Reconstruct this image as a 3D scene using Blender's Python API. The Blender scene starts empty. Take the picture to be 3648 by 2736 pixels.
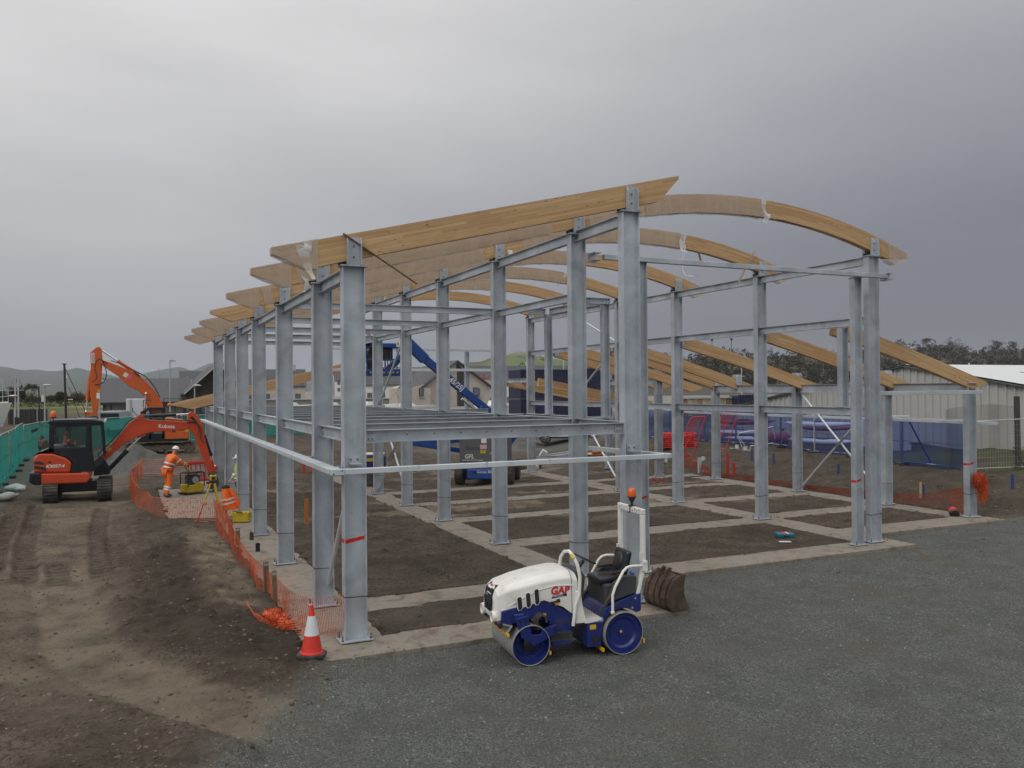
import bpy, bmesh, math, random
import numpy as np
from mathutils import Vector, Matrix, Euler
R=math.radians; V=Vector
random.seed(7); rng=np.random.default_rng(11)
SC=bpy.context.scene
COL=SC.collection

# ------------------------------------------------------------------ camera
def cam_basis(yaw,pitch,roll):
    f=V((math.sin(yaw)*math.cos(pitch),math.cos(yaw)*math.cos(pitch),math.sin(pitch)))
    r=V((math.cos(yaw),-math.sin(yaw),0)); u=r.cross(f)
    return math.cos(roll)*r+math.sin(roll)*u, -math.sin(roll)*r+math.cos(roll)*u, f
cr,cu,cf=cam_basis(R(24.7264),R(0.3308),R(-0.4645))
cd=bpy.data.cameras.new('camera'); cam=bpy.data.objects.new('camera',cd); COL.objects.link(cam)
cam.matrix_world=Matrix(((cr.x,cu.x,-cf.x,0),(cr.y,cu.y,-cf.y,0),(cr.z,cu.z,-cf.z,4.0),(0,0,0,1)))
cd.sensor_width=36; cd.lens=2954.87/3648*36; cd.clip_start=.1; cd.clip_end=9000
SC.camera=cam

# ------------------------------------------------------------------ sky and sun (overcast)
sdir=V((-.70,-.30,.65)).normalized()     # towards the bright part of the cloud, over the camera's left shoulder
SUN_AZ=math.atan2(sdir.x,sdir.y); SUN_EL=math.asin(sdir.z)
W=bpy.data.worlds.new('World'); SC.world=W; W.use_nodes=True
nt=W.node_tree; nt.nodes.clear(); N=nt.nodes.new; L=nt.links.new
def wn(t,**k):
    n=N(t)
    for a,b in k.items(): setattr(n,a,b)
    return n
def wmath(op,a,b=None,c=None):
    n=wn('ShaderNodeMath',operation=op)
    for i,x in enumerate((a,b,c)):
        if x is None: continue
        if isinstance(x,(int,float)): n.inputs[i].default_value=x
        else: L(x,n.inputs[i])
    return n.outputs[0]
tc=wn('ShaderNodeTexCoord'); sep=wn('ShaderNodeSeparateXYZ'); L(tc.outputs['Generated'],sep.inputs[0])
z=wmath('MAXIMUM',sep.outputs[2],0.0)
# brighter towards the hidden sun on the left, darker to the right
az=V((math.sin(SUN_AZ),math.cos(SUN_AZ),0))
dt=wn('ShaderNodeVectorMath',operation='DOT_PRODUCT'); L(tc.outputs['Generated'],dt.inputs[0]); dt.inputs[1].default_value=(az.x,az.y,.25)
mp=wn('ShaderNodeMapping'); mp.inputs['Scale'].default_value=(1.1,1.1,4.2); L(tc.outputs['Generated'],mp.inputs[0])
n1=wn('ShaderNodeTexNoise'); n1.inputs['Scale'].default_value=1.15; n1.inputs['Detail'].default_value=5; n1.inputs['Roughness'].default_value=.45; n1.inputs['Distortion'].default_value=.35; L(mp.outputs[0],n1.inputs[0])
n2=wn('ShaderNodeTexNoise'); n2.inputs['Scale'].default_value=3.4; n2.inputs['Detail'].default_value=6; n2.inputs['Roughness'].default_value=.55; L(mp.outputs[0],n2.inputs[0])
base=wmath('MULTIPLY_ADD',wmath('POWER',z,1.08),.92,.248)
sr=wn('ShaderNodeMapRange',interpolation_type='SMOOTHSTEP'); L(dt.outputs['Value'],sr.inputs[0]); sr.inputs[1].default_value=-1.02; sr.inputs[2].default_value=-.30; sr.inputs[3].default_value=.52; sr.inputs[4].default_value=1.05
side=sr.outputs[0]
cl=wmath('MULTIPLY_ADD',wmath('SUBTRACT',n1.outputs['Fac'],.5),.62,1.0)
cl2=wmath('MULTIPLY_ADD',wmath('SUBTRACT',n2.outputs['Fac'],.5),.16,1.0)
lum=wmath('MULTIPLY',wmath('MULTIPLY',base,side),wmath('MULTIPLY',cl,cl2))
rmp=wn('ShaderNodeValToRGB'); L(lum,rmp.inputs[0])
rmp.color_ramp.elements[0].position=.18; rmp.color_ramp.elements[0].color=(.94,.96,1.09,1)
rmp.color_ramp.elements[1].position=.55; rmp.color_ramp.elements[1].color=(1.0,.995,1.0,1)
sc_=wn('ShaderNodeVectorMath',operation='SCALE'); L(rmp.outputs[0],sc_.inputs[0]); L(lum,sc_.inputs['Scale'])
sky=wn('ShaderNodeTexSky',sky_type='NISHITA'); sky.sun_disc=False; sky.sun_elevation=SUN_EL; sky.sun_rotation=SUN_AZ; sky.dust_density=4
b1=wn('ShaderNodeBackground'); L(sc_.outputs[0],b1.inputs[0]); b1.inputs[1].default_value=1.22
b2=wn('ShaderNodeBackground'); L(sky.outputs[0],b2.inputs[0]); b2.inputs[1].default_value=.05
mx=wn('ShaderNodeMixShader'); mx.inputs[0].default_value=.08; L(b1.outputs[0],mx.inputs[1]); L(b2.outputs[0],mx.inputs[2])
out=wn('ShaderNodeOutputWorld'); L(mx.outputs[0],out.inputs[0])
sd=bpy.data.lights.new('sun','SUN'); sd.energy=.85; sd.angle=R(22); sd.color=(1,.97,.93)
sun=bpy.data.objects.new('sun',sd); COL.objects.link(sun)
sun.rotation_euler=sdir.to_track_quat('Z','Y').to_euler(); sun.location=(0,0,30)
SC.view_settings.view_transform='Standard'; SC.view_settings.look='None'; SC.view_settings.exposure=0; SC.view_settings.gamma=1
try: SC.view_settings.use_curve_mapping=False
except Exception: pass
SC.render.engine='CYCLES'
SC.cycles.max_bounces=6; SC.cycles.diffuse_bounces=3; SC.cycles.glossy_bounces=3; SC.cycles.transparent_max_bounces=24; SC.cycles.volume_bounces=1
SC.cycles.use_denoising=True

# ------------------------------------------------------------------ mesh helpers
def frame(d,up=(0,0,1)):
    d=V(d).normalized(); up=V(up)
    if abs(d.dot(up))>.999: up=V((0,1,0)) if abs(d.y)<.9 else V((1,0,0))
    s=d.cross(up).normalized(); u=s.cross(d).normalized()
    return d,s,u
class MB:
    def __init__(s): s.v=[]; s.f=[]; s.uv={}
    def add(s,vs,fs):
        n=len(s.v); s.v+=[tuple(p) for p in vs]; s.f+=[tuple(i+n for i in f) for f in fs]; return s
    def box(s,c,d,rot=None):
        x,y,zz=d[0]/2,d[1]/2,d[2]/2
        vs=[V((a*x,b*y,e*zz)) for a in(-1,1) for b in(-1,1) for e in(-1,1)]
        if rot is not None:
            m=rot if isinstance(rot,Matrix) else Euler(rot).to_matrix(); vs=[m@p for p in vs]
        c=V(c)
        return s.add([p+c for p in vs],[(0,1,3,2),(4,6,7,5),(0,4,5,1),(2,3,7,6),(0,2,6,4),(1,5,7,3)])
    def bar(s,p0,p1,w,h,up=(0,0,1)):
        p0,p1=V(p0),V(p1); d,a,u=frame(p1-p0,up); vs=[]
        for p in(p0,p1):
            for i,j in((-1,-1),(1,-1),(1,1),(-1,1)): vs.append(p+a*(i*w/2)+u*(j*h/2))
        return s.add(vs,[(3,2,1,0),(4,5,6,7),(0,1,5,4),(1,2,6,5),(2,3,7,6),(3,0,4,7)])
    def extrude(s,poly,p0,p1,up=(0,0,1)):
        p0,p1=V(p0),V(p1); d,a,u=frame(p1-p0,up); n=len(poly)
        vs=[p+a*x+u*y for p in(p0,p1) for x,y in poly]
        return s.add(vs,[tuple(range(n-1,-1,-1)),tuple(range(n,2*n))]+[(i,(i+1)%n,n+(i+1)%n,n+i) for i in range(n)])
    def ibeam(s,p0,p1,d,b,tf=.014,tw=.01,up=(0,0,1)):
        h=d/2; w=b/2; t=tw/2
        return s.extrude([(-w,-h),(w,-h),(w,-h+tf),(t,-h+tf),(t,h-tf),(w,h-tf),(w,h),(-w,h),(-w,h-tf),(-t,h-tf),(-t,-h+tf),(-w,-h+tf)],p0,p1,up)
    def prism(s,poly,o,U,Vv,depth):
        o,U,Vv=V(o),V(U).normalized(),V(Vv).normalized(); nn=U.cross(Vv).normalized(); n=len(poly)
        vs=[o+U*x+Vv*y+nn*k for k in(-depth/2,depth/2) for x,y in poly]
        return s.add(vs,[tuple(range(n-1,-1,-1)),tuple(range(n,2*n))]+[(i,(i+1)%n,n+(i+1)%n,n+i) for i in range(n)])
    def tube(s,pts,r,n=8,cap=True):
        pts=[V(p) for p in pts]; k=len(pts); rr=r if isinstance(r,(list,tuple)) else [r]*k
        _,a,u=frame(pts[1]-pts[0]); vs=[]
        for i,p in enumerate(pts):
            d=(pts[min(i+1,k-1)]-pts[max(i-1,0)]).normalized()
            a=(a-d*a.dot(d)).normalized(); u=a.cross(d).normalized()
            for j in range(n):
                t=2*math.pi*j/n; vs.append(p+(a*math.cos(t)+u*math.sin(t))*rr[i])
        fs=[(i*n+j,i*n+(j+1)%n,(i+1)*n+(j+1)%n,(i+1)*n+j) for i in range(k-1) for j in range(n)]
        if cap: fs+=[tuple(range(n-1,-1,-1)),tuple(range((k-1)*n,k*n))]
        return s.add(vs,fs)
    def lathe(s,prof,o=(0,0,0),axis=(0,0,1),n=20,cap=True):
        o=V(o); d,a,u=frame(axis,(0,0,1) if abs(V(axis).normalized().z)<.9 else (1,0,0)); k=len(prof); vs=[]
        for r,h in prof:
            for j in range(n):
                t=2*math.pi*j/n; vs.append(o+d*h+(a*math.cos(t)+u*math.sin(t))*max(r,1e-4))
        fs=[(i*n+j,i*n+(j+1)%n,(i+1)*n+(j+1)%n,(i+1)*n+j) for i in range(k-1) for j in range(n)]
        if cap: fs+=[tuple(range(n-1,-1,-1)),tuple(range((k-1)*n,k*n))]
        return s.add(vs,fs)
    def ell(s,c,r,n=12,m=8,rot=None):
        c=V(c); vs=[]
        for i in range(m+1):
            ph=math.pi*i/m
            for j in range(n):
                t=2*math.pi*j/n; p=V((r[0]*math.sin(ph)*math.cos(t),r[1]*math.sin(ph)*math.sin(t),r[2]*math.cos(ph)))
                if rot is not None: p=Euler(rot).to_matrix()@p
                vs.append(c+p)
        return s.add(vs,[(i*n+j,(i+1)*n+j,(i+1)*n+(j+1)%n,i*n+(j+1)%n) for i in range(m) for j in range(n)])
    def build(s,name,mat,parent=None,loc=None,smooth=None,bevel=0,seg=1,off=None):
        me=bpy.data.meshes.new(name)
        o0=V(off) if off is not None else None
        vs=s.v if o0 is None else [tuple(V(p)-o0) for p in s.v]
        me.from_pydata(vs,[],s.f)
        bm=bmesh.new(); bm.from_mesh(me); bmesh.ops.remove_doubles(bm,verts=bm.verts,dist=1e-5)
        bmesh.ops.recalc_face_normals(bm,faces=bm.faces)
        if bevel:
            es=[e for e in bm.edges if len(e.link_faces)==2 and e.calc_face_angle(0)>.5]
            if es: bmesh.ops.bevel(bm,geom=es,offset=bevel,segments=seg,affect='EDGES',clamp_overlap=True,profile=.5)
        bm.to_mesh(me); bm.free()
        if smooth is not None:
            me.polygons.foreach_set('use_smooth',[True]*len(me.polygons)); me.set_sharp_from_angle(angle=R(smooth))
        if mat is not None: me.materials.append(mat)
        o=bpy.data.objects.new(name,me); COL.objects.link(o)
        if parent is not None: o.parent=parent
        if loc is not None: o.location=loc
        elif o0 is not None: o.location=o0
        return o
def tag(o,label=None,cat=None,group=None,kind=None):
    if label: o['label']=label
    if cat: o['category']=cat
    if group: o['group']=group
    if kind: o['kind']=kind
    return o
def thing(name,label,cat,loc=(0,0,0),rz=0,group=None,scale=1,rot=None):
    o=bpy.data.objects.new(name,None); COL.objects.link(o); o.location=loc; o.rotation_euler=rot or (0,0,rz); o.scale=(scale,)*3; o.empty_display_size=.2
    return tag(o,label,cat,group,'thing')
def structure(o): o['kind']='structure'; return o
def copy_tree(o,parent=None,loc=None,rz=None,label=None):
    c=o.copy(); COL.objects.link(c); c.parent=parent
    if loc is not None: c.location=loc
    if rz is not None: c.rotation_euler=(0,0,rz)
    if label: c['label']=label
    for ch in list(o.children):
        copy_tree(ch,c)
    return c
def text_mesh(name,txt,size,mat,parent,loc,U,Vv,extr=.002,align='CENTER',shear=0,bold=0):
    cu_=bpy.data.curves.new(name,'FONT'); cu_.body=txt; cu_.size=size; cu_.align_x=align; cu_.align_y='CENTER'; cu_.extrude=extr; cu_.shear=shear; cu_.offset=bold; cu_.resolution_u=2
    t=bpy.data.objects.new(name,cu_); COL.objects.link(t)
    me=bpy.data.meshes.new_from_object(t.evaluated_get(bpy.context.evaluated_depsgraph_get()))
    bpy.data.objects.remove(t); me.name=name; me.materials.clear(); me.materials.append(mat)
    o=bpy.data.objects.new(name,me); COL.objects.link(o); o.parent=parent
    U=V(U).normalized(); Vv=V(Vv).normalized(); Nn=U.cross(Vv)
    o.matrix_local=Matrix(((U.x,Vv.x,Nn.x,loc[0]),(U.y,Vv.y,Nn.y,loc[1]),(U.z,Vv.z,Nn.z,loc[2]),(0,0,0,1)))
    return o

# ------------------------------------------------------------------ materials
def newmat(name):
    m=bpy.data.materials.new(name); m.use_nodes=True; t=m.node_tree; t.nodes.clear()
    o=t.nodes.new('ShaderNodeOutputMaterial'); p=t.nodes.new('ShaderNodeBsdfPrincipled'); t.links.new(p.outputs[0],o.inputs[0])
    return m,t,p,o
def nn(t,ty,**k):
    n=t.nodes.new(ty)
    for a,b in k.items():
        if a in n.inputs.keys(): n.inputs[a].default_value=b
        else: setattr(n,a,b)
    return n
def mixc(t,fac,a,b,mode='MIX'):
    n=t.nodes.new('ShaderNodeMix'); n.data_type='RGBA'; n.blend_type=mode
    for sck,x in((n.inputs[0],fac),(n.inputs[6],a),(n.inputs[7],b)):
        if isinstance(x,(int,float)): sck.default_value=x
        elif isinstance(x,(tuple,list)): sck.default_value=(*x[:3],1)
        else: t.links.new(x,sck)
    return n.outputs[2]
def mth(t,op,a,b=0.0,c=0.0,clamp=False):
    n=t.nodes.new('ShaderNodeMath'); n.operation=op; n.use_clamp=clamp
    for i,x in enumerate((a,b,c)):
        if isinstance(x,(int,float)): n.inputs[i].default_value=x
        else: t.links.new(x,n.inputs[i])
    return n.outputs[0]
def ramp(t,fac,p0,p1,c0=(0,0,0),c1=(1,1,1)):
    n=t.nodes.new('ShaderNodeValToRGB'); t.links.new(fac,n.inputs[0]); e=n.color_ramp.elements
    e[0].position=p0; e[1].position=p1; e[0].color=(*c0,1); e[1].color=(*c1,1); return n.outputs[0]
def noise(t,co,scale,detail=4,rough=.55,dist=0):
    n=nn(t,'ShaderNodeTexNoise',Scale=scale,Detail=detail,Roughness=rough,Distortion=dist)
    if co is not None: t.links.new(co,n.inputs['Vector'])
    return n.outputs['Fac']
def coords(t,kind='Object',scale=None):
    c=t.nodes.new('ShaderNodeTexCoord'); o=c.outputs[kind]
    if scale:
        m=t.nodes.new('ShaderNodeMapping'); m.inputs['Scale'].default_value=scale; t.links.new(o,m.inputs[0]); o=m.outputs[0]
    return o
def bump(t,p,h,strength=.3,dist=.02):
    b=nn(t,'ShaderNodeBump',Strength=strength,Distance=dist); t.links.new(h,b.inputs['Height']); t.links.new(b.outputs[0],p.inputs['Normal'])
def M(name,col,rough=.55,metal=0,var=.18,scale=6,dirt=0,dirtc=(.10,.085,.065),bmp=0,bscale=60,coat=0,spec=.5):
    m,t,p,o=newmat(name); co=coords(t)
    n=noise(t,co,scale,5); c=mixc(t,n,tuple(x*(1-var) for x in col),tuple(min(1,x*(1+var)) for x in col))
    if dirt:
        d=ramp(t,noise(t,co,scale*.7,7,.68,.4),.62-dirt*.4,.80-dirt*.25); c=mixc(t,mth(t,'MULTIPLY',d,min(1,.35+dirt)),c,dirtc)
        r=mixc(t,d,(rough,)*3,(.85,)*3); t.links.new(r,p.inputs['Roughness'])
    else: p.inputs['Roughness'].default_value=rough
    t.links.new(c,p.inputs['Base Color']); p.inputs['Metallic'].default_value=metal; p.inputs['Specular IOR Level'].default_value=spec
    if coat: p.inputs['Coat Weight'].default_value=coat; p.inputs['Coat Roughness'].default_value=.15
    if bmp: bump(t,p,noise(t,co,bscale,4),bmp,.01)
    return m
def glass(name,col=(.6,.68,.66),tr=.55,rough=.08):
    m,t,p,o=newmat(name); p.inputs['Base Color'].default_value=(*[x*.12 for x in col],1); p.inputs['Roughness'].default_value=rough
    tb=t.nodes.new('ShaderNodeBsdfTransparent'); tb.inputs[0].default_value=(*col,1)
    mx=t.nodes.new('ShaderNodeMixShader'); mx.inputs[0].default_value=tr; t.links.new(p.outputs[0],mx.inputs[1]); t.links.new(tb.outputs[0],mx.inputs[2]); t.links.new(mx.outputs[0],o.inputs[0])
    return m
def steel_mat(name,base=(.49,.535,.58),dark=(.31,.34,.375)):
    m,t,p,o=newmat(name); co=coords(t)
    ge=coords(t,'Object',(1,1,.12))
    inf=t.nodes.new('ShaderNodeObjectInfo'); ofs=t.nodes.new('ShaderNodeVectorMath'); ofs.operation='ADD'
    sc=t.nodes.new('ShaderNodeVectorMath'); sc.operation='SCALE'; sc.inputs[0].default_value=(37,17,53); t.links.new(inf.outputs['Random'],sc.inputs['Scale'])
    t.links.new(co,ofs.inputs[0]); t.links.new(sc.outputs[0],ofs.inputs[1]); c2=ofs.outputs[0]
    big=noise(t,c2,1.6,5,.6,.6); st=noise(t,ge,22,3,.6); sp=nn(t,'ShaderNodeTexVoronoi',Scale=85); t.links.new(c2,sp.inputs[0])
    c=mixc(t,ramp(t,big,.32,.66),base,dark); c=mixc(t,mth(t,'MULTIPLY',ramp(t,st,.55,.75),.28),c,(.56,.60,.63))
    c=mixc(t,mth(t,'MULTIPLY',sp.outputs['Distance'],.16),c,(.64,.68,.70))
    dk=ramp(t,noise(t,c2,4.5,8,.75,.8),.68,.76); c=mixc(t,mth(t,'MULTIPLY',dk,.45),c,(.17,.16,.15))
    rv=mth(t,'MULTIPLY_ADD',inf.outputs['Random'],.16,.92); vs=t.nodes.new('ShaderNodeVectorMath'); vs.operation='SCALE'; t.links.new(c,vs.inputs[0]); t.links.new(rv,vs.inputs['Scale'])
    t.links.new(vs.outputs[0],p.inputs['Base Color']); p.inputs['Metallic'].default_value=.38
    t.links.new(mixc(t,big,(.38,)*3,(.6,)*3),p.inputs['Roughness']); bump(t,p,noise(t,c2,45,3),.06,.01)
    return m
def timber_mat(name):
    m,t,p,o=newmat(name); uvn=t.nodes.new('ShaderNodeUVMap'); inf=t.nodes.new('ShaderNodeObjectInfo')
    sp=t.nodes.new('ShaderNodeSeparateXYZ'); t.links.new(uvn.outputs[0],sp.inputs[0]); u,v=sp.outputs[0],sp.outputs[1]
    lam=mth(t,'FLOOR',mth(t,'DIVIDE',v,.042))
    ro=mth(t,'MULTIPLY',inf.outputs['Random'],91.0)
    # finger jointed boards within each lamella
    seg=mth(t,'FLOOR',mth(t,'MULTIPLY_ADD',u,.55,mth(t,'MULTIPLY',lam,3.37)))
    cb=t.nodes.new('ShaderNodeCombineXYZ'); t.links.new(seg,cb.inputs[0]); t.links.new(lam,cb.inputs[1]); t.links.new(ro,cb.inputs[2])
    wn_=t.nodes.new('ShaderNodeTexWhiteNoise'); t.links.new(cb.outputs[0],wn_.inputs[0])
    cg=t.nodes.new('ShaderNodeCombineXYZ'); t.links.new(mth(t,'MULTIPLY',u,1.5),cg.inputs[0]); t.links.new(mth(t,'MULTIPLY',v,42),cg.inputs[1]); t.links.new(mth(t,'ADD',mth(t,'MULTIPLY',wn_.outputs['Value'],31),ro),cg.inputs[2])
    gr=noise(t,cg.outputs[0],1.0,6,.6,.5)
    c=mixc(t,wn_.outputs['Value'],(.43,.265,.125),(.58,.39,.205))
    c=mixc(t,mth(t,'MULTIPLY',ramp(t,gr,.42,.72),.55),c,(.32,.175,.075))
    ck=t.nodes.new('ShaderNodeCombineXYZ'); t.links.new(mth(t,'MULTIPLY',u,5.5),ck.inputs[0]); t.links.new(mth(t,'MULTIPLY',v,20),ck.inputs[1]); t.links.new(ro,ck.inputs[2])
    kn=nn(t,'ShaderNodeTexVoronoi',Scale=1.0,Randomness=1.0); t.links.new(ck.outputs[0],kn.inputs[0])
    kk=mth(t,'MULTIPLY',ramp(t,kn.outputs['Distance'],.10,.22,(1,1,1),(0,0,0)),ramp(t,noise(t,ck.outputs[0],.23,2),.52,.6))
    c=mixc(t,kk,c,(.14,.06,.022))
    ln=mth(t,'ABSOLUTE',mth(t,'SUBTRACT',mth(t,'FRACT',mth(t,'DIVIDE',v,.042)),.5)); c=mixc(t,mth(t,'MULTIPLY',ramp(t,ln,.44,.5),.45),c,(.2,.1,.04))
    we=ramp(t,noise(t,cg.outputs[0],.12,4),.5,.8); c=mixc(t,mth(t,'MULTIPLY',we,.18),c,(.30,.25,.19))
    t.links.new(c,p.inputs['Base Color']); p.inputs['Roughness'].default_value=.62; p.inputs['Specular IOR Level'].default_value=.3; bump(t,p,gr,.08,.004)
    return m
def film_mat(name,tr=.42,col=(.62,.55,.50),rough=.32):
    m,t,p,o=newmat(name); co=coords(t); n=noise(t,coords(t,'Object',(1,1,.35)),3,4,.55,.4)
    t.links.new(mixc(t,n,tuple(x*.86 for x in col),tuple(min(1,x*1.12) for x in col)),p.inputs['Base Color']); p.inputs['Roughness'].default_value=rough
    tb=t.nodes.new('ShaderNodeBsdfTransparent'); mx=t.nodes.new('ShaderNodeMixShader')
    t.links.new(mth(t,'MULTIPLY_ADD',ramp(t,noise(t,coords(t,'Object',(1.2,1,.25)),4,3,.5,.6),.35,.7),.16,tr-.08),mx.inputs[0]); t.links.new(p.outputs[0],mx.inputs[1]); t.links.new(tb.outputs[0],mx.inputs[2]); t.links.new(mx.outputs[0],o.inputs[0])
    bump(t,p,noise(t,coords(t,'Object',(2,1,.5)),7,3,.5,.6),.18,.02)
    return m
def net_mat(name,col,tr):
    m,t,p,o=newmat(name); co=coords(t)
    t.links.new(mixc(t,noise(t,co,2.2,4),tuple(x*.75 for x in col),tuple(min(1,x*1.2) for x in col)),p.inputs['Base Color']); p.inputs['Roughness'].default_value=.6
    tb=t.nodes.new('ShaderNodeBsdfTransparent'); tb.inputs[0].default_value=(*[.42+.5*x/max(col) for x in col],1); tl=t.nodes.new('ShaderNodeBsdfTranslucent'); tl.inputs[0].default_value=(*col,1)
    a=t.nodes.new('ShaderNodeMixShader'); a.inputs[0].default_value=.35; t.links.new(p.outputs[0],a.inputs[1]); t.links.new(tl.outputs[0],a.inputs[2])
    mx=t.nodes.new('ShaderNodeMixShader'); t.links.new(mth(t,'MULTIPLY_ADD',noise(t,coords(t,'Object',(1,1,.2)),3,3),.3,tr-.15),mx.inputs[0]); t.links.new(a.outputs[0],mx.inputs[1]); t.links.new(tb.outputs[0],mx.inputs[2]); t.links.new(mx.outputs[0],o.inputs[0])
    return m
STEEL=steel_mat('galvanised_steel'); TIMBER=timber_mat('glulam_timber'); FILM=film_mat('plastic_film',.58,(.60,.51,.42),.22); FILMW=film_mat('loose_white_film',.35,(.78,.78,.78))
BOLT=M('bolt_steel',(.16,.17,.17),.5,.6); BLACKP=M('black_plastic',(.02,.02,.022),.5,var=.3); BLACKG=M('black_gloss',(.012,.014,.02),.28,var=.2,dirt=.12,dirtc=(.08,.07,.06))
WHITEP=M('white_paint',(.72,.71,.67),.38,dirt=.24,dirtc=(.42,.38,.31),scale=3,coat=.2); BLUEP=M('deep_blue_paint',(.010,.020,.14),.36,dirt=.16,dirtc=(.07,.068,.075),scale=4,coat=.2)
DRUM=M('drum_steel',(.32,.32,.31),.5,.25,.3,3,dirt=.4,dirtc=(.20,.19,.17),bmp=.15,bscale=30)
YELLOWP=M('yellow_paint',(.62,.38,.02),.45,dirt=.2); BYELLOW=M('bright_yellow',(.47,.34,.02),.45,dirt=.15); REDP=M('red_plastic',(.50,.028,.024),.45,dirt=.1); ORANGEB=M('amber_lens',(.62,.11,.01),.2,var=.1)
ORP=M('orange_red_paint',(.52,.058,.014),.4,dirt=.18,dirtc=(.20,.06,.03),scale=3,coat=.15); ORB=M('excavator_orange',(.55,.10,.012),.42,dirt=.22,dirtc=(.22,.09,.03),scale=3,coat=.1)
RUST=M('rusty_steel',(.065,.042,.03),.75,.2,.4,5,dirt=.45,dirtc=(.16,.12,.085),bmp=.3,bscale=25); RUBBER=M('rubber',(.028,.027,.026),.85,var=.3,dirt=.5,dirtc=(.10,.085,.068),bmp=.3,bscale=30)
MUDDY=M('muddy_track',(.07,.06,.05),.9,.1,.35,8,dirt=.6,dirtc=(.17,.135,.095),bmp=.4,bscale=25); CHROME=M('chrome_rod',(.7,.7,.7),.15,.9,.05)
DGREY=M('dark_grey_plastic',(.045,.047,.05),.6,var=.25,dirt=.25); CAREDGE=M('cardboard_edge',(.30,.22,.14),.85)
HIVIS=M('hi_vis_orange_cloth',(.85,.15,.012),.8,var=.22,scale=14,bmp=.6,bscale=18); HIVISY=M('hi_vis_yellow_cloth',(.36,.48,.04),.8,var=.2,scale=14,bmp=.6,bscale=18); REFL=M('reflective_tape',(.62,.63,.63),.4,.1)
SKIN=M('skin',(.42,.24,.17),.55); DCLOTH=M('dark_cloth',(.022,.024,.03),.85,var=.3,bmp=.5,bscale=20); HELM=M('white_helmet',(.76,.76,.74),.35); BOOT=M('boot_leather',(.06,.05,.04),.8)
WOODR=M('rough_sawn_wood',(.16,.115,.07),.85,var=.35,scale=14,bmp=.3); WOODP=M('pale_wood',(.46,.33,.19),.8,var=.2,scale=9); NETO=M('orange_net_plastic',(.62,.115,.035),.55,var=.2)
GREENNET=net_mat('green_debris_netting',(.025,.31,.265),.36); BLUENET=net_mat('blue_debris_netting',(.030,.056,.165),.60); GALV=M('galvanised_tube',(.42,.44,.45),.42,.5,.2,20)
CABGL=glass('cab_glass',(.62,.70,.68),.62); DKGL=glass('dark_glass',(.25,.28,.28),.3,.1)
# ------------------------------------------------------------------ ground
def vnoise(x,y,seed=0):
    xi=np.floor(x).astype(np.int64); yi=np.floor(y).astype(np.int64); fx=x-xi; fy=y-yi
    fx=fx*fx*(3-2*fx); fy=fy*fy*(3-2*fy)
    def h(a,b):
        n=(a*374761393+b*668265263+seed*974634541)&0x7fffffff; n=((n^(n>>13))*1274126177)&0x7fffffff; n=n^(n>>16)
        return (n&0xffff)/65535.0
    return (h(xi,yi)*(1-fx)+h(xi+1,yi)*fx)*(1-fy)+(h(xi,yi+1)*(1-fx)+h(xi+1,yi+1)*fx)*fy
def fbm(x,y,scale=1.,oct=4,seed=0,gain=.5):
    r=0;a=1;t=0
    for i in range(oct): r=r+a*vnoise(x*scale+i*17.3,y*scale-i*9.1,seed+i); t+=a; a*=gain; scale*=2.03
    return r/t-.5
def sm(a,b,x): t=np.clip((x-a)/(b-a),0,1); return t*t*(3-2*t)
STRIPS=[(2.45,3.7,12.2,40),(8.05,8.95,12.2,39.6),(16.8,17.85,14.65,39.6),(22.42,23.42,16.15,30),
        (2.45,9.05,12.2,13.15),(2.45,17.85,14.62,15.6),(8.05,17.85,18.95,19.9),(8.05,23.42,23.15,24.05),(8.05,23.42,26.9,27.8),(8.05,23.42,30.4,31.3),(17,23.42,16.15,17.2),(17.0,23.42,19.4,20.3),
        (1.0,2.6,27.6,36.5)]
def strip_sd(x,y):
    d=np.full(x.shape,-99.)
    for a,b,c,e in STRIPS: d=np.maximum(d,np.minimum(np.minimum(x-a,b-x),np.minimum(y-c,e-y)))
    return d
def path_ds(x,y,pts):
    best=np.full(x.shape,1e9); arc=np.zeros(x.shape); s0=0
    for (ax,ay),(bx,by) in zip(pts[:-1],pts[1:]):
        dx,dy=bx-ax,by-ay; ln=math.hypot(dx,dy); t=np.clip(((x-ax)*dx+(y-ay)*dy)/ln**2,0,1)
        d=np.hypot(x-ax-t*dx,y-ay-t*dy); m=d<best; best=np.where(m,d,best); arc=np.where(m,s0+t*ln,arc); s0+=ln
    return best,arc
TRACKS=[[(-2.9,32.5),(-2.67,28.4),(-2.44,24.3),(-2.0,20.1)],[(-.86,31),(-.84,26.35),(-.7,23.4),(-.55,19.8)],[(-.45,25),(-.33,22.9),(-.11,20.4)],[(-3.3,30),(-3.1,25),(-2.75,21)],[(-1.5,21.4),(-1.35,19.7)]]
PATHL=[(-1.5,20.5),(-1.05,17.4),(-.88,15.6),(-.58,13.9),(0,12.6),(.7,11.4),(1.5,10.3),(2.4,9.2)]
def spoil(x,y):
    xd=np.interp(y,[9,12.0,12.9,13.27,13.82,14.36,16,17.56,19.3,21,23,25],[3.4,2.2,1.14,.63,.23,-.08,-.34,-.55,-.62,-.1,.5,1.3]); e=x-xd+fbm(x,y,2.2,3,91)*.35
    return sm(-.03,.14,e)*sm(2.75,2.2,x+fbm(x,y,1.5,2,92)*.5)*sm(8.5,10,y)*sm(25.5,22,y)
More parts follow.
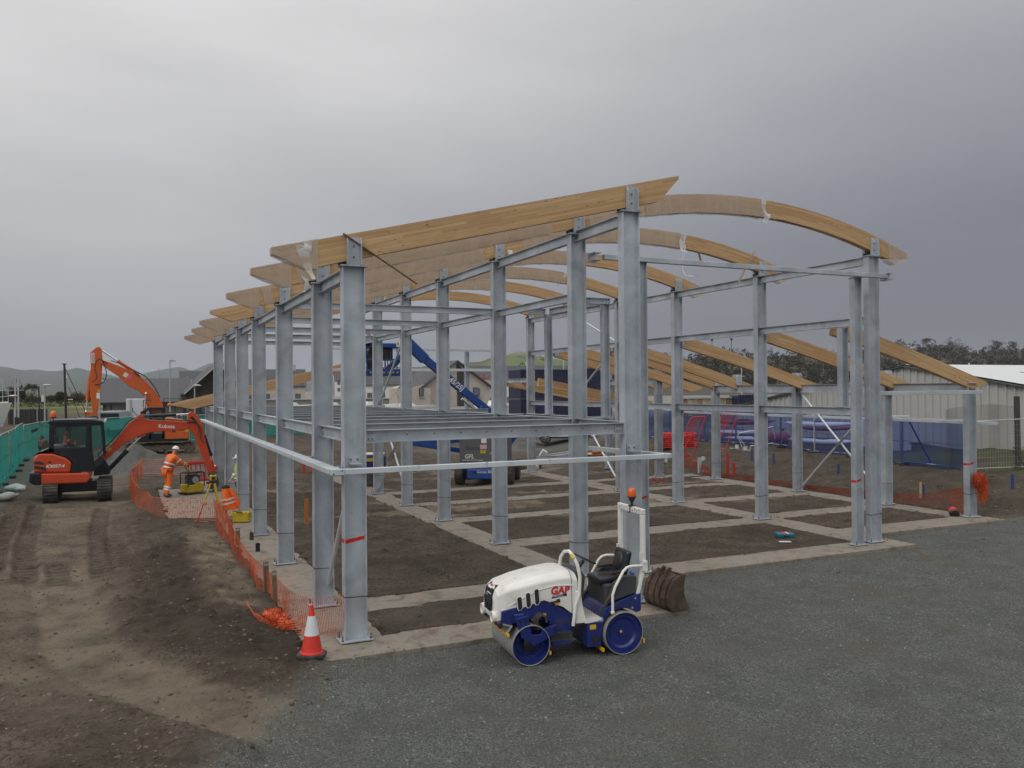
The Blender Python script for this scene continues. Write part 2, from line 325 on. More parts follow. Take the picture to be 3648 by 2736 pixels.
def edge_gravel(x,y):
    # signed: >0 grey aggregate, <0 brown soil
    e=np.minimum(x-(2.80-.72*np.clip(11.9-y,-.4,9)),12.45-y)
    e=np.maximum(e,np.minimum(np.minimum(x-9.0,14.95-y),99)); e=np.maximum(e,np.minimum(x-17.6,16.5-y-.02*(x-17.6)))
    return e+fbm(x,y,.9,3,41)*.8*np.where(x<4,1,.12)+fbm(x,y,5,2,43)*.3
def ground_z(x,y):
    z=fbm(x,y,.35,3,1)*.16+fbm(x,y,1.7,4,5)*.085
    near=sm(70,30,np.hypot(x,y))
    lump=fbm(x,y,4.2,4,9); z=z+np.maximum(lump-.06,0)*.20*near+lump*.03*near+fbm(x,y,11,2,10)*.022*near
    left=sm(2.4,1.4,x)*sm(6,12,y); z=z+left*.12
    sp=spoil(x,y); z=z+sp*(.045+np.abs(lump)*.20+np.maximum(fbm(x,y,1.3,3,93),0)*.12)
    d,_=path_ds(x,y,PATHL); pf=sm(.75,.45,d); z=z*(1-.6*pf)-.03*pf
    for i,p in enumerate(TRACKS):
        d,s=path_ds(x,y,p); w=sm(.27,.20,d)
        z=z*(1-.5*w)-w*(.035+.03*np.sign(np.sin(s*2*math.pi/.34)))+.035*np.exp(-((d-.33)/.07)**2)
    # haul road through the left is flatter
    flat=sm(-3.4,-2.4,x)*sm(.2,-.6,x)*sm(11,15,y); z=z*(1-.35*flat)
    # bank of spoil towards the blue fence
    bank=sm(24.3,28.5,x-.02*(y-20))*sm(11,17,y)*sm(70,50,y); z=z+bank*(.62+fbm(x,y,.6,3,33)*.5)
    # heaps
    for (cx,cy,rx,ry,h) in ((.3,45.5,2.6,2.2,1.25),(-1.6,46.5,1.6,1.5,.75),(23.5,52,2.6,2.2,1.35),(9.5,47,3.4,2.6,.75),(14,45,4,3,.5),(26.6,33,1.5,1.3,.3),(30,18,1.6,1.3,.4)):
        q=np.sqrt(((x-cx)/rx)**2+((y-cy)/ry)**2)+fbm(x,y,1.1,3,77)*.35; z=z+h*np.clip(1-q,0,1)**1.15
    g=sm(-.15,.2,edge_gravel(x,y)); gz=-.035+fbm(x,y,.5,3,21)*.05+fbm(x,y,6,3,23)*.022+fbm(x,y,17,2,24)*.018
    z=z*(1-g)+gz*g
    z=z+sm(56,82,.4*x+.9*y)*1.7
    sd=strip_sd(x,y); soil=.036+np.clip(z*.55,-.025,.09); inner=sm(-.9,-.1,sd)*(1-g)*sm(60,50,y)
    z=z*(1-inner)+soil*inner
    e=sd+(fbm(x,y,2.6,4,51)*.38-.02)*(1-.6*g); z=np.where(e>-.015,np.minimum(z,-.09),z)
    return z
yl=[8.6]
while yl[-1]<62: yl.append(yl[-1]+max(.026,.0023*yl[-1]))
while yl[-1]<5200: yl.append(yl[-1]*1.07+.2)
xl=list(np.arange(-7,26.01,.060)); a=26.07; st=.07
xr=[];xn=[];s_=.1; p_=26.08; q_=-7.07
while p_<5200: xr.append(p_); xn.append(q_); p_+=s_; q_-=s_; s_*=1.075
xs=np.array(xn[::-1]+xl+xr); yb=[]; s_=.3; q_=8.4
while q_>-300: yb.append(q_); q_-=s_; s_*=1.3
ys=np.array(yb[::-1]+yl)
GX,GY=np.meshgrid(xs,ys); GZ=ground_z(GX,GY)
nx,ny=len(xs),len(ys)
co=np.stack([GX.ravel(),GY.ravel(),GZ.ravel()],1).astype(np.float32)
ii=np.arange(nx*ny).reshape(ny,nx); q=np.stack([ii[:-1,:-1],ii[:-1,1:],ii[1:,1:],ii[1:,:-1]],-1).reshape(-1,4)
me=bpy.data.meshes.new('ground'); me.vertices.add(len(co)); me.vertices.foreach_set('co',co.ravel())
me.loops.add(q.size); me.loops.foreach_set('vertex_index',q.ravel().astype(np.int32)); me.polygons.add(len(q)); me.polygons.foreach_set('loop_start',np.arange(0,q.size,4,dtype=np.int32)); me.polygons.foreach_set('loop_total',np.full(len(q),4,np.int32))
me.update(); me.polygons.foreach_set('use_smooth',np.ones(len(q),bool))
x,y=GX.ravel(),GY.ravel()
gm=np.where((x<4.5)&(y<12.6),sm(-1.5,1.1,edge_gravel(x,y)),sm(-.35,.3,edge_gravel(x,y)))

heap=np.zeros_like(x)
for (cx,cy,rx,ry) in ((.3,45.5,4,3.4),(-1.6,46.5,2.6,2.4),(23.5,52,3.4,3)): heap=np.maximum(heap,sm(1.1,.6,np.hypot((x-cx)/rx,(y-cy)/ry)))
gm=np.maximum(gm,heap); gm=np.maximum(gm,sm(-3.5,-4.3,x)*sm(70,60,y)*.6)
inside=sm(3.4,4.2,x)*sm(22.6,22,x)*sm(12,13,y)*sm(41,38,y)
gm=np.maximum(gm,inside*sm(-.02,.16,fbm(x,y,.22,3,61)-.05)*.3)
gm=np.maximum(gm,sm(44,50,y)*sm(14,20,x)*sm(58,50,y)*.7)
sand=np.clip(sm(2.45,2.0,x)*sm(1.0,1.7,x)*sm(14.5,17,y)*sm(27,23,y)*1.2+inside*sm(.05,.17,fbm(x,y*2.2,.35,3,63))*sm(20,25,y)*1.0,0,1)*(.5+fbm(x,y,2.5,3,64))*1.3
flat=sm(-3.6,-2.2,x)*sm(.6,-.9,x)*sm(9,13,y)*sm(52,40,y); sand=np.maximum(sand,flat*.34*(1+fbm(x,y,1.2,3,66)*1.6))
pth=sm(.70,.45,path_ds(x,y,PATHL)[0]+fbm(x,y,2.0,3,95)*.3); sand=np.maximum(sand,pth*.58)
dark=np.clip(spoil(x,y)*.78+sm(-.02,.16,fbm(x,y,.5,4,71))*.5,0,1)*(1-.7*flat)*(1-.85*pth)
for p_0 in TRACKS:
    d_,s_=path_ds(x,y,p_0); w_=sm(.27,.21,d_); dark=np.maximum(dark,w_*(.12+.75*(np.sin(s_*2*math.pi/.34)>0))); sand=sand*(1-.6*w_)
bk=sm(25.5,28,x)*sm(11,15,y)*sm(60,45,y); dark=np.maximum(dark,bk*.55*(1+fbm(x,y,1.5,3,72)))
dist=.4*x+.9*y; grass=sm(86,96,dist+fbm(x,y,.06,3,80)*10)*1.0
grass=np.maximum(grass,sm(29.5,31,x)*sm(34,26,y)*sm(8,14,y)*sm(-.15,.1,fbm(x,y,.8,3,81))*.8)
hard=sm(70,78,dist)*sm(12,22,x); 
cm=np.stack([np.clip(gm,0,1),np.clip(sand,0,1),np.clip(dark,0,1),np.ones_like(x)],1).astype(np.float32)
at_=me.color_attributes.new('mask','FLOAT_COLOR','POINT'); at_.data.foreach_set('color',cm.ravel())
cm=np.stack([np.clip(grass*(1-hard),0,1),np.clip(hard,0,1),np.clip(grass*sm(.0,.12,fbm(x,y,.05,3,83)),0,1),np.ones_like(x)],1).astype(np.float32)
at_=me.color_attributes.new('mask2','FLOAT_COLOR','POINT'); at_.data.foreach_set('color',cm.ravel())
gmat,t,p,o=newmat('site_ground'); co_=coords(t,'Object')
av=t.nodes.new('ShaderNodeAttribute'); av.attribute_name='mask'; sx=t.nodes.new('ShaderNodeSeparateColor'); t.links.new(av.outputs['Color'],sx.inputs[0])
a2=t.nodes.new('ShaderNodeAttribute'); a2.attribute_name='mask2'; s2=t.nodes.new('ShaderNodeSeparateColor'); t.links.new(a2.outputs['Color'],s2.inputs[0])
nb=noise(t,co_,1.3,8,.68); nf=noise(t,co_,16,7,.7); nf2=noise(t,co_,55,4,.7)
soil=mixc(t,ramp(t,nb,.33,.68),(.060,.048,.035),(.145,.118,.089)); soil=mixc(t,ramp(t,nf,.47,.62),soil,(.044,.033,.022))
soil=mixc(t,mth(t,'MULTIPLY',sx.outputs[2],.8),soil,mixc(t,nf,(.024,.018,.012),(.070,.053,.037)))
sandc=mixc(t,nf,(.20,.162,.112),(.31,.25,.175)); soil=mixc(t,mth(t,'MULTIPLY',sx.outputs[1],ramp(t,nb,.2,.55)),soil,sandc)
vo=nn(t,'ShaderNodeTexVoronoi',Scale=52,Randomness=1.0); t.links.new(co_,vo.inputs[0])
sv=t.nodes.new('ShaderNodeSeparateColor'); t.links.new(vo.outputs['Color'],sv.inputs[0])
grav=mixc(t,sv.outputs[0],(.075,.080,.073),(.225,.235,.214)); grav=mixc(t,mth(t,'MULTIPLY',ramp(t,nb,.38,.66),.7),grav,(.095,.100,.090)); grav=mixc(t,mth(t,'MULTIPLY',ramp(t,sv.outputs[1],.972,.985),.6),grav,(.42,.41,.39))
grav=mixc(t,mth(t,'MULTIPLY',ramp(t,noise(t,co_,.55,6,.62),.50,.70),.6),grav,(.135,.122,.096))
g1=mth(t,'ADD',sx.outputs[0],mth(t,'MULTIPLY',mth(t,'SUBTRACT',nf,.5),1.1),0,True); g1=ramp(t,g1,.30,.74)
c=mixc(t,g1,soil,grav)
peb=nn(t,'ShaderNodeTexVoronoi',Scale=21,Randomness=1.0); t.links.new(co_,peb.inputs[0]); sp_=t.nodes.new('ShaderNodeSeparateColor'); t.links.new(peb.outputs['Color'],sp_.inputs[0])
pm=mth(t,'MULTIPLY',ramp(t,sp_.outputs[0],.955,.965),ramp(t,peb.outputs['Distance'],.18,.28,(1,1,1),(0,0,0))); c=mixc(t,mth(t,'MULTIPLY',pm,.8),c,(.27,.25,.22))
gr=mixc(t,noise(t,co_,.35,6,.7),(.050,.072,.020),(.105,.125,.042)); gr=mixc(t,s2.outputs[2],gr,(.235,.185,.095)); c=mixc(t,s2.outputs[0],c,gr)
c=mixc(t,s2.outputs[1],c,mixc(t,noise(t,co_,.3,6,.7),(.16,.155,.135),(.27,.26,.23)))
t.links.new(c,p.inputs['Base Color']); p.inputs['Roughness'].default_value=.93; p.inputs['Specular IOR Level'].default_value=.25
hgt=mth(t,'ADD',mth(t,'MULTIPLY',nf,.9),mth(t,'ADD',mth(t,'MULTIPLY',nf2,.35),mth(t,'MULTIPLY',vo.outputs['Distance'],mth(t,'MULTIPLY',g1,-.55)))); bump(t,p,hgt,1.0,.06)
me.materials.append(gmat); gob=bpy.data.objects.new('ground',me); COL.objects.link(gob); structure(gob)
def gz(x,y): return float(ground_z(np.array([float(x)]),np.array([float(y)]))[0])

# concrete ground beams, one joined lattice
CONC,t,p,o=newmat('cast_concrete'); co_=coords(t); n1_=noise(t,co_,.9,7,.65); n2_=noise(t,co_,9,6,.7)
c=mixc(t,n1_,(.175,.152,.122),(.30,.265,.215)); c=mixc(t,mth(t,'MULTIPLY',ramp(t,n2_,.48,.72),.55),c,(.13,.108,.082)); c=mixc(t,mth(t,'MULTIPLY',ramp(t,noise(t,co_,2.3,7,.7,.6),.50,.64),.75),c,(.105,.085,.063))
ow=mth(t,'MULTIPLY',ramp(t,noise(t,co_,6,3),.60,.64),ramp(t,noise(t,coords(t,'Object',(1,1,1)),.8,2),.55,.6)); c=mixc(t,mth(t,'MULTIPLY',ow,.55),c,(.50,.20,.05))
t.links.new(c,p.inputs['Base Color']); p.inputs['Roughness'].default_value=.85; bump(t,p,n2_,.25,.01)
def lattice(strips,z1,z0,name,mat):
    X=sorted({v for s in strips for v in s[:2]}); Y=sorted({v for s in strips for v in s[2:]}); mb=MB(); idx={}
    def occ(i,j): 
        if i<0 or j<0 or i>=len(X)-1 or j>=len(Y)-1: return False
        cx,cy=(X[i]+X[i+1])/2,(Y[j]+Y[j+1])/2; return any(a<cx<b and c_<cy<e for a,b,c_,e in strips)
    for i in range(len(X)-1):
        for j in range(len(Y)-1):
            if not occ(i,j): continue
            a,b,c_,e=X[i],X[i+1],Y[j],Y[j+1]; mb.add([(a,c_,z1),(b,c_,z1),(b,e,z1),(a,e,z1)],[(0,1,2,3)])
            for (di,dj,pq) in((-1,0,((a,e),(a,c_))),(1,0,((b,c_),(b,e))),(0,-1,((a,c_),(b,c_))),(0,1,((b,e),(a,e)))):
                if not occ(i+di,j+dj): (p0,p1)=pq; mb.add([(*p0,z0),(*p1,z0),(*p1,z1),(*p0,z1)],[(0,1,2,3)])
    return mb.build(name,mat)
structure(lattice(STRIPS,.03,-.3,'concrete_ground_beams',CONC))

# loose stones
def stones(n,name,label,region,smin,smax,mat,seed):
    r=np.random.default_rng(seed); mb=MB(); xs_,ys_=region(r,n); zs=ground_z(xs_,ys_); sd=strip_sd(xs_,ys_); zs=np.where(sd>.02,.03,zs)
    base=[(1,0,0),(-1,0,0),(0,1,0),(0,-1,0),(0,0,1),(.6,.6,.55),(-.6,.55,.5),(-.5,-.6,.5),(.6,-.55,.45)]
    fs=[(4,5,6),(4,6,7),(4,7,8),(4,8,5),(0,2,5),(2,6,5),(2,1,6),(1,7,6),(1,3,7),(3,8,7),(3,0,8),(0,5,8)]
    for a,b,c in zip(xs_,ys_,zs):
        s=smin*(smax/smin)**(r.random()**2.2); j=r.uniform(.65,1.25,(9,3)); k=r.uniform(0,6.28); ck,sk=math.cos(k),math.sin(k); q=[]
        for (u,v,w),jj in zip(base,j):
            u,v,w=u*s*jj[0],v*s*jj[1],w*s*.7*jj[2]; q.append((a+u*ck-v*sk,b+u*sk+v*ck,c+w-s*.12))
        mb.add(q,fs)
    me_=bpy.data.meshes.new(name); me_.from_pydata(mb.v,[],mb.f); me_.materials.append(mat); ob=bpy.data.objects.new(name,me_); COL.objects.link(ob); tag(ob,label,'stones',kind='stuff')
STONE,t,p,o=newmat('stone_chips'); inf=t.nodes.new('ShaderNodeNewGeometry'); cn=mixc(t,inf.outputs['Random Per Island'],(.07,.07,.065),(.26,.255,.235)); t.links.new(cn,p.inputs['Base Color']); p.inputs['Roughness'].default_value=.9
CLOD,t,p,o=newmat('soil_clods'); inf=t.nodes.new('ShaderNodeNewGeometry'); cn=mixc(t,inf.outputs['Random Per Island'],(.05,.039,.028),(.14,.112,.083)); t.links.new(cn,p.inputs['Base Color']); p.inputs['Roughness'].default_value=.95
def reg_gr(r,n):
    a=r.uniform(1,17,n*3); b=8.8+6*r.random(n*3)**.9; k=edge_gravel(a,b)>-.3; return a[k][:n],b[k][:n]
def reg_so(r,n):
    a=r.uniform(-4.5,2.5,n*2); b=9+24*r.random(n*2)**1.5; k=edge_gravel(a,b)<.2; return a[k][:n],b[k][:n]
def reg_in(r,n):
    a=r.uniform(3.6,22.5,n*2); b=r.uniform(13,38,n*2); k=strip_sd(a,b)<.05; return a[k][:n],b[k][:n]
def reg_bk(r,n): return r.uniform(23.6,33,n),r.uniform(15,42,n)
def reg_ed(r,n):
    a=[];b=[]
    while len(a)<n:
        s=STRIPS[r.integers(len(STRIPS))]; k=r.integers(4); u=r.random(); d=r.normal(0,.10)
        if k<2: a.append(s[k]+d); b.append(s[2]+u*(s[3]-s[2]))
        else: b.append(s[k]+d); a.append(s[0]+u*(s[1]-s[0]))
    return np.array(a),np.array(b)
stones(2600,'gravel_chips','loose grey stone chips scattered over the gravel yard',reg_gr,.006,.028,STONE,1)
stones(6500,'soil_clods','loose clods of brown soil scattered left of the steel frame',reg_so,.008,.05,CLOD,2)
stones(2200,'inner_clods','small clods of soil lying between the concrete strips',reg_in,.012,.06,CLOD,3)
stones(1500,'bank_rubble','clods and stones on the soil bank below the blue fence',reg_bk,.02,.11,CLOD,4)
stones(1600,'edge_crumbs','crumbs of soil along the edges of the concrete strips',reg_ed,.008,.03,CLOD,5)
stones(110,'pale_stones','few pale stones strewn over the brown soil',reg_so,.010,.035,M('pale_stone',(.24,.22,.19),.9),6)
# ------------------------------------------------------------------ steel frame
CY=[13.02,15.36,19.48,23.65,27.35,30.95,35.2]
XC,XM,XR,XL=3.22,8.6,17.18,22.95
ORD=['front','second','third','fourth','fifth','sixth','seventh']
REDSPRAY=M('red_spray_paint',(.55,.015,.01),.55,var=.25,scale=20); WIRE=M('black_wire',(.015,.015,.015),.6)
_cache={}
def base_bits(root,d,b,z0=.03):
    k=('plate',d,b)
    if k not in _cache:
        _cache[k]=MB().box((0,0,.012),(d+.16,b+.14,.024)).build('base_plate',STEEL,root,bevel=.003)
        _cache[k].location=(0,0,z0+.016)
        mb=MB(); mb.lathe([(.011,0),(.011,.11)],(0,0,0),n=6); mb.lathe([(.021,.024),(.021,.046)],(0,0,0),n=6); a=mb.build('anchor_bolt',BOLT,root); _cache[k+('b',)]=a; first=True
        g=MB().box((0,0,0),(d+.10,b+.08,.02)).build('grout_packer',BLACKP,root); g.location=(0,0,z0+.007); _cache[k+('g',)]=g
    else:
        c=_cache[k].copy(); COL.objects.link(c); c.parent=root; c.location=(0,0,z0+.016)
        g=_cache[k+('g',)].copy(); COL.objects.link(g); g.parent=root; g.location=(0,0,z0+.007); first=False
    sx,sy=d/2+.045,b/2+.035; n=0
    for i in(-1,1):
        for j in(-1,1):
            a=_cache[k+('b',)]
            if not(first and n==0): a=a.copy(); COL.objects.link(a)
            a.parent=root; a.location=(i*sx,j*sy,z0+.016); n+=1
def shoe(root,z,slope=0,w=.23,h=.44,gap=.096):
    for s in(-1,1):
        if ('shoe',s,h) not in _cache:
            mb=MB(); mb.prism([(-w/2,0),(w/2,0),(w/2,h-.03),(w/2-.02,h),(-w/2+.02,h),(-w/2,h-.03)],(0,s*gap,0),(1,0,0),(0,0,1),.012)
            for i in(-1,1): mb.prism([(0,0),(.07*s,0),(.07*s,h-.10),(.012*s,h),(0,h)],(i*(w/2-.006),s*(gap+.006),0),(0,1,0),(0,0,1),.012)
            o=mb.build('beam_shoe',STEEL,root); mb=MB()
            for q in(.13,.30): mb.lathe([(.016,0),(.016,.022)],(0,s*(gap+.006),q),(0,s,0),n=6)
            mb.build('bolt',BOLT,o); _cache[('shoe',s,h)]=o; o.location=(0,0,z)
        else:
            o=copy_tree(_cache[('shoe',s,h)],root); o.location=(0,0,z)
def column(x,y,ztop,label,row,d=.36,b=.18,z0=.055,cap=True,sh=True,wire=.75,red=None,plate=True,name='steel_column'):
    r=thing(name,label,'steel column',(x,y,0),0,row)
    MB().ibeam((0,0,z0),(0,0,ztop),d,b,.016,.011,up=(1,0,0)).build('shaft',STEEL,r)
    if plate: base_bits(r,d,b,z0-.055+.03-.03+.03 if False else .03)
    if cap: MB().box((0,0,ztop+.011),(d+.07,b+.08,.02)).build('cap_plate',STEEL,r,bevel=.003)
    if sh:
        shoe(r,ztop+.022); MB().box((-.17,0,ztop+.05),(.10,.10,.06)).build('packer',BLACKP,r)
    if wire:
        w=.008; mb=MB(); P=[(-d/2-.005,-b/2-.005),(d/2+.005,-b/2-.005),(d/2+.005,b/2+.005),(-d/2-.005,b/2+.005)]
        for i in range(4):
            a,c=P[i],P[(i+1)%4]; za,zc=[wire+.02*math.sin(i*2+x),wire+.02*math.sin(((i+1)%4)*2+x)]; mb.bar((a[0],a[1],za),(c[0],c[1],zc),.008,.012)
        mb.build('tie_wire',WIRE,r)
    if red:
        mb=MB(); n=14; zz=red; X=[-d/2+.02+i*(d-.04)/n for i in range(n+1)]; vs=[]
        for i,xx in enumerate(X): vs+=[(xx,-.0105,zz+.032-.004*math.sin(i)+.0035*i-.02),(xx,-.0105,zz-.032+.003*math.sin(i*1.7)+.0045*i-.02)]
        o=MB().add(vs,[(2*i,2*i+1,2*i+3,2*i+2) for i in range(n)]).build('spray_mark',REDSPRAY,r); o['label']='red spray paint mark'
        MB().add([(-d/2-.002,-b/2,zz-.02),(-d/2-.002,b/2,zz-.03),(-d/2-.002,b/2,zz+.03),(-d/2-.002,-b/2,zz+.04)],[(0,1,2,3)]).build('spray_mark',REDSPRAY,r)
    return r
rowC='columns of the left-hand row'; rowM='columns of the middle row'; rowR='columns of the right-hand row'; rowL='short columns of the lean-to row'
for i,y in enumerate(CY):
    nm=['tall galvanised column with red spray band, beside the traffic cone','galvanised column second along the left row, behind the red-banded one','galvanised column third along the left row','galvanised column fourth along the left row','galvanised column fifth along the left row','galvanised column sixth along the left row','galvanised column seventh along the left row, last of the tall ones'][i]
    column(XC,y,5.95,nm,rowC,red=1.62 if i==0 else None)
column(XC,39.3,3.3,'short galvanised column at the far end of the left row',rowC,cap=False,sh=False)
for i,y in enumerate(CY):
    nm=['galvanised column rising directly behind the road roller roll bar','galvanised column second in the middle row, just left behind the roller roll bar','galvanised column third in the middle row','galvanised column fourth in the middle row','galvanised column fifth in the middle row','galvanised column sixth in the middle row, beside the lift basket','galvanised column seventh and farthest in the middle row'][i]
    column(8.4 if i==0 else XM,y,7.24,nm,rowM)
for i,y in enumerate(CY[1:]):
    nm=['front galvanised column of the right row, tallest at right','galvanised column second in the right row','galvanised column third in the right row','galvanised column fourth in the right row, hidden partly behind the middle row','galvanised column fifth in the right row, hidden partly behind the middle row','galvanised column sixth in the right row, near the white car'][i]
    column(XR,y,7.29,nm,rowR)
column(XR,38.9,4.5,'shorter galvanised column at the far end of the right row',rowR,cap=False,sh=False)
for i,(x,y,zt) in enumerate(((XL,16.93,4.05),(XL,19.96,4.05),(XL,24.04,4.05),(XL,28.85,4.05),(21.62,31.2,4.42),(21.44,35.2,4.42))):
    nm=['short lean-to column with red mark and orange net bundle','short lean-to column second from the right','short lean-to column third from the right with brace at its foot','short lean-to column fourth from the right behind the orange net','short lean-to column with wide cap plate near the red barriers','farthest short lean-to column near the orange pipes'][i]
    column(x,y,zt,nm,rowL,d=.33,b=.2,red=1.62 if i==0 else None,sh=(i!=0))
column(16.48,15.22,6.70,'slender galvanised post with red mark beside the right front column','slender gable posts',d=.25,b=.16,sh=False,cap=True,red=1.62,wire=0)
column(9.99,15.05,6.70,'slender galvanised post with red mark half hidden behind the roller roll bar','slender gable posts',d=.25,b=.16,sh=False,cap=True,red=1.62,wire=.0)
def post(x,y,z0,z1,label,d=.15,b=.15):
    r=thing('steel_post',label,'steel post',(x,y,0),0,'short upper posts')
    MB().ibeam((0,0,z0+.012),(0,0,z1),d,b,.012,.009,up=(1,0,0)).build('shaft',STEEL,r); MB().box((0,0,z0+.006),(d+.08,b+.06,.012)).build('foot_plate',STEEL,r)
post(9.32,15.42,3.37,5.80,'slim upper post standing on the floor beams right of the second middle column')
post(9.32,18.09,3.37,5.80,'slim upper post standing on the floor beams left of the second middle column')
post(17.22,16.35,3.45,5.55,'upper post between the right row rails beside the sloping timber',.22,.18)
_nb=[0]
def beam(p0,p1,d,b,label,group,plates=True,name='steel_beam',cat='steel beam',sec='I'):
    # p0,p1 = top centre line
    p0,p1=V(p0),V(p1); m=(p0+p1)/2; r=thing(name,label,cat,m,0,group); dn=V((0,0,-d/2))
    mb=MB()
    if sec=='I': mb.ibeam(p0+dn-m,p1+dn-m,d,b,.012,.009)
    elif sec=='BOX':
        mb.bar(p0+dn-m,p1+dn-m,b,d)
    mb.build('web_and_flanges' if sec=='I' else 'hollow_section',STEEL,r,bevel=0 if sec=='I' else .008,seg=2)
    if plates and sec=='I':
        u=(p1-p0).normalized(); s=u.cross(V((0,0,1))).normalized(); pm=MB(); bm_=MB()
        for p,sg in((p0,1),(p1,-1)):
            for sd in(-1,1): pm.bar(p+dn-m+u*(.006*sg)+s*sd*.006,p+dn-m+u*(.16*sg)+s*sd*.006,.014+.006,d*.72)
            for q in(.05,.11):
                for zz in(-.22,.22): bm_.lathe([(.013,-.026),(.013,.026)],p+dn-m+u*(q*sg)+V((0,0,zz*d)),s,n=6)
        pm.build('end_cleat',STEEL,r); bm_.build('bolts',BOLT,r)
    return r
h=.186
NM=['first','second','third','fourth','fifth','sixth']
for i in range(6):
    a,b=CY[i]+.012,CY[i+1]-.012
    sp=f'between the {ORD[i]} and {ORD[i+1]}'
    beam((XC,a,5.985),(XC,b,5.985),.20,.13,f'eaves tie {sp} left-row columns under the timber tips','eaves ties of the left row')
    beam((XC,a,3.36),(XC,b,3.36),.20,.13,f'floor-level tie {sp} left-row columns','floor ties of the left row')
    beam((XM,a,7.32),(XM,b,7.32),.22,.13,f'high tie {sp} middle-row columns just under the timbers','high ties of the middle row')
    if i>0: beam((XM,a,6.02),(XM,b,6.02),.17,.12,f'lower of two ties {sp} middle-row columns','lower ties of the middle row')
    beam((XM,a,3.36),(XM,b,3.36),.20,.13,f'floor-level tie {sp} middle-row columns','floor ties of the middle row')
    if i>0:
        for zt,dd,wd in((7.31,.21,'top'),(5.77,.20,'middle'),(3.44,.20,'lower')):
            beam((XR,a,zt),(XR,b,zt),dd,.13,f'{wd} tie {sp.replace(ORD[i],ORD[i-1],1).replace("and "+ORD[i+1],"and "+ORD[i])} right-row columns','ties of the right row')
beam((XR,CY[6],4.5),(XR,38.9,4.5),.2,.13,'tie running to the last low column of the right row','ties of the right row')
beam((XC,CY[6],3.33),(XC,39.3,3.33),.2,.13,'tie running to the last low column of the left row','floor ties of the left row')
for i,y in enumerate(CY):
    xa,xb=XC+h,(8.4 if i==0 else XM)-h
    beam((xa,y,3.36),(xb,y,3.36),.20,.13,['long front floor beam with a row of small holes, above the galvanised rail','floor beam across from left row to middle row at the second columns','floor beam across at the third columns','floor beam across at the fourth columns','floor beam across at the fifth columns','floor beam across at the sixth columns','floor beam across at the seventh columns'][i],'floor beams across the frame')
    if i<6 and i>0:
        ym=(y+CY[i+1])/2; beam((XC+.07,ym,3.36),(XM-.07,ym,3.36),.17,.12,f'floor joist across midway between the {ORD[i]} and {ORD[i+1]} frames','floor joists across the frame')
    if i>1: beam((xa,y,6.05),(xb,y,6.05),.16,.12,f'high cross beam with bolt holes joining left and middle row at the {ORD[i]} frame','high cross beams')
fb=MB()
for k in range(9): fb.lathe([(.011,0),(.011,.004)],(4.1+k*.47,13.02-.0075,3.27),(0,-1,0),n=8)
_ff=[o for o in COL.objects if o.get('label','').startswith('long front floor beam')][0]
fb.build('bolt_holes',BLACKP,_ff,off=tuple(_ff.location)).location=(0,0,0)
beam((XM+h,15.36,5.93),(9.42,15.36,5.93),.13,.12,'short stub beam right of the second middle column','landing beams')
beam((9.32,15.5,5.95),(9.32,18.0,5.95),.15,.12,'short beam on top of the two slim upper posts','landing beams')
beam((XM+h,18.09,5.95),(9.25,18.09,5.95),.15,.12,'short high beam back from the far slim upper post','landing beams')
beam((9.32,15.2,3.36),(9.32,19.3,3.36),.18,.12,'floor beam carrying the two slim upper posts','landing beams')
beam((XM+h,15.36,3.36),(9.25,15.36,3.36),.18,.12,'short floor stub right of the second middle column','landing beams')
beam((XM+h,19.4,3.36),(9.25,19.4,3.36),.18,.12,'short floor stub right of the third middle column','landing beams')
beam((8.75,24.9,3.36),(10.6,24.9,3.36),.18,.12,'short floor beam right of the fourth middle column','landing beams')
# rails
beam((9.05,15.02,6.81),(17.42,15.02,6.81),.11,.11,'long square rail high across the front between middle and right rows','square rails',sec='BOX')
for x0,lb in((8.86,'open channel stub at the left end of the long high rail'),(17.38,'open channel stub at the right end of the long high rail')):
    r=thing('channel_stub',lb,'steel stub',(x0,15.05,6.75),0,'channel stubs'); mb=MB(); mb.box((0,-.02,.075),(.2,.22,.012)); mb.box((0,-.02,-.075),(.2,.22,.012)); mb.box((-.03,-.02,0),(.012,.22,.138)); mb.build('channel',STEEL,r); MB().box((0,.12,0),(.2,.015,.2)).build('end_plate',STEEL,r)
# galvanised girt around the left and front at chest height of the ground floor
def girt(p0,p1,label,w=.19,hh=.085,lips=True):
    p0,p1=V(p0),V(p1); m=(p0+p1)/2; r=thing('girt_rail',label,'rail',m,0,'galvanised girt rails'); mb=MB(); d,s,u=frame(p1-p0)
    mb.bar(p0-m,p1-m,w,hh); mb.build('rail',GIRT,r,bevel=.006)
    k=MB(); n=max(1,int((p1-p0).length/1.15))
    for i in range(1,n): q=p0-m+(p1-p0)*(i/n); k.bar(q-d*.02,q+d*.02,w+.004,hh+.004)
    k.build('sleeve_joint',GIRT,r)
    return r
GIRT=steel_mat('bright_galvanised_girt',(.64,.69,.71),(.48,.52,.54))
girt((2.86,12.80,2.745),(2.86,38.9,2.745),'long bright galvanised rail running along the outside of the left row')
girt((2.99,12.68,2.745),(8.88,12.68,2.745),'bright galvanised rail across the front behind the roller',.10)
girt((8.98,12.62,2.745),(8.74,15.16,2.745),'short rail returning from the front rail to the second middle column',.12)
cb=thing('corner_bracket','pressed corner bracket joining the left and front galvanised rails','bracket',(2.88,12.68,2.745)); MB().box((0,0,0),(.205,.105,.092)).build('plate',GIRT,cb,bevel=.004); MB().lathe([(.012,0),(.012,.006)],(-.07,-.053,-.025),(0,-1,0),n=8).lathe([(.012,0),(.012,.006)],(.06,-.053,.02),(0,-1,0),n=8).build('bolt',BLACKP,cb)
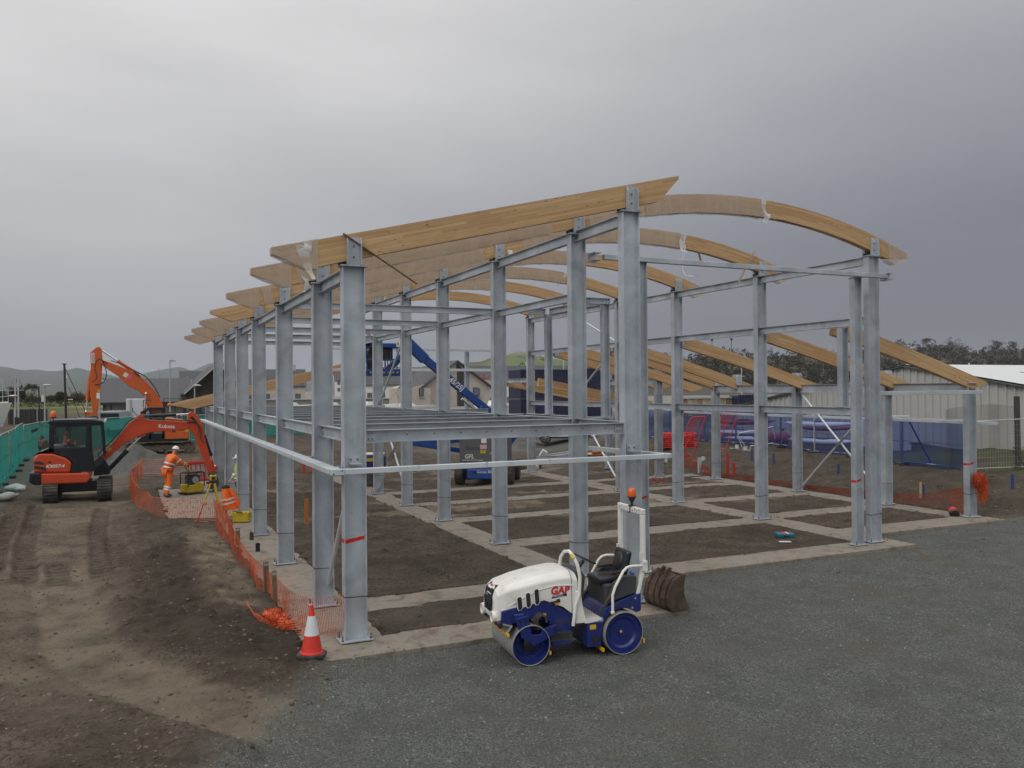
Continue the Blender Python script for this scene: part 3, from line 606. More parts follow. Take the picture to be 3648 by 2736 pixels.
cb=thing('corner_bracket','pressed end bracket at the right end of the front rail','bracket',(8.955,12.68,2.745)); MB().box((0,0,0),(.14,.105,.095)).build('plate',GIRT,cb,bevel=.004); MB().lathe([(.012,0),(.012,.006)],(.03,-.053,-.02),(0,-1,0),n=8).build('bolt',BLACKP,cb)
for i,y in enumerate(CY):
    r=thing('girt_cleat',f'small cleat fixing the long side rail to the {ORD[i]} left-row column','bracket',(3.0,y,2.78),0,'rail cleats'); MB().box((0,0,.01),(.10,.12,.012)).box((.035,0,.05),(.012,.12,.09)).build('angle',STEEL,r); MB().lathe([(.014,0),(.014,.02)],(-.01,-.03,.016),n=6).lathe([(.014,0),(.014,.02)],(-.01,.03,.016),n=6).build('bolts',BOLT,r)
for x,lb in((3.22,'bolted cleat fixing the front rail to the red-banded column'),(8.4,'bolted cleat fixing the front rail to the column behind the roller')):
    r=thing('girt_cleat',lb,'bracket',(x,12.85,2.80),0,'rail cleats'); MB().box((0,.05,.04),(.18,.14,.012)).box((0,.155,.08),(.18,.012,.16)).build('angle',STEEL,r); MB().lathe([(.018,0),(.018,.02)],(-.055,.149,.10),(0,-1,0),n=6).lathe([(.018,0),(.018,.02)],(.055,.149,.10),(0,-1,0),n=6).build('bolts',BOLT,r)
girt((17.4,16.62,3.79),(23.05,16.62,3.79),'galvanised rail across the front of the lean-to',.10,.11)
girt((23.22,16.25,2.86),(23.22,31.4,2.86),'bright galvanised rail along the outside of the lean-to columns',.10,.09)
girt((8.6,38.95,5.97),(17.2,38.95,5.97),'upper of two horizontal rails across the far end',.12,.13)
girt((8.6,38.95,4.96),(17.2,38.95,4.96),'lower of two horizontal rails across the far end',.12,.13)
post(15.5,39.1,.05,5.9,'far post carrying the two horizontal rails at the back',.2,.16)
for a,b,n_ in((16.98,19.90,'first'),(20.02,23.98,'second'),(24.1,28.8,'third')): beam((XL,a,4.07),(XL,b,4.07),.30,.14,f'deep eaves beam, {n_} bay from the right of the lean-to','lean-to eaves beams')
beam((21.6,31.26,4.40),(21.46,35.1,4.40),.26,.14,'deep eaves beam in the farthest lean-to bay','lean-to eaves beams')
# bracing
def brace(p0,p1,label,r=.038,plate=None):
    p0,p1=V(p0),V(p1); m=(p0+p1)/2; o=thing('brace',label,'brace',m,0,'tubular braces'); MB().tube([p0-m,p1-m],r,10).build('tube',GIRT,o,smooth=40)
    d,s,u=frame(p1-p0); mb=MB()
    for p,sg in((p0,1),(p1,-1)): mb.bar(p-m-d*.12*sg,p-m+d*.16*sg,.014,.13,(1,0,0))
    mb.build('end_plate',STEEL,o)
    if plate:
        q=p0+(p1-p0)*plate-m; k=MB(); k.bar(q-d*.30,q+d*.30,.016,.15,(1,0,0)); k.build('splice_plate',STEEL,o); k=MB()
        for e in(-.22,-.12,.12,.22):
            for w in(-.04,.04): k.lathe([(.014,-.02),(.014,.02)],q+d*e+frame(d,(1,0,0))[2]*w,frame(d,(1,0,0))[1],n=6)
        k.build('bolts',BOLT,o)
brace((3.3,15.5,.25),(3.3,13.2,3.0),'thin brace leaning behind the red-banded column')
brace((8.72,30.7,3.0),(8.72,27.5,.2),'bright brace of the cross bracing low in the middle row')
brace((8.6,30.8,.2),(8.6,27.5,3.05),'second dull brace crossing it low in the middle row',plate=.5)
brace((8.6,30.7,3.5),(8.6,27.6,5.8),'upper brace in the middle row beside the lift basket')
brace((XL+.06,23.9,3.75),(XL+.06,20.1,.22),'bright brace of the cross bracing in the lean-to')
brace((XL-.06,23.8,.22),(XL-.06,20.1,3.7),'dull brace with bolted splice crossing in the lean-to',plate=.52)
brace((17.26,30.8,3.2),(17.26,27.5,.2),'bright lower brace in the right row seen past the roll bar column')
brace((17.1,30.8,3.6),(17.1,27.5,5.6),'brace rising through the upper storey of the right row',plate=.85)
brace((17.1,30.8,7.1),(17.1,27.5,5.8),'highest brace in the right row below the arches')

# ------------------------------------------------------------------ glulam timbers
def ztop(x):
    if x<9.4: return 6.17+.2455*(x-1.96)
    th=math.atan(.2455); Rr=15; xc=9.4+Rr*math.sin(th); zc=6.17+.2455*(9.4-1.96)-Rr*math.cos(th); return zc+math.sqrt(Rr*Rr-(x-xc)**2)
def slope(f,x): return (f(x+.01)-f(x-.01))/.02
def glulam(stations,w,name,parent,mat=TIMBER,off=0):
    # stations: list of (xt,zt,xb,zb) -> quad strip box with UVs
    n=len(stations); vs=[]; 
    for xt,zt,xb,zb in stations: vs+=[(xt,-w/2,zt),(xt,w/2,zt),(xb,w/2,zb),(xb,-w/2,zb)]
    fs=[];uv=[]; s=0; S=[0]
    for a,b in zip(stations[:-1],stations[1:]): s+=math.hypot(b[0]-a[0],b[1]-a[1]); S.append(s)
    H=[math.hypot(a[0]-a[2],a[1]-a[3]) for a in stations]
    for i in range(n-1):
        a,b=4*i,4*(i+1)
        fs.append((a,a+3,b+3,b)); uv.append([(S[i],.42),(S[i],.42-H[i]),(S[i+1],.42-H[i+1]),(S[i+1],.42)])
        fs.append((a+1,b+1,b+2,a+2)); uv.append([(S[i]+40,.42),(S[i+1]+40,.42),(S[i+1]+40,.42-H[i+1]),(S[i]+40,.42-H[i])])
        fs.append((a,b,b+1,a+1)); uv.append([(S[i],.425),(S[i+1],.425),(S[i+1],.45),(S[i],.45)])
        fs.append((a+3,a+2,b+2,b+3)); uv.append([(S[i],.012),(S[i],.03),(S[i+1],.03),(S[i+1],.012)])
    fs.append((0,1,2,3)); uv.append([(0,.42),(.16,.42),(.16,.3),(0,.3)]); e=4*(n-1); fs.append((e,e+3,e+2,e+1)); uv.append([(0,.42),(0,.3),(.16,.3),(.16,.42)])
    me=bpy.data.meshes.new(name); me.from_pydata(vs,[],fs); ul=me.uv_layers.new(name='UVMap'); k=0
    for f in uv:
        for c in f: ul.data[k].uv=c; k+=1
    me.materials.append(mat); o=bpy.data.objects.new(name,me); COL.objects.link(o); o.parent=parent; return o
def stat(f,x,dep):
    m=slope(f,x); l=math.hypot(1,m); return (x,f(x),x+dep*m/l,f(x)-dep/l)
def wrap(root,f,xa,xb,dep,w,seed):
    r=random.Random(seed); n=max(3,int((xb-xa)/.16)); mb=MB(); ring=[]
    for i in range(n+1):
        x=xa+(xb-xa)*i/n; m=slope(f,x); l=math.hypot(1,m); nx_,nz_=-m/l,1/l; x0,z0=x,f(x)
        for (k,ys) in((.010,-1),(.010,1),(-dep*.5,1.12),(-dep-.012,1),(-dep-.012,-1),(-dep*.5,-1.12)):
            j=r.uniform(0,.012); y=ys*(w/2+.007)+(j if ys>0 else -j); mb.v.append((x0+nx_*k+r.uniform(-.03,.03)*(0<i<n),y,z0+nz_*k-(r.uniform(0,.02) if k<-.3 else 0)))
    mb.f=[(i*6+j,i*6+(j+1)%6,(i+1)*6+(j+1)%6,(i+1)*6+j) for i in range(n) for j in range(6)]
    mb.build('plastic_wrap',FILM,root,smooth=50)
def tatter(root,p,L_,w,seed,mat=FILMW):
    r=random.Random(seed); n=7; vs=[]; q=V(p); d=V((r.uniform(-.3,.3),0,-1))
    for i in range(n+1):
        t=i/n; ww=w*(1-.6*t)*r.uniform(.7,1.2); vs+=[(q.x-ww/2,q.y+r.uniform(-.02,.02),q.z),(q.x+ww/2,q.y+r.uniform(-.03,.03),q.z+r.uniform(-.03,.03))]
        q=q+d.normalized()*(L_/n); d=d+V((r.uniform(-.4,.4),r.uniform(-.1,.1),r.uniform(-.1,.35)))
    MB().add(vs,[(2*i,2*i+1,2*i+3,2*i+2) for i in range(n)]).build('film_tatter',mat,root,smooth=60)
DEP=.40; GW=.165
def arch(y,xr,label,wraps,seed,tat=()):
    r=thing('glulam_beam',label,'timber beam',(0,y,0),0,'laminated timber roof beams over the steel columns')
    st=[(1.96,ztop(1.96),1.965,ztop(1.96)-.085),(2.45,ztop(2.45),2.53,5.885)]
    xs_=[3.2,5,7,9]+([] if xr<10 else [9.4+.45*i for i in range(1,19)])
    st+=[stat(ztop,x,DEP) for x in xs_ if x<xr-.8]
    if xr<10: st+=[(8.95,ztop(8.95),9.03,ztop(8.95)-DEP*.98),(9.47,ztop(9.47),9.475,ztop(9.47)-.06)]
    else: st+=[stat(ztop,17.75,DEP),(18.40,ztop(18.40),18.37,ztop(18.40)-.10)]
    glulam(st,GW,'timber',r)
    for k,(a,b) in enumerate(wraps): wrap(r,ztop,a,b,DEP,GW,seed*10+k)
    for k,(x,dz,l,w) in enumerate(tat): tatter(r,(x,-.10,ztop(x)+dz),l,w,seed*33+k)
    return r
def tipwrap(r,seed):
    # film over the sloping left tip
    rr=random.Random(seed); mb=MB(); S=[(1.955,ztop(1.96)+.01,ztop(1.96)-.10),(2.2,ztop(2.2)+.012,6.0-.035),(2.5,ztop(2.5)+.014,5.885-.02),(2.66,ztop(2.66)+.012,5.885)]
    for x,a,b in S: mb.v+=[(x,-GW/2-.012,a),(x,GW/2+.012,a),(x,GW/2+.014,b),(x,-GW/2-.014,b)]
    mb.f=[(0,1,2,3)]+[(i*4+j,i*4+(j+1)%4,(i+1)*4+(j+1)%4,(i+1)*4+j) for i in range(3) for j in range(4)]; mb.build('plastic_wrap',FILM,r,smooth=50)
def rtipwrap(r):
    mb=MB()
    for x,a,b in((17.7,ztop(17.7)+.012,ztop(17.7)-.46),(17.95,ztop(17.95)+.014,7.12),(18.2,ztop(18.2)+.012,7.20),(18.42,ztop(18.42)+.01,7.29)): mb.v+=[(x,-GW/2-.012,a),(x,GW/2+.012,a),(x,GW/2+.014,b),(x,-GW/2-.014,b)]
    mb.f=[(12,13,14,15)]+[(i*4+j,i*4+(j+1)%4,(i+1)*4+(j+1)%4,(i+1)*4+j) for i in range(3) for j in range(4)]; mb.build('plastic_wrap',FILM,r,smooth=50)
a=arch(CY[0],9.47,'straight bare timber beam at the very front, over the red-banded column',[],1,[(2.42,-.05,.55,.2),(2.5,0,.45,.14)]); tipwrap(a,1)
a=arch(CY[1],18.4,'curved timber beam second from the front, largest arch at the right',[(2.7,2.98),(3.55,7.9),(8.8,10.2),(10.25,13.62)],2,[(13.62,.02,.75,.14),(13.7,-.35,.4,.2),(2.9,-.3,.35,.12)]); tipwrap(a,2); rtipwrap(a)
a=arch(CY[2],18.4,'curved timber beam third from the front',[(2.7,2.9),(3.6,8.1),(9.2,14.35)],3,[(14.35,.05,.7,.25),(14.4,-.3,1.3,.06),(8.9,-.3,.35,.15)]); tipwrap(a,3); rtipwrap(a)
a=arch(CY[3],18.4,'curved timber beam fourth from the front',[(3.6,13.2)],4,[(13.2,.02,.7,.2),(13.3,-.3,.4,.16)]); rtipwrap(a)
a=arch(CY[4],18.4,'curved timber beam fifth from the front',[(2.5,8.3),(8.9,14.8)],5,[(14.8,.02,.7,.16)]); tipwrap(a,5)
a=arch(CY[5],18.4,'curved timber beam sixth from the front',[(2.6,2.95),(3.6,13.5)],6,[(8.9,-.3,1.4,.05)]); tipwrap(a,6)
a=arch(CY[6],18.4,'farthest curved timber beam, darker and bare',[(1.99+.55,2.8)],7,[(8.8,-.35,.3,.2)]); tipwrap(a,7)
def lz(x): t=(x-17.45)/6.5; return 5.80-1.80*(.86*t+.14*t*t)
def lz2(x): t=(x-17.25)/6.4; return 4.50-1.2*(.93*t+.07*t*t)
for i,(y,f,x0,x1,lb) in enumerate(((16.93,lz,17.5,23.65,'sloping lean-to timber nearest the camera at far right'),(19.7,lz,17.45,23.95,'sloping lean-to timber second from the right'),(23.8,lz,17.45,23.95,'sloping lean-to timber third from the right'),(27.45,lz,17.45,23.95,'sloping lean-to timber fourth from the right'),(28.85,lz,17.45,23.95,'sloping lean-to timber fifth from the right'),(31.1,lz,17.45,23.95,'sloping lean-to timber sixth from the right'),(33.1,lz,17.45,23.6,'seventh sloping lean-to timber of the upper group'),
    (34.6,lz2,17.3,23.6,'lower far timber nearest of the low sloping group'),(36.2,lz2,17.3,23.6,'lower far timber in the middle of the low sloping group'),(38.0,lz2,17.3,23.6,'lower far timber farthest of the low sloping group'))):
    r=thing('glulam_beam',lb,'timber beam',(0,y,0),0,'sloping lean-to timbers'); dp=.40 if f is lz else .38
    st=[stat(f,x0,dp)]+[stat(f,x0+(x1-.55-x0)*k/6,dp) for k in range(1,7)]+[(x1,f(x1),x1-.03,f(x1)-.07)]
    glulam(st,.16,'timber',r); 
    if f is lz and i!=0: MB().box((17.43,-.09,f(17.5)-.19),(.22,.012,.30)).box((17.43,.09,f(17.5)-.19),(.22,.012,.30)).build('fixing_plate',STEEL,r)
r=thing('beam_bearing','loose steel bearing shoe on the eaves beam between lean-to columns','bracket',(XL,27.45,0)); shoe(r,4.075)
for y,lb in((39.3,'low timber at the far left end, front one of the pair'),(41.0,'low timber at the far left end, rear one of the pair')):
    r=thing('glulam_beam',lb,'timber beam',(0,y,0),0,'low timbers at the far left end'); f=lambda x:3.44+.236*(x-1.65)
    glulam([(1.65,f(1.65),1.66,f(1.65)-.05),(2.4,f(2.4),2.5,f(2.4)-.40)]+[stat(f,x,.41) for x in(4,6,8,9.6)],.16,'timber',r)
def strip(p0,p1,lb,mid=None):
    p0,p1=V(p0),V(p1); m=(p0+p1)/2; r=thing('edge_strip',lb,'cardboard strip',m,0,'hanging cardboard edge strips'); mb=MB()
    mb.bar(p0-m,p1-m,.008,.06,(0,1,0)); mb.bar(p0-m+V((0,.03,0)),p1-m+V((0,.03,0)),.05,.008,(0,0,1)); mb.build('strip',CAREDGE,r)
strip((3.05,12.90,6.46),(4.25,12.88,5.72),'brown cardboard edge strip hanging from the front timber beside its shoe')
strip((16.85,19.3,8.02),(16.2,19.3,7.0),'brown edge strip hanging from the third timber near the right row')
strip((14.85,19.35,7.88),(14.93,19.35,7.62),'short brown edge strip dangling under the third timber')
strip((14.1,15.26,7.98),(15.1,15.26,7.86),'brown edge strip peeling from under the second timber')
# ------------------------------------------------------------------ road roller
def mirror_y(f):
    for s in(1,-1): f(s)
def arcpts(c,r,a0,a1,n): return [(c[0]+r*math.cos(a0+(a1-a0)*i/n),c[1]+r*math.sin(a0+(a1-a0)*i/n)) for i in range(n+1)]
rr=thing('road_roller','small white and blue ride-on tandem roller parked on the gravel','road roller',(6.05,11.3,-.035),R(174))
def drum(x,r,rec,nm):
    d=MB().lathe([(r-.03,.5-rec),(r-.014,.5-rec),(r-.012,.497),(r-.004,.5),(r,.495),(r,-.495),(r-.004,-.5),(r-.012,-.497),(r-.014,-.5+rec),(r-.03,-.5+rec)],(x,0,r),(0,1,0),56,False).build(nm,DRUM,rr,smooth=35); d['label']='smooth steel drum, scuffed and dusty'
    for s in(1,-1):
        mb=MB(); mb.lathe([(.001,0),(.06,0),(.06,-.03),(r*.62,-.03),(r*.72,0),(r-.0135,0),(r-.0135,rec-.004),(r-.016,rec-.004),(r-.016,.001)],(x,s*(.5-rec+.001),r),(0,s,0),48,False); mb.build('drum_disc',BLUEP,d,smooth=35)
        if rec>.1:
            mb=MB(); mb.lathe([(.10,0),(.10,.07),(.07,.09),(.001,.09)],(x,s*(.5-rec),r),(0,s,0),20)
            for k in range(6): a=k*math.pi/3; mb.lathe([(.014,0),(.014,.02)],(x+.15*math.cos(a),s*(.5-rec),r+.15*math.sin(a)),(0,s,0),6)
            mb.build('hub',BLACKG,d,smooth=35)
        else:
            MB().lathe([(.02,0),(.02,.006)],(x+.03,s*(.5-rec),r+.02),(0,s,0),8).build('grease_mark',YELLOWP,d)
drum(.715,.295,.13,'front_drum'); drum(-.78,.32,.05,'rear_drum')
# front chassis
fc=MB(); fc.prism([(1.13,.62),(1.13,.80),(.85,.86),(.50,.93),(.04,.68),(.04,.22),(.34,.20),(.40,.60),(.72,.66),(1.0,.60)],(0,0,0),(1,0,0),(0,0,1),.80); ch=fc.build('front_chassis',BLUEP,rr,bevel=.012,seg=2)
mb=MB()
for k in range(4): mb.box((.22+.0*k,.401,.315+.022*k),(.30,.006,.010))
mb.build('radiator_grille',BLACKP,ch); MB().box((.20,.402,.35),(.34,.004,.13)).build('decal_panel',DGREY,ch)
text_mesh('lettering','HAMM',.075,DGREY,ch,(.20,.4035,.565),(-1,0,0),(0,0,1),.001)
text_mesh('lettering','HAMM',.075,DGREY,ch,(.20,-.4035,.565),(1,0,0),(0,0,1),.001)
for s in(1,-1):
    MB().box((.47,s*.403,.70),(.05,.004,.035)).build('warning_label',BYELLOW,ch)
    fk=MB(); fk.prism([(.95,.70),(.75,.73),(.70,.44),(.55,.44),(.55,.50),(.31,.56),(.295,.43),(.66,.275),(.855,.41)],(0,s*.455,0),(1,0,0),(0,0,1),.055)
    f=fk.build('drum_fork',BLUEP,rr,bevel=.008,seg=2); mb=MB()
    for q in((.88,.66),(.80,.66),(.72,.36),(.34,.50),(.35,.46)): mb.lathe([(.013,0),(.013,.014)],(q[0],s*.483,q[1]),(0,s,0),6)
    mb.build('bolts',BLACKG,f)
    MB().box((.88,s*.415,.69),(.16,.06,.12)).build('fork_bracket',BLUEP,rr,bevel=.01)
    mb=MB()
    for k in range(5): mb.tube([(.56-.006*k+.10*math.cos(a)*(1-.06*k),s*(.41+.016*k),.60+.13*math.sin(a)*(1-.05*k)) for a in [R(-60+24*i) for i in range(11)]],.013,8)
    mb.build('hydraulic_hoses',RUBBER,rr,smooth=60)
# scraper across the front drum
MB().bar((1.06,-.49,.47),(1.06,.49,.47),.035,.05).build('scraper_bar',YELLOWP,rr,bevel=.006)
MB().add([(1.07,-.47,.49),(1.07,.47,.49),(.99,.47,.60),(.99,-.47,.60)],[(0,1,2,3)]).bar((1.0,-.4,.58),(1.12,-.4,.62),.03,.02).bar((1.0,.4,.58),(1.12,.4,.62),.03,.02).build('splash_plate',DRUM,rr)
MB().bar((.415,-.49,.15),(.415,.49,.15),.03,.05).build('scraper_bar',YELLOWP,rr); MB().bar((-1.12,-.49,.17),(-1.12,.49,.17),.025,.06).build('scraper_bar',YELLOWP,rr); MB().bar((-.44,-.49,.10),(-.44,.49,.10),.03,.05).build('scraper_bar',YELLOWP,rr)
MB().tube([(1.18,-.36,.60),(1.18,.36,.60)],.018,8).lathe([(.03,0),(.04,.03),(.04,.06)],(1.16,-.40,.60),(0,-1,0),10).lathe([(.03,0),(.04,.03),(.04,.06)],(1.16,.36,.60),(0,1,0),10).build('tie_bar',BLACKP,rr,smooth=40)
# bonnet, lofted
SEC=[(1.205,.70,.93,.985,.26,.25,.17),(1.17,.69,1.0,1.07,.32,.31,.235),(1.06,.73,1.065,1.14,.375,.365,.285),(.78,.84,1.125,1.215,.405,.395,.31),(.48,.915,1.175,1.27,.415,.405,.315),(.18,.79,1.205,1.305,.42,.41,.315),(.04,.68,1.20,1.30,.425,.41,.31),(-.06,.655,1.15,1.25,.425,.405,.30)]
def hood_ring(s):
    x,zb,zs,zt,wb,ws,wt=s; h=[(wb,zb),(wb+.006,zb+.05),(ws+.012,(zb+zs)/2),(ws,zs-.012),(ws-.010,zs+.012),((ws+wt)/2,(zs+zt)/2+.004),(wt+.012,zt-.016),(wt-.012,zt-.004),(wt*.5,zt+.012),(0,zt+.016)]
    return [(x,y,z) for y,z in h]+[(x,-y,z) for y,z in h[-2::-1]]
rings=[hood_ring(s) for s in SEC]; n=len(rings[0]); mb=MB()
for rg in rings: mb.v+=rg
mb.f=[(i*n+j,i*n+j+1,(i+1)*n+j+1,(i+1)*n+j) for i in range(len(rings)-1) for j in range(n-1)]+[tuple(range(n)),tuple(range((len(rings)-1)*n,len(rings)*n))]
hd=mb.build('bonnet',WHITEP,rr,smooth=15); hd['label']='white moulded engine bonnet'
for s in(1,-1):
    for k,(x,z,l) in enumerate(((.86,.90,.17),(.73,.94,.19),(.60,.98,.20))):
        q=MB(); l*=1.12; pts=[(-.034,-l/2+.03),(-.012,-l/2),(.022,-l/2),(.034,-l/2+.03),(.034,l/2-.02),(.016,l/2),(-.016,l/2),(-.034,l/2-.02)]
        q.prism(pts,(x,s*(.402+.008*k),z),(1,0,-.10),(.08,0,1),.03); q.build('vent_slot',BLACKP,hd)
        q=MB(); o2=[(a*1.32,b*1.10) for a,b in pts]; ring=[]
        for i in range(8): ring.append((i,(i+1)%8,8+(i+1)%8,8+i))
        U_=V((1,0,-.10)).normalized(); W_=V((.08,0,1)).normalized(); q.add([V((x,s*(.418+.008*k),z))+U_*a+W_*b for a,b in o2]+[V((x,s*(.422+.008*k),z))+U_*a+W_*b for a,b in pts],ring); q.build('vent_rim',WHITEP,hd)
    MB().bar((.26,s*.43,.885),(.40,s*.43,.87),.03,.025).box((.26,s*.425,.89),(.06,.02,.05)).build('bonnet_handle',BLACKP,hd,bevel=.005)
    MB().box((.28,s*.4235,.845),(.055,.003,.04)).build('warning_label',YELLOWP,hd)
    u=(-s,0,0)
    text_mesh('lettering','GAP',.155,REDP,hd,(.235,s*.425,1.035),u,(0,-s*.06,1),.002,shear=.18,bold=.006)
    BST=MB().add([(.135,s*.4245,.985),(.36,s*.4245,.935),(.36,s*.4245,.93),(.135,s*.4245,.945)],[(0,1,2,3)]) if False else MB().add([(.12,s*.4255,.985),(.345,s*.4255,.965),(.37,s*.4255,.93),(.12,s*.4255,.95)],[(0,1,2,3)])
    b=BST.build('logo_bar',BLUEP,hd); text_mesh('small_lettering','HIRE SOLUTIONS',.026,WHITEP,hd,(.235,s*.4275,.956),(-s,0,-.09 if s>0 else .09),(0,0,1),.0008)
    # lamps
    mb=MB(); mb.lathe([(.075,-.12),(.088,0),(.082,.03),(.066,.032),(.060,.01),(.001,.0)],(1.215,s*.25,.70),(1,0,0),20); lp=mb.build('lamp_ring',WHITEP,rr,smooth=40); lp['label']='white round lamp surround'
    MB().lathe([(.001,.004),(.05,.006),(.054,.01)][::-1],(1.22,s*.25,.70),(1,0,0),16).build('lens',M('lamp_lens',(.5,.5,.47),.15,.3) if s>0 else bpy.data.materials['lamp_lens'],lp)
MB().prism([(-.34,.0),(.34,.0),(.32,.16),(-.32,.16)],(1.15,0,.64),(0,1,0),(0,0,1),.10).build('front_apron',WHITEP,rr,bevel=.03,seg=3)
for k_ in(0,1):
    pts_=[q for q in hood_ring(SEC[-2] if k_ else (.415,.885,1.178,1.277,.417,.407,.315))]
    if k_==0: continue
    MB().tube([(a+.002,b*1.004,c+.003) for a,b,c in pts_],.004,5).build('panel_seam',DGREY,hd)
for s in(1,-1):
    MB().tube([(1.12,s*.352,.80),(.95,s*.398,.90),(.75,s*.413,1.00),(.55,s*.418,1.075),(.30,s*.421,1.115),(.02,s*.424,1.10)],.007,6).build('raised_swage',WHITEP,hd,smooth=50)
# grille wraps the nose
mb=MB(); mb.add([(1.215,-.17,.74),(1.215,.17,.74),(1.222,.19,.90),(1.222,-.19,.90),(1.192,.185,1.06),(1.192,-.185,1.06),(1.12,.155,1.118),(1.12,-.155,1.118),(1.02,.13,1.155),(1.02,-.13,1.155)],[(0,1,2,3),(3,2,4,5),(5,4,6,7),(7,6,8,9)])
for k in range(6): mb.box((1.226-.002*k,0,.765+.032*k),(.02,.31+.01*k,.012))
gl=mb.build('grille',BLACKG,rr); MB().box((1.152,0,1.10),(.008,.15,.10),(0,R(-58),0)).build('sticker',WHITEP,gl)
text_mesh('lettering','GAP',.055,REDP,gl,(1.160,0,1.108),(0,1,0),(-.53,0,.85),.001,shear=.15,bold=.002); text_mesh('lettering','HAMM',.045,GALV,gl,(1.238,0,.985),(0,1,0),(-.15,0,1),.001)
text_mesh('lettering','GAP',.095,REDP,hd,(.90,.06,1.192),(0,1,0),(-1,0,.22),.002,shear=.18,bold=.004); q=MB().add([(.845,-.05,1.2065),(.845,.16,1.2065),(.825,.16,1.2105),(.825,-.07,1.2105)],[(0,1,2,3)]).build('logo_bar',BLUEP,hd); q.location=(0,0,.004)
# middle: bulkhead, step, dash
st=MB(); st.prism([(-.02,.52),(-.02,1.0),(-.10,1.02),(-.13,.80),(-.17,.62),(-.20,.52)],(0,.415,0),(1,0,0),(0,0,1),.03); st.prism([(-.02,.52),(-.02,1.0),(-.10,1.02),(-.13,.80),(-.17,.62),(-.20,.52)],(0,-.415,0),(1,0,0),(0,0,1),.03); st.build('side_bracket',WHITEP,rr,bevel=.008)
fl=MB().box((-.31,0,.565),(.30,.86,.02)).box((-.31,.43,.545),(.30,.02,.06)).box((-.31,-.43,.545),(.30,.02,.06)).build('step_plate',WHITEP,rr); mb=MB()
for i in range(7):
    for j in range(10): mb.box((-.20-.036*i,-.36+.08*j,.578),(.022,.04,.006),(0,0,R(45 if (i+j)%2 else -45)))
mb.build('tread_pattern',M('dirty_cream',(.46,.43,.36),.7,dirt=.5,dirtc=(.16,.13,.09)),fl)['kind']='stuff'
MB().prism([(-.02,.60),(-.02,1.16),(-.08,1.28),(-.16,1.30),(-.26,1.18),(-.24,.98),(-.14,.86),(-.14,.60)],(0,.0,0),(1,0,0),(0,0,1),.52).build('dash_console',DGREY,rr,bevel=.03,seg=3)
sw=MB(); sw.tube([(-.20,0,1.20),(-.34,0,1.36)],.028,10); sw.build('steering_column',BLACKP,rr,smooth=40)
d_,s_,u_=frame(V((-.5,0,1))); sw=MB(); sw.tube([V((-.36,0,1.385))+(s_*math.cos(a)+u_*math.sin(a))*.175 for a in [2*math.pi*i/28 for i in range(29)]],.016,8,False)
for k in range(3): a=2*math.pi*k/3+.3; sw.tube([V((-.36,0,1.375)),V((-.36,0,1.385))+(s_*math.cos(a)+u_*math.sin(a))*.17],.014,6)
sw.build('steering_wheel',BLACKP,rr,smooth=50)
MB().tube([(.03,.44,.50),(-.01,.44,.80),(-.075,.44,.96),(-.085,.44,1.22),(-.05,.43,1.40),(.00,.38,1.53),(.03,.30,1.585),(.055,.18,1.56),(.065,.06,1.46),(.055,-.02,1.32),(.02,-.03,1.14)],.026,12).build('grab_hoop',WHITEP,rr,smooth=50)
MB().tube([(.002,.41,1.49),(.012,.365,1.545)],.028,10).build('hoop_label',YELLOWP,rr)
MB().tube([(-.22,-.12,1.12),(-.36,-.20,1.24)],.014,8).ell((-.37,-.21,1.26),(.03,.03,.035)).build('control_lever',BLACKP,rr,smooth=50)
# rear body
rb=MB(); poly=[(-.19,.16),(-.19,.50),(-.415,.54),(-.50,.69),(-.63,.76),(-.99,.86),(-1.10,.88),(-1.10,.60),(-1.04,.62)]+arcpts((-.78,.32),.36,R(42),R(176),12)+[(-1.13,.22)]
poly=[(-.20,.15),(-.20,.52),(-.42,.55),(-.50,.70),(-.63,.77),(-.99,.87),(-1.10,.89),(-1.10,.62)]+[( -.78-.365*math.cos(a),.32+.365*math.sin(a)) for a in [R(50+ (150-50)*i/10) for i in range(11)]]+[(-.44,.40),(-.43,.15)]
rbo=rb.prism(poly,(0,0,0),(1,0,0),(0,0,1),.88).build('rear_chassis',BLUEP,rr,bevel=.01,seg=2)
for s in(1,-1):
    text_mesh('lettering','HD 10 C',.10,DGREY,rbo,(-.80,s*.4425,.735),(-s,0,0),(0,0,1),.001,shear=.1)
    MB().lathe([(.016,0),(.016,.006)],(-.95,s*.442,.68),(0,s,0),10).lathe([(.016,0),(.016,.006)],(-1.0,s*.442,.82),(0,s,0),10).build('bolt',GALV,rbo); MB().box((-.29,s*.442,.45),(.10,.003,.07)).build('warning_label',YELLOWP,rbo); MB().lathe([(.06,0),(.06,.004)],(-.33,s*.442,.26),(0,s,0),16).build('jack_hole',BLACKP,rbo)
    MB().prism([(-.43,.58),(-.50,.72),(-.62,.79),(-1.02,.89),(-1.05,1.14),(-.98,1.17),(-.80,1.16),(-.66,1.06),(-.60,.90),(-.52,.76)],(0,s*.375,0),(1,0,0),(0,0,1),.09).build('seat_side_panel',DGREY,rr,bevel=.02,seg=2)
    gr_=MB().tube([(-.615,s*.45,.64),(-.615,s*.45,.90),(-.66,s*.45,1.02),(-.80,s*.45,1.25),(-.86,s*.45,1.30),(-.94,s*.45,1.315),(-1.18,s*.43,1.30)],.022,10).ell((-.615,s*.45,.64),(.035,.03,.035),10,6).build('side_grab_rail',WHITEP,rr,smooth=50)
MB().box((-.80,0,.86),(.50,.66,.34)).build('seat_base',DGREY,rr,bevel=.02,seg=2)
ss=MB().box((-.72,.0,1.07),(.46,.48,.09)).build('seat_cushion',BLACKG,rr,bevel=.035,seg=3); MB().box((-.72,0,1.015),(.40,.40,.05)).build('seat_frame',BLACKP,rr)
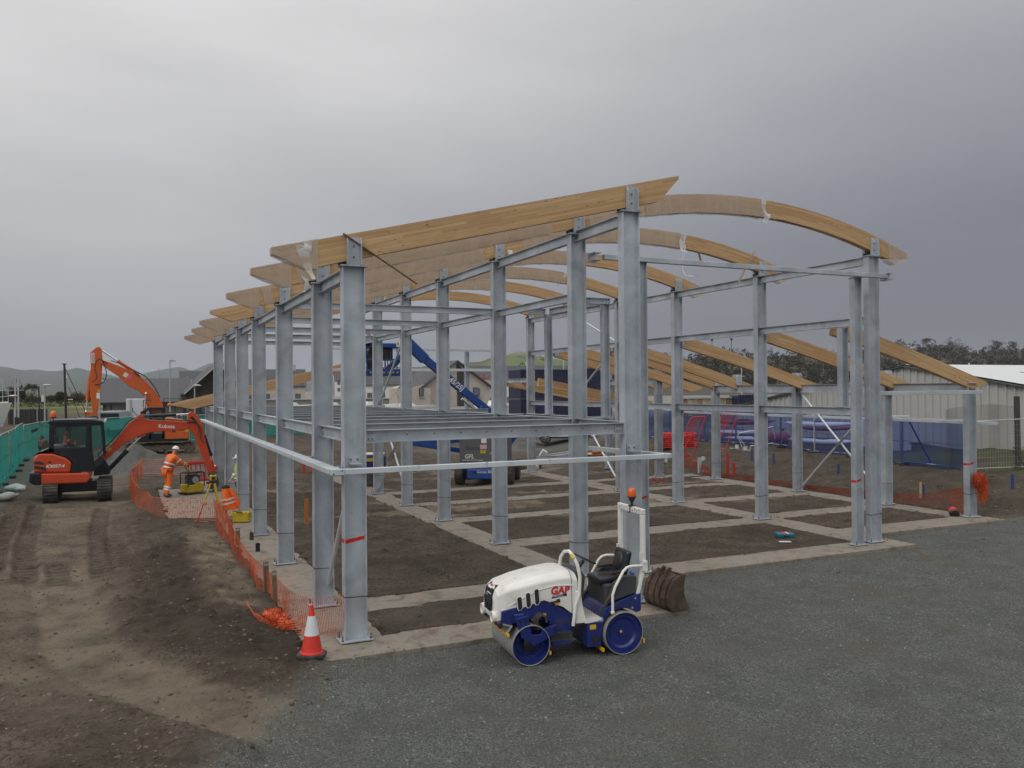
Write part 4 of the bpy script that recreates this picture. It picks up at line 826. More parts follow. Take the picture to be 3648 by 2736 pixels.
MB().box((-.985,0,1.29),(.10,.44,.42),(0,R(-14),0)).build('seat_backrest',BLACKG,rr,bevel=.045,seg=3); MB().ell((-.945,0,1.32),(.05,.13,.15),14,8,(0,R(-14),0)).build('back_pad',BLACKP,rr,smooth=60)
for s in(1,-1): MB().bar((-.96,s*.26,1.20),(-.70,s*.27,1.19),.055,.045).build('armrest',BLACKP,rr,bevel=.015,seg=2)
MB().tube([(-.93,-.2,1.13),(-.86,-.1,1.125),(-.80,.02,1.13),(-.88,.18,1.13)],.009,6).build('seat_belt',M('belt_red',(.22,.03,.03),.7),rr)
MB().ell((-1.02,.30,1.175),(.035,.07,.03),10,6).build('fuel_cap',M('blue_cap',(.02,.10,.45),.4),rr,smooth=60)
# roll bar
rp=MB(); 
for s in(1,-1):
    rp.bar((-1.165,s*.385,1.22),(-1.165,s*.385,2.075),.085,.062,(1,0,0))
rp.bar((-1.165,-.4275,2.12),(-1.165,.4275,2.12),.065,.09); o_=rp.build('roll_bar',WHITEP,rr,bevel=.01,seg=2); o_['label']='tall white roll bar'
for s in(1,-1):
    MB().bar((-1.165,s*.385,1.24),(-1.05,s*.385,.84),.075,.055,(1,0,0)).build('roll_bar_foot',WHITEP,rr,bevel=.008); MB().box((-1.165,s*.44,1.30),(.09,.03,.16)).tube([(-1.165,s*.40,1.36),(-1.165,s*.48,1.36)],.014,8).box((-1.12,s*.40,1.44),(.015,.06,.12)).build('hinge_bracket',WHITEP,rr)
mb=MB()
for k in range(10): mb.lathe([(.010,0),(.010,.003)],(-1.131,-.33+.074*k,2.14 if k%2 else 2.11),(1,0,0),8)
mb.build('adjust_holes',BLACKP,o_)['kind']='stuff'
bc=MB().lathe([(.06,0),(.06,.012),(.022,.02),(.02,.06),(.035,.075),(.055,.13),(.07,.135),(.07,.155)],(-1.165,.03,2.165),n=18).build('beacon_base',BLACKP,rr,smooth=40); MB().lathe([(.066,.155),(.068,.20),(.058,.255),(.035,.282),(.001,.288)],(-1.165,.03,2.165),n=18).build('beacon_lens',ORANGEB,bc,smooth=50)
MB().tube([(-1.13,.03,2.16),(-1.12,.05,2.07),(-1.125,-.02,2.06)],.008,6).build('beacon_cable',BLACKP,bc)
# ------------------------------------------------------------------ cone, bucket
CONEW=M('cone_white_sleeve',(.62,.63,.66),.35,var=.08); CONER=M('cone_red',(.60,.035,.02),.45,dirt=.1)
cz=gz(2.44,12.44)
cn=thing('traffic_cone','red and white traffic cone on a black base at the frame corner','traffic cone',(2.42,12.40,max(gz(2.42+a_,12.40+b_) for a_ in(-.2,0,.2) for b_ in(-.2,0,.2))-.02),R(20))
b=MB(); oct_=[(.225*math.cos(R(22.5+45*i))*(1.0 if i%2 else 1.0),.225*math.sin(R(22.5+45*i))) for i in range(8)]
b.prism(oct_,(0,0,.03),(1,0,0),(0,1,0),.06); b.build('base',RUBBER,cn,bevel=.015,seg=2)
def cseg(z0,z1,nm,m,dr=0): 
    f=lambda z:.158-.135*(z-.06)/.69
    return MB().lathe([(f(z0)+dr,z0),(f(z1)+dr,z1)],n=32).build(nm,m,cn,smooth=50)
MB().lathe([(.175,.058),(.172,.075),(.156,.085),(.12,.22)],n=32).build('skirt',CONER,cn,smooth=40); cseg(.08,.33,'lower_cone',CONER); cseg(.32,.60,'sleeve',CONEW,.003); cseg(.59,.73,'upper_cone',CONER); MB().lathe([(.030,.725),(.028,.75),(.018,.757),(.001,.757)],n=20).build('tip',CONER,cn,smooth=40)
bk=thing('digger_bucket','rusty ribbed excavator bucket lying on the concrete behind the roller','excavator bucket',(8.62,12.16,.03),R(4))
prof=[(.06,.0),(-.03,.10),(-.05,.24),(.0,.42),(.10,.56),(.22,.62)]
mb=MB(); t_=.012; n=len(prof)
vs=[(x,y,z) for y in(0,.66) for x,z in prof]+[(x+.018,y,z+.004) for y in(0,.66) for x,z in prof]
mb.add(vs,[(i,i+1,n+i+1,n+i) for i in range(n-1)]+[(2*n+i,3*n+i,3*n+i+1,2*n+i+1) for i in range(n-1)]); mb.add([(.06,0,0),(.06,.66,0),(.44,.66,.0),(.44,0,.0),(.06,0,.02),(.06,.66,.02),(.44,.66,.012),(.44,0,.012)],[(0,1,2,3),(4,7,6,5),(2,6,7,3)])
mb.build('shell',RUST,bk)
for y in(-.006,.666):
    MB().prism([(.06,.0),(.44,.0),(.455,.04),(.38,.14),(.33,.30),(.34,.50),(.36,.60),(.30,.645),(.22,.62),(.10,.56),(.0,.42),(-.05,.24),(-.03,.10)],(0,y,0),(1,0,0),(0,0,1),.02).build('side_plate',RUST,bk,bevel=.004)
for y in(.06,.22,.38,.56):
    q=MB(); P_=prof[1:]; 
    for (a,b_) in zip(P_[:-1],P_[1:]): q.bar((a[0]-.012,y,a[1]),(b_[0]-.012,y,b_[1]),.05,.035,(0,1,0))
    q.build('wear_rib',RUST,bk)
for y in(.24,.40): MB().prism([(.02,.46),(.10,.56),(.20,.615),(.26,.70),(.20,.74),(.10,.66)],(0,y,0),(1,0,0),(0,0,1),.03).build('hanger_ear',RUST,bk,bevel=.004)
MB().bar((.36,0,.61),(.36,.66,.61),.05,.03).build('lip',RUST,bk)
# ------------------------------------------------------------------ people
def skin_mesh(name,J,E,mat,parent,sub=1,root='pelvis'):
    names=list(J); me=bpy.data.meshes.new(name); me.from_pydata([J[k][0] for k in names],[(names.index(a),names.index(b)) for a,b in E],[])
    o=bpy.data.objects.new(name,me); COL.objects.link(o); md=o.modifiers.new('s','SKIN'); 
    if not me.skin_vertices: me.skin_vertices.new()
    for i,k in enumerate(names):
        r=J[k][1]; r=r if isinstance(r,tuple) else (r,r); sv=me.skin_vertices[0].data[i]; sv.radius=r; sv.use_root=(k==root)
    md.use_smooth_shade=True; o.modifiers.new('u','SUBSURF').levels=sub
    m2=bpy.data.meshes.new_from_object(o.evaluated_get(bpy.context.evaluated_depsgraph_get())); bpy.data.objects.remove(o); m2.name=name; m2.materials.clear(); m2.materials.append(mat)
    m2.polygons.foreach_set('use_smooth',[True]*len(m2.polygons))
    q=bpy.data.objects.new(name,m2); COL.objects.link(q); q.parent=parent; return q
def person(label,loc,rz,P,jacket,trousers,helmet=HELM,bands=True,group=None,scale=1,feet=True,torso=None):
    r=thing('person',label,'person',loc,rz,group,scale)
    J={k:(v,q) for k,(v,q) in P.items()}
    E=[('pelvis','chest'),('chest','neck'),('neck','head'),('head','crown')]
    for s in 'lr': E+=[('chest','sh'+s),('sh'+s,'el'+s),('el'+s,'wr'+s),('wr'+s,'ha'+s),('pelvis','hi'+s),('hi'+s,'kn'+s),('kn'+s,'an'+s),('an'+s,'to'+s)]
    b=skin_mesh('body',J,E,SKIN,r)
    def sub(keys,ed,nm,mat,grow,rt):
        K={k:(J[k][0],tuple(x+grow for x in (J[k][1] if isinstance(J[k][1],tuple) else (J[k][1],)*2))) for k in keys}
        return skin_mesh(nm,K,ed,mat,r,1,rt)
    jk=sub(['pelvis','chest','neck','shl','ell','wrl','shr','elr','wrr'],[('pelvis','chest'),('chest','neck'),('chest','shl'),('shl','ell'),('ell','wrl'),('chest','shr'),('shr','elr'),('elr','wrr')],'jacket',jacket,.028,'chest')
    if trousers: sub(['pelvis','hil','knl','anl','hir','knr','anr'],[('pelvis','hil'),('hil','knl'),('knl','anl'),('pelvis','hir'),('hir','knr'),('knr','anr')],'trousers',trousers,.016,'pelvis')
    for s in 'lr':
        a,t=V(J['an'+s][0]),V(J['to'+s][0])
        if feet: MB().ell((a+t)/2+V((0,0,.0)),(.15,.058,.06),10,7,(0,0,math.atan2(t.y-a.y,t.x-a.x))).build('boot',BOOT,r,smooth=60)
        w,h_=V(J['wr'+s][0]),V(J['ha'+s][0]); d=(h_-w).normalized(); _,sd,up=frame(d); mb=MB()
        for k in range(4):
            o=h_+sd*(-.028+.019*k); mb.tube([o,o+d*.035,o+d*.055-up*.02,o+d*.05-up*.045],[.010,.010,.009,.007],6)
        sg=1 if s=='l' else -1; mb.tube([h_-d*.03+sd*.03*sg,h_+d*.01+sd*.05*sg,h_+d*.035+sd*.045*sg-up*.015],[.011,.010,.008],6); mb.build('fingers',BOOT if jacket is HIVIS else SKIN,r,smooth=60)
    hp=V(J['head'][0]); cr_=V(J['crown'][0]); ax=(cr_-V(J['neck'][0])).normalized(); rot=V((0,0,1)).rotation_difference(ax).to_euler(); m=rot.to_matrix()
    f=MB(); f.ell(hp+m@V((.095,0,.0)),(.028,.016,.03),8,6); 
    for s in(-1,1): f.ell(hp+m@V((.0,s*.085,.0)),(.02,.012,.032),8,6)
    f.build('nose_and_ears',SKIN,r,smooth=60)
    f=MB()
    for s in(-1,1): f.ell(hp+m@V((.083,s*.032,.022)),(.01,.012,.008),8,6)
    f.ell(hp+m@V((.085,0,-.045)),(.01,.026,.006),8,6); f.build('eyes_and_mouth',DCLOTH,r)
    if helmet:
        c=hp+m@V((0,0,.065)); mb=MB(); prof=[(.001,.115),(.06,.105),(.10,.07),(.122,.02),(.126,-.005)]; mb.lathe(prof[::-1],c,ax,18)
        hl=mb.build('helmet',helmet,r,smooth=50); k=MB(); k.lathe([(.126,-.004),(.15,-.012),(.15,-.018),(.126,-.012)],c,ax,18,False); k.prism([(.10,-.09),(.20,-.06),(.215,0),(.20,.06),(.10,.09)],c+m@V((0,0,-.012)),m@V((1,0,0)),m@V((0,1,0)),.010); k.build('brim',helmet,hl,smooth=50)
    else: MB().ell(hp+m@V((-.012,0,.035)),(.105,.092,.105),12,8).build('hair',DCLOTH,r,smooth=60)
    if bands:
        def band(a,b,t,rad,w=.03):
            a,b=V(a),V(b); c=a+(b-a)*t; MB().lathe([(rad[0],-w),(rad[0]+.004,0),(rad[0],w)],c,(b-a),16,False).build('reflective_band',REFL,r,smooth=60)
        pe,chs=J['pelvis'][0],J['chest'][0]
        for t in(.22,.62): band(pe,chs,t,((torso or .205),))
        for s in 'lr':
            band(J['sh'+s][0],J['el'+s][0],.6,(.102,)); band(J['el'+s][0],J['wr'+s][0],.45,(.086,))
            if trousers is jacket:
                for t in(.35,.55): band(J['kn'+s][0],J['an'+s][0],t,(.098,))
    return r
def pose(pelvis,chest,neck,head,crown,l,rr_,tr=(.15,.19)):
    P={'pelvis':(pelvis,(.12,.165)),'chest':(chest,tr),'neck':(neck,(.062,.062)),'head':(head,(.085,.10)),'crown':(crown,(.075,.085))}
    for s,d in(('l',l),('r',rr_)):
        P['sh'+s]=(d[0],.075);P['el'+s]=(d[1],.055);P['wr'+s]=(d[2],.040);P['ha'+s]=(d[3],(.022,.042));P['hi'+s]=(d[4],.105);P['kn'+s]=(d[5],.078);P['an'+s]=(d[6],.058);P['to'+s]=(d[7],(.04,.05))
    return P
lean=pose((-.02,0,.98),(.12,0,1.34),(.22,0,1.54),(.29,0,1.68),(.31,0,1.80),
 ((.16,.22,1.46),(.33,.27,1.24),(.58,.20,1.12),(.66,.19,1.11),(-.02,.11,.93),(.06,.13,.52),(-.04,.14,.10),(.12,.15,.05)),
 ((.16,-.22,1.46),(.34,-.28,1.24),(.58,-.20,1.13),(.66,-.19,1.12),(-.02,-.11,.93),(-.02,-.13,.52),(-.16,-.14,.10),(.0,-.15,.05)))
stand=pose((0,0,.96),(0.01,0,1.34),(.02,0,1.54),(.05,0,1.68),(.05,0,1.80),
 ((0,.22,1.46),(.03,.29,1.18),(.20,.26,.98),(.27,.24,.94),(0,.10,.92),(.03,.11,.50),(-.02,.12,.09),(.13,.14,.05)),
 ((0,-.22,1.46),(.03,-.29,1.18),(.20,-.26,.98),(.27,-.24,.94),(0,-.10,.92),(.0,-.11,.50),(-.05,-.12,.09),(.10,-.14,.05)))
sit=pose((0,0,.12),(.0,0,.50),(.03,0,.70),(.07,0,.84),(.07,0,.96),
 ((0,.22,.62),(.16,.28,.36),(.40,.22,.34),(.47,.21,.34),(.05,.11,.10),(.46,.14,.16),(.52,.14,-.28),(.68,.14,-.32)),
 ((0,-.22,.62),(.16,-.28,.36),(.40,-.22,.34),(.47,-.21,.34),(.05,-.11,.10),(.46,-.14,.16),(.52,-.14,-.28),(.68,-.14,-.32)))
person('person in full orange hi-vis and white helmet guiding the plate compactor',(1.28,33.75,.03),R(28),lean,HIVIS,HIVIS,scale=1.03)
person('person in yellow hi-vis and white helmet half hidden behind a left-row column',(3.37,29.35,.03),R(192),stand,HIVISY,DCLOTH,scale=1.0)

# ------------------------------------------------------------------ excavators
def track_part(root,cx,cy,length,h,w,axis,name='track',mat=RUBBER,gap=.12,rollers=4,grous=.022):
    # axis 'x' or 'y' : travel direction
    r=h/2; L2=length/2-r; pr=arcpts((L2,r),r,-math.pi/2,math.pi/2,10)+arcpts((-L2,r),r,math.pi/2,1.5*math.pi,10)
    inn=arcpts((L2,r),r-.05,-math.pi/2,math.pi/2,10)+arcpts((-L2,r),r-.05,math.pi/2,1.5*math.pi,10)
    ax=V((1,0,0)) if axis=='x' else V((0,1,0)); sd=V((0,1,0)) if axis=='x' else V((1,0,0)); c=V((cx,cy,0)); n=len(pr); vs=[]
    for s in(-1,1):
        for pp in(pr,inn): vs+=[c+ax*a+V((0,0,b))+sd*(s*w/2) for a,b in pp]
    f=[]
    for i in range(n):
        j=(i+1)%n; f+=[(i,j,2*n+j,2*n+i),(n+i,3*n+i,3*n+j,n+j),(i,n+i,n+j,j),(2*n+i,2*n+j,3*n+j,3*n+i)]
    tr=MB().add(vs,f).build(name,mat,root,smooth=40)
    per=[]; 
    def at_(s):
        s%= (4*L2+2*math.pi*r)
        if s<2*L2: return (-L2+s,0,0,-1)
        s-=2*L2
        if s<math.pi*r: a=-math.pi/2+s/r; return (L2+r*math.cos(a),r+r*math.sin(a),math.cos(a),math.sin(a))
        s-=math.pi*r
        if s<2*L2: return (L2-s,2*r,0,1)
        s-=2*L2; a=math.pi/2+s/r; return (-L2+r*math.cos(a),r+r*math.sin(a),math.cos(a),math.sin(a))
    tot=4*L2+2*math.pi*r; k=int(tot/gap); mb=MB()
    for i in range(k):
        a,b,nx_,nz_=at_(i*tot/k); q=c+ax*a+V((0,0,b)); nn_=ax*nx_+V((0,0,nz_)); mb.bar(q-sd*(w*.49),q+sd*(w*.49),grous*1.6,grous*2,nn_)
    g=mb.build('grousers',mat,tr); g['kind']='stuff'
    mb=MB()
    for i in range(rollers): mb.lathe([(.09,-w*.42),(.09,w*.42)],c+ax*(-L2+2*L2*i/(rollers-1))+V((0,0,.15)),sd,14)
    for e in(-1,1): mb.lathe([(r*.72,-w*.3),(r*.72,w*.3)],c+ax*(e*L2)+V((0,0,r)),sd,20)
    mb.build('rollers_and_idlers',MUDDY,tr,smooth=40)['kind']='stuff'
    fr=MB(); fr.box(c+V((0,0,r*1.05)),(length*.66,w*.5,r*.75) if axis=='x' else (w*.5,length*.66,r*.75)); fr.build('track_frame',MUDDY,tr,bevel=.02)
    return tr
def poly(root,pts,y,w,name,mat,bev=.02,par=None,lab=None):
    o=MB().prism(pts,(0,y,0),(1,0,0),(0,0,1),w).build(name,mat,par or root,bevel=bev,seg=2)
    if lab: o['label']=lab
    return o
def ram(root,a,b,y,r0,frac,name='hydraulic_ram',mat=BLACKG):
    a,b=V((a[0],y,a[1])),V((b[0],y,b[1])); m=a+(b-a)*frac; o=MB().tube([a,m],r0,12).lathe([(r0*1.15,-.05),(r0*1.15,.05)],m,(b-a),12).ell(a,(r0*1.1,)*3,10,6).build(name,mat,root,smooth=40); MB().tube([m,b],r0*.5,10).ell(b,(r0,r0*1.2,r0),10,6).build('piston_rod',CHROME,o,smooth=40); return o
def hose(root,pts,r=.016,name='hose',par=None):
    P=[V(p) for p in pts]; q=[]
    for i in range(len(P)-1):
        p0,p1,p2,p3=P[max(i-1,0)],P[i],P[i+1],P[min(i+2,len(P)-1)]
        for k in range(6):
            t=k/6; q.append(.5*((2*p1)+(p2-p0)*t+(2*p0-5*p1+4*p2-p3)*t*t+(3*p1-p0-3*p2+p3)*t**3))
    q.append(P[-1]); MB().tube(q,r,6).build(name,RUBBER,par or root,smooth=60)
def sh(l,dx,dz=0): return [(a-dx,b-dz) for a,b in l]
e1=thing('mini_excavator','orange-red compact excavator with black cab working beside the green fence','excavator',(-1.7,34.5,gz(-1.7,33.4)+.0))
X0=-1.7
for x in(-2.575,-.865): track_part(e1,x-X0,0,2.6,.70,.47,'y',gap=.11,grous=.025)
MB().box((0,0,.52),(1.5,1.1,.34)).lathe([(.42,.0),(.42,.1)],(0,0,.64),n=20).build('undercarriage_frame',BLACKG,e1,bevel=.02)
MB().prism([(-.95,.10),(.95,.10),(.95,.50),(-.95,.50)],(0,1.55,0),(1,0,0),(0,0,1),.10).bar((-.5,1.5,.35),(-.4,.5,.45),.1,.12).bar((.5,1.5,.35),(.4,.5,.45),.1,.12).build('dozer_blade',MUDDY,e1,bevel=.02)
S=lambda l:sh(l,X0)
poly(e1,S([(-3.18,.74),(-3.18,1.08),(-1.36,1.02),(-1.30,.85),(-1.42,.66),(-2.9,.68)]),-.05,1.85,'lower_skirt',ORP,.05)
poly(e1,S([(-3.24,.78),(-3.22,1.12),(-2.85,1.10),(-2.85,.66),(-3.08,.68)]),-.05,1.9,'counterweight_bumper',BLACKG,.05)
ec=poly(e1,S([(-3.10,1.10),(-3.10,1.62),(-2.95,1.79),(-2.5,1.76),(-2.1,1.60),(-1.90,1.42),(-1.96,1.04)]),-.05,1.78,'engine_cover',ORP,.07,lab='orange-red engine cover')
mb=MB(); mb.prism(S([(-3.07,1.50),(-2.88,1.50),(-2.72,1.38),(-3.08,1.42)]),(0,-.945,0),(1,0,0),(0,0,1),.02); mb.build('vent_opening',BLACKP,ec); mb=MB(); mb.prism(S([(-3.08,1.36),(-2.72,1.28),(-2.70,1.15),(-3.07,1.26)]),(0,-.945,0),(1,0,0),(0,0,1),.02); mb.build('vent_opening',BLACKP,ec)
MB().lathe([(.04,0),(.04,.01)],(-2.60-X0,-.945,1.46),(0,-1,0),12).build('lock',BLACKP,ec)
text_mesh('lettering','KX057-4',.155,M('decal_white',(.72,.72,.7),.5,var=.06),ec,(-2.43-X0,-.948,1.305),(1,0,.0),(0,0,1),.002,shear=.25,bold=.004)
poly(e1,S([(-3.02,1.76),(-2.62,1.96),(-2.30,1.93),(-1.95,1.72),(-1.72,1.45),(-1.62,1.05),(-1.94,1.05),(-1.88,1.43),(-2.1,1.63),(-2.5,1.79),(-2.95,1.82)]),-.05,1.74,'top_cowl',BLACKG,.03)
cabY0,cabY1=-.92,.32; cy_=(cabY0+cabY1)/2; cw=cabY1-cabY0
cab=MB()
def slab(pts,y,w): cab.prism(S(pts),(0,y,0),(1,0,0),(0,0,1),w)
for y in(cabY0+.04,cabY1-.04):
    slab([(-2.64,1.80),(-2.60,2.85),(-2.47,2.85),(-2.47,1.80)],y,.08); slab([(-1.50,1.20),(-1.44,2.85),(-1.32,2.85),(-1.30,1.90),(-1.20,1.06),(-1.40,1.06)],y,.08); slab([(-.98,2.80),(-.90,2.80),(-.83,1.60),(-.90,1.60)],y,.06)
    slab([(-2.62,2.68),(-2.60,2.86),(-.92,2.82),(-.96,2.72)],y,.07)
slab([(-2.64,1.80),(-2.47,1.95),(-1.40,1.95),(-1.30,1.06),(-1.62,1.06),(-1.80,1.55),(-2.1,1.74)],cabY0+.04,.07)
cb_=cab.build('cab_frame',BLACKG,e1,bevel=.015)
rf=MB().prism(S([(-2.66,2.84),(-2.62,2.93),(-2.3,2.96),(-1.3,2.95),(-.93,2.90),(-.88,2.83),(-.95,2.78),(-2.62,2.80)]),(0,cy_,0),(1,0,0),(0,0,1),cw+.06).build('cab_roof',BLACKG,e1,bevel=.03,seg=2); MB().box((-1.45-X0,cy_,2.962),(.62,.7,.02),(0,R(1),0)).build('roof_hatch',M('pale_hatch',(.30,.32,.33),.3),rf)
MB().add([(-2.47-X0,cabY0+.02,1.95),(-1.48-X0,cabY0+.02,1.95),(-1.45-X0,cabY0+.02,2.72),(-2.47-X0,cabY0+.02,2.72)],[(0,1,2,3)]).build('side_window',CABGL,e1)
MB().add([(-2.47-X0,cabY1-.02,1.95),(-1.45-X0,cabY1-.02,1.95),(-1.45-X0,cabY1-.02,2.72),(-2.47-X0,cabY1-.02,2.72)],[(0,1,2,3)]).build('side_window',CABGL,e1)
MB().add([(-.87-X0,cabY0+.06,1.6),(-.87-X0,cabY1-.06,1.6),(-.94-X0,cabY1-.06,2.78),(-.94-X0,cabY0+.06,2.78)],[(0,1,2,3)]).build('windscreen',CABGL,e1)
MB().add([(-1.28-X0,cabY0+.03,1.10),(-.90-X0,cabY0+.03,1.35),(-.97-X0,cabY0+.03,2.74),(-1.36-X0,cabY0+.03,2.74)],[(0,1,2,3)]).build('quarter_window',CABGL,e1)
MB().tube([(-1.95-X0,cabY0+.03,1.95),(-1.95-X0,cabY0+.03,2.7)],.016,6).build('window_bar',BLACKP,e1)
for y in(cabY0+.1,cabY1-.1): MB().box((-.84-X0,y,2.88),(.08,.12,.10)).build('work_lamp',M('lamp_face',(.6,.6,.58),.3) if y<-.5 else bpy.data.materials['lamp_face'],e1,bevel=.01)
MB().tube([(-2.5-X0,cabY0+.2,2.9),(-2.5-X0,cabY0+.2,3.02)],.02,8).lathe([(.10,3.02-3.02),(.11,.03)],(-2.5-X0,cabY0+.2,3.02),n=16).build('beacon_stem',BLACKP,e1); MB().lathe([(.10,0),(.105,.06),(.09,.16),(.05,.21),(.001,.22)],(-2.5-X0,cabY0+.2,3.05),n=16).build('beacon_lens',ORANGEB,e1,smooth=50)
MB().tube([(-2.64-X0,cabY0,2.7),(-2.85-X0,cabY0-.1,2.78),(-2.98-X0,cabY0-.14,2.62)],.012,6).box((-3.05-X0,cabY0-.14,2.60),(.22,.04,.10),(0,R(-25),0)).build('mirror',BLACKP,e1); MB().tube([(-.88-X0,cabY0,2.6),(-.74-X0,cabY0-.05,2.62)],.012,6).box((-.71-X0,cabY0-.05,2.5),(.03,.10,.28)).build('mirror',BLACKP,e1)
MB().box((-2.15-X0,cy_,1.75),(.5,.5,.14)).box((-2.40-X0,cy_,2.08),(.12,.46,.6),(0,R(-10),0)).build('operator_seat',BLACKP,e1,bevel=.04,seg=2)
MB().tube([(-1.45-X0,cy_-.22,1.5),(-1.42-X0,cy_-.22,1.95)],.02,6).tube([(-1.45-X0,cy_+.22,1.5),(-1.42-X0,cy_+.22,1.95)],.02,6).build('control_levers',BLACKP,e1)
boom=poly(e1,S([(-1.05,1.46),(-.97,1.57),(-.35,2.32),(-.02,2.76),(.18,2.90),(.34,2.93),(.63,2.85),(2.04,2.72),(2.13,2.58),(2.04,2.44),(.66,2.36),(.35,2.25),(-.20,1.97),(-.86,1.34)]),.42,.26,'boom',ORP,.02,lab='bent orange-red boom arm')
text_mesh('lettering','Kubota',.20,bpy.data.materials['decal_white'],boom,(1.28-X0,.287,2.575),(1,0,-.05),(.05,0,1),.002,bold=.004); MB().box((-.72-X0,.288,1.76),(.16,.004,.10),(0,R(-48),0)).build('warning_label',BYELLOW,boom)
poly(e1,S([(.20,2.86),(.30,3.05),(.42,3.06),(.55,2.86)]),.42,.16,'ram_bracket',ORP,.01); poly(e1,S([(.28,2.30),(.34,2.20),(.50,2.22),(.60,2.34)]),.42,.20,'ram_bracket',ORP,.01)
stick=poly(e1,S([(1.98,2.60),(2.08,3.08),(2.18,3.15),(2.30,3.08),(2.52,2.78),(2.64,2.50),(2.65,2.20),(3.00,.76),(2.93,.70),(2.80,.70),(2.28,2.2),(2.06,2.46)]),.42,.22,'dipper_arm',ORP,.015)
MB().prism(S([(2.13,2.92),(2.22,2.95),(2.42,2.68),(2.30,2.66)]),(0,.42,0),(1,0,0),(0,0,1),.235).build('arm_recess',BLACKG,stick)
ram(e1,(.40-X0,2.98),(2.13-X0,3.04),.42,.065,.68); ram(e1,(-.82-X0,.92),(.42-X0,2.27),.42,.085,.55); ram(e1,(2.66-X0,2.16),(3.05-X0,.95),.42,.06,.62)
poly(e1,S([(-1.25,.80),(-1.22,1.35),(-1.02,1.55),(-.85,1.36),(-.68,.98),(-.70,.84)]),.36,.40,'swing_post',BLACKG,.03); 
poly(e1,S([(2.78,.72),(2.86,.80),(3.10,.98),(3.16,.90),(3.02,.66)]),.42,.14,'bucket_link',ORP,.01)
bm=MB(); bm.prism(S([(2.78,.70),(2.98,.72),(3.12,.55),(3.20,.30),(3.10,.12),(2.85,.06),(2.76,.05),(2.86,.22),(2.84,.45)]),(0,.42,0),(1,0,0),(0,0,1),.55); bm.build('digging_bucket',RUST,e1,bevel=.02)
for yy in(.24,.36): hose(e1,[(a-X0,yy,b) for a,b in((-1.0,1.35),(-1.08,1.62),(-.72,2.0),(-.35,2.42),(0,2.86),(.5,2.95),(1.2,2.86),(1.9,2.79),(2.3,2.74),(2.45,2.45),(2.40,2.2))],.02,'hydraulic_hose')
hose(e1,[(a-X0,.28,b) for a,b in((2.0,2.70),(2.35,2.70),(2.52,2.4),(2.5,2.1),(2.62,1.9))],.018,'hydraulic_hose')
person('person in orange hi-vis seated in the compact excavator cab',(-2.1,34.5+cy_,gz(-1.7,33.4)+1.72),0,sit,HIVIS,DCLOTH,None,feet=False,bands=True)
MB().ell((-2.35-X0,cabY0+.25,1.99),(.22,.16,.10),12,8).build('white_bag',M('white_bag',(.6,.6,.58),.6),e1,smooth=60)

e2=thing('excavator','large orange tracked excavator with raised arm behind the compact one','excavator',(1.7,58,gz(1.7,56.8)-.05)); X0=1.7
for y in(-1.0,1.0): track_part(e2,.02,y,4.15,.82,.6,'x','track',MUDDY,gap=.16,rollers=6,grous=.03)
MB().box((0,0,.55),(1.6,1.6,.4)).lathe([(.6,0),(.6,.2)],(0,0,.7),n=20).build('undercarriage_frame',MUDDY,e2)
eh=poly(e2,S([(1.95,.88),(1.95,2.20),(2.25,2.30),(3.25,2.10),(3.42,1.70),(3.42,1.0),(3.25,.86)]),0,2.4,'engine_house',ORB,.06); MB().box((2.5-X0,-1.205,1.55),(.22,.02,.30)).build('door_latch_panel',RUST,eh); MB().box((3.28-X0,-1.21,1.55),(.2,.02,.35)).build('hazard_label',BYELLOW,eh); MB().box((2.95-X0,-1.205,1.62),(.28,.02,.22)).build('vent_opening',BLACKP,eh)
poly(e2,S([(.25,.80),(.25,1.0),(3.3,1.0),(3.3,.84)]),0,2.45,'deck',BLACKG,.03); poly(e2,S([(1.15,1.0),(1.15,1.75),(1.95,1.75),(1.95,1.0)]),-.75,.9,'side_locker',DGREY,.03); MB().box((1.6-X0,-1.205,1.35),(.55,.01,.25)).build('white_decal',WHITEP,e2)
cab=MB(); S2=S
for y in(-1.2,-.25):
    for pts in([(.42,1.0),(.35,1.9),(.62,2.72),(.92,2.92),(1.02,2.80),(.70,2.58),(.47,1.9),(.52,1.0)],[(1.05,1.0),(1.12,2.85),(1.24,2.85),(1.2,1.0)],[(1.80,1.0),(1.86,2.85),(1.98,2.85),(1.96,1.0)],[(.90,2.80),(.95,2.95),(1.98,2.95),(1.98,2.80)],[(.42,.98),(.36,1.35),(1.95,1.35),(1.95,.98)]): cab.prism(S(pts),(0,y,0),(1,0,0),(0,0,1),.09)
cab.build('cab_frame',BLACKG,e2,bevel=.02); MB().prism(S([(.90,2.90),(1.0,3.0),(1.9,3.0),(2.0,2.92)]),(0,-.72,0),(1,0,0),(0,0,1),1.05).build('cab_roof',BLACKG,e2,bevel=.03)
MB().add([(.5-X0,-1.22,1.35),(1.95-X0,-1.22,1.35),(1.95-X0,-1.22,2.8),(.9-X0,-1.22,2.8),(.5-X0,-1.22,1.95)],[(0,1,2,3,4)]).build('side_window',CABGL,e2); MB().add([(.44-X0,-1.18,1.1),(.44-X0,-.28,1.1),(.40-X0,-.28,1.9),(.86-X0,-.28,2.85),(.86-X0,-1.18,2.85),(.40-X0,-1.18,1.9)],[(0,1,2,5),(5,2,3,4)]).build('windscreen',CABGL,e2)
MB().box((1.4-X0,-.7,1.55),(.5,.5,.16)).box((1.66-X0,-.7,1.95),(.14,.5,.7)).build('operator_seat',BLACKP,e2,bevel=.03)
person('person seated at the controls of the large excavator',(1.45,57.3,gz(1.7,56.8)+1.55),R(180),sit,HIVISY,DCLOTH,None,feet=False,bands=False)
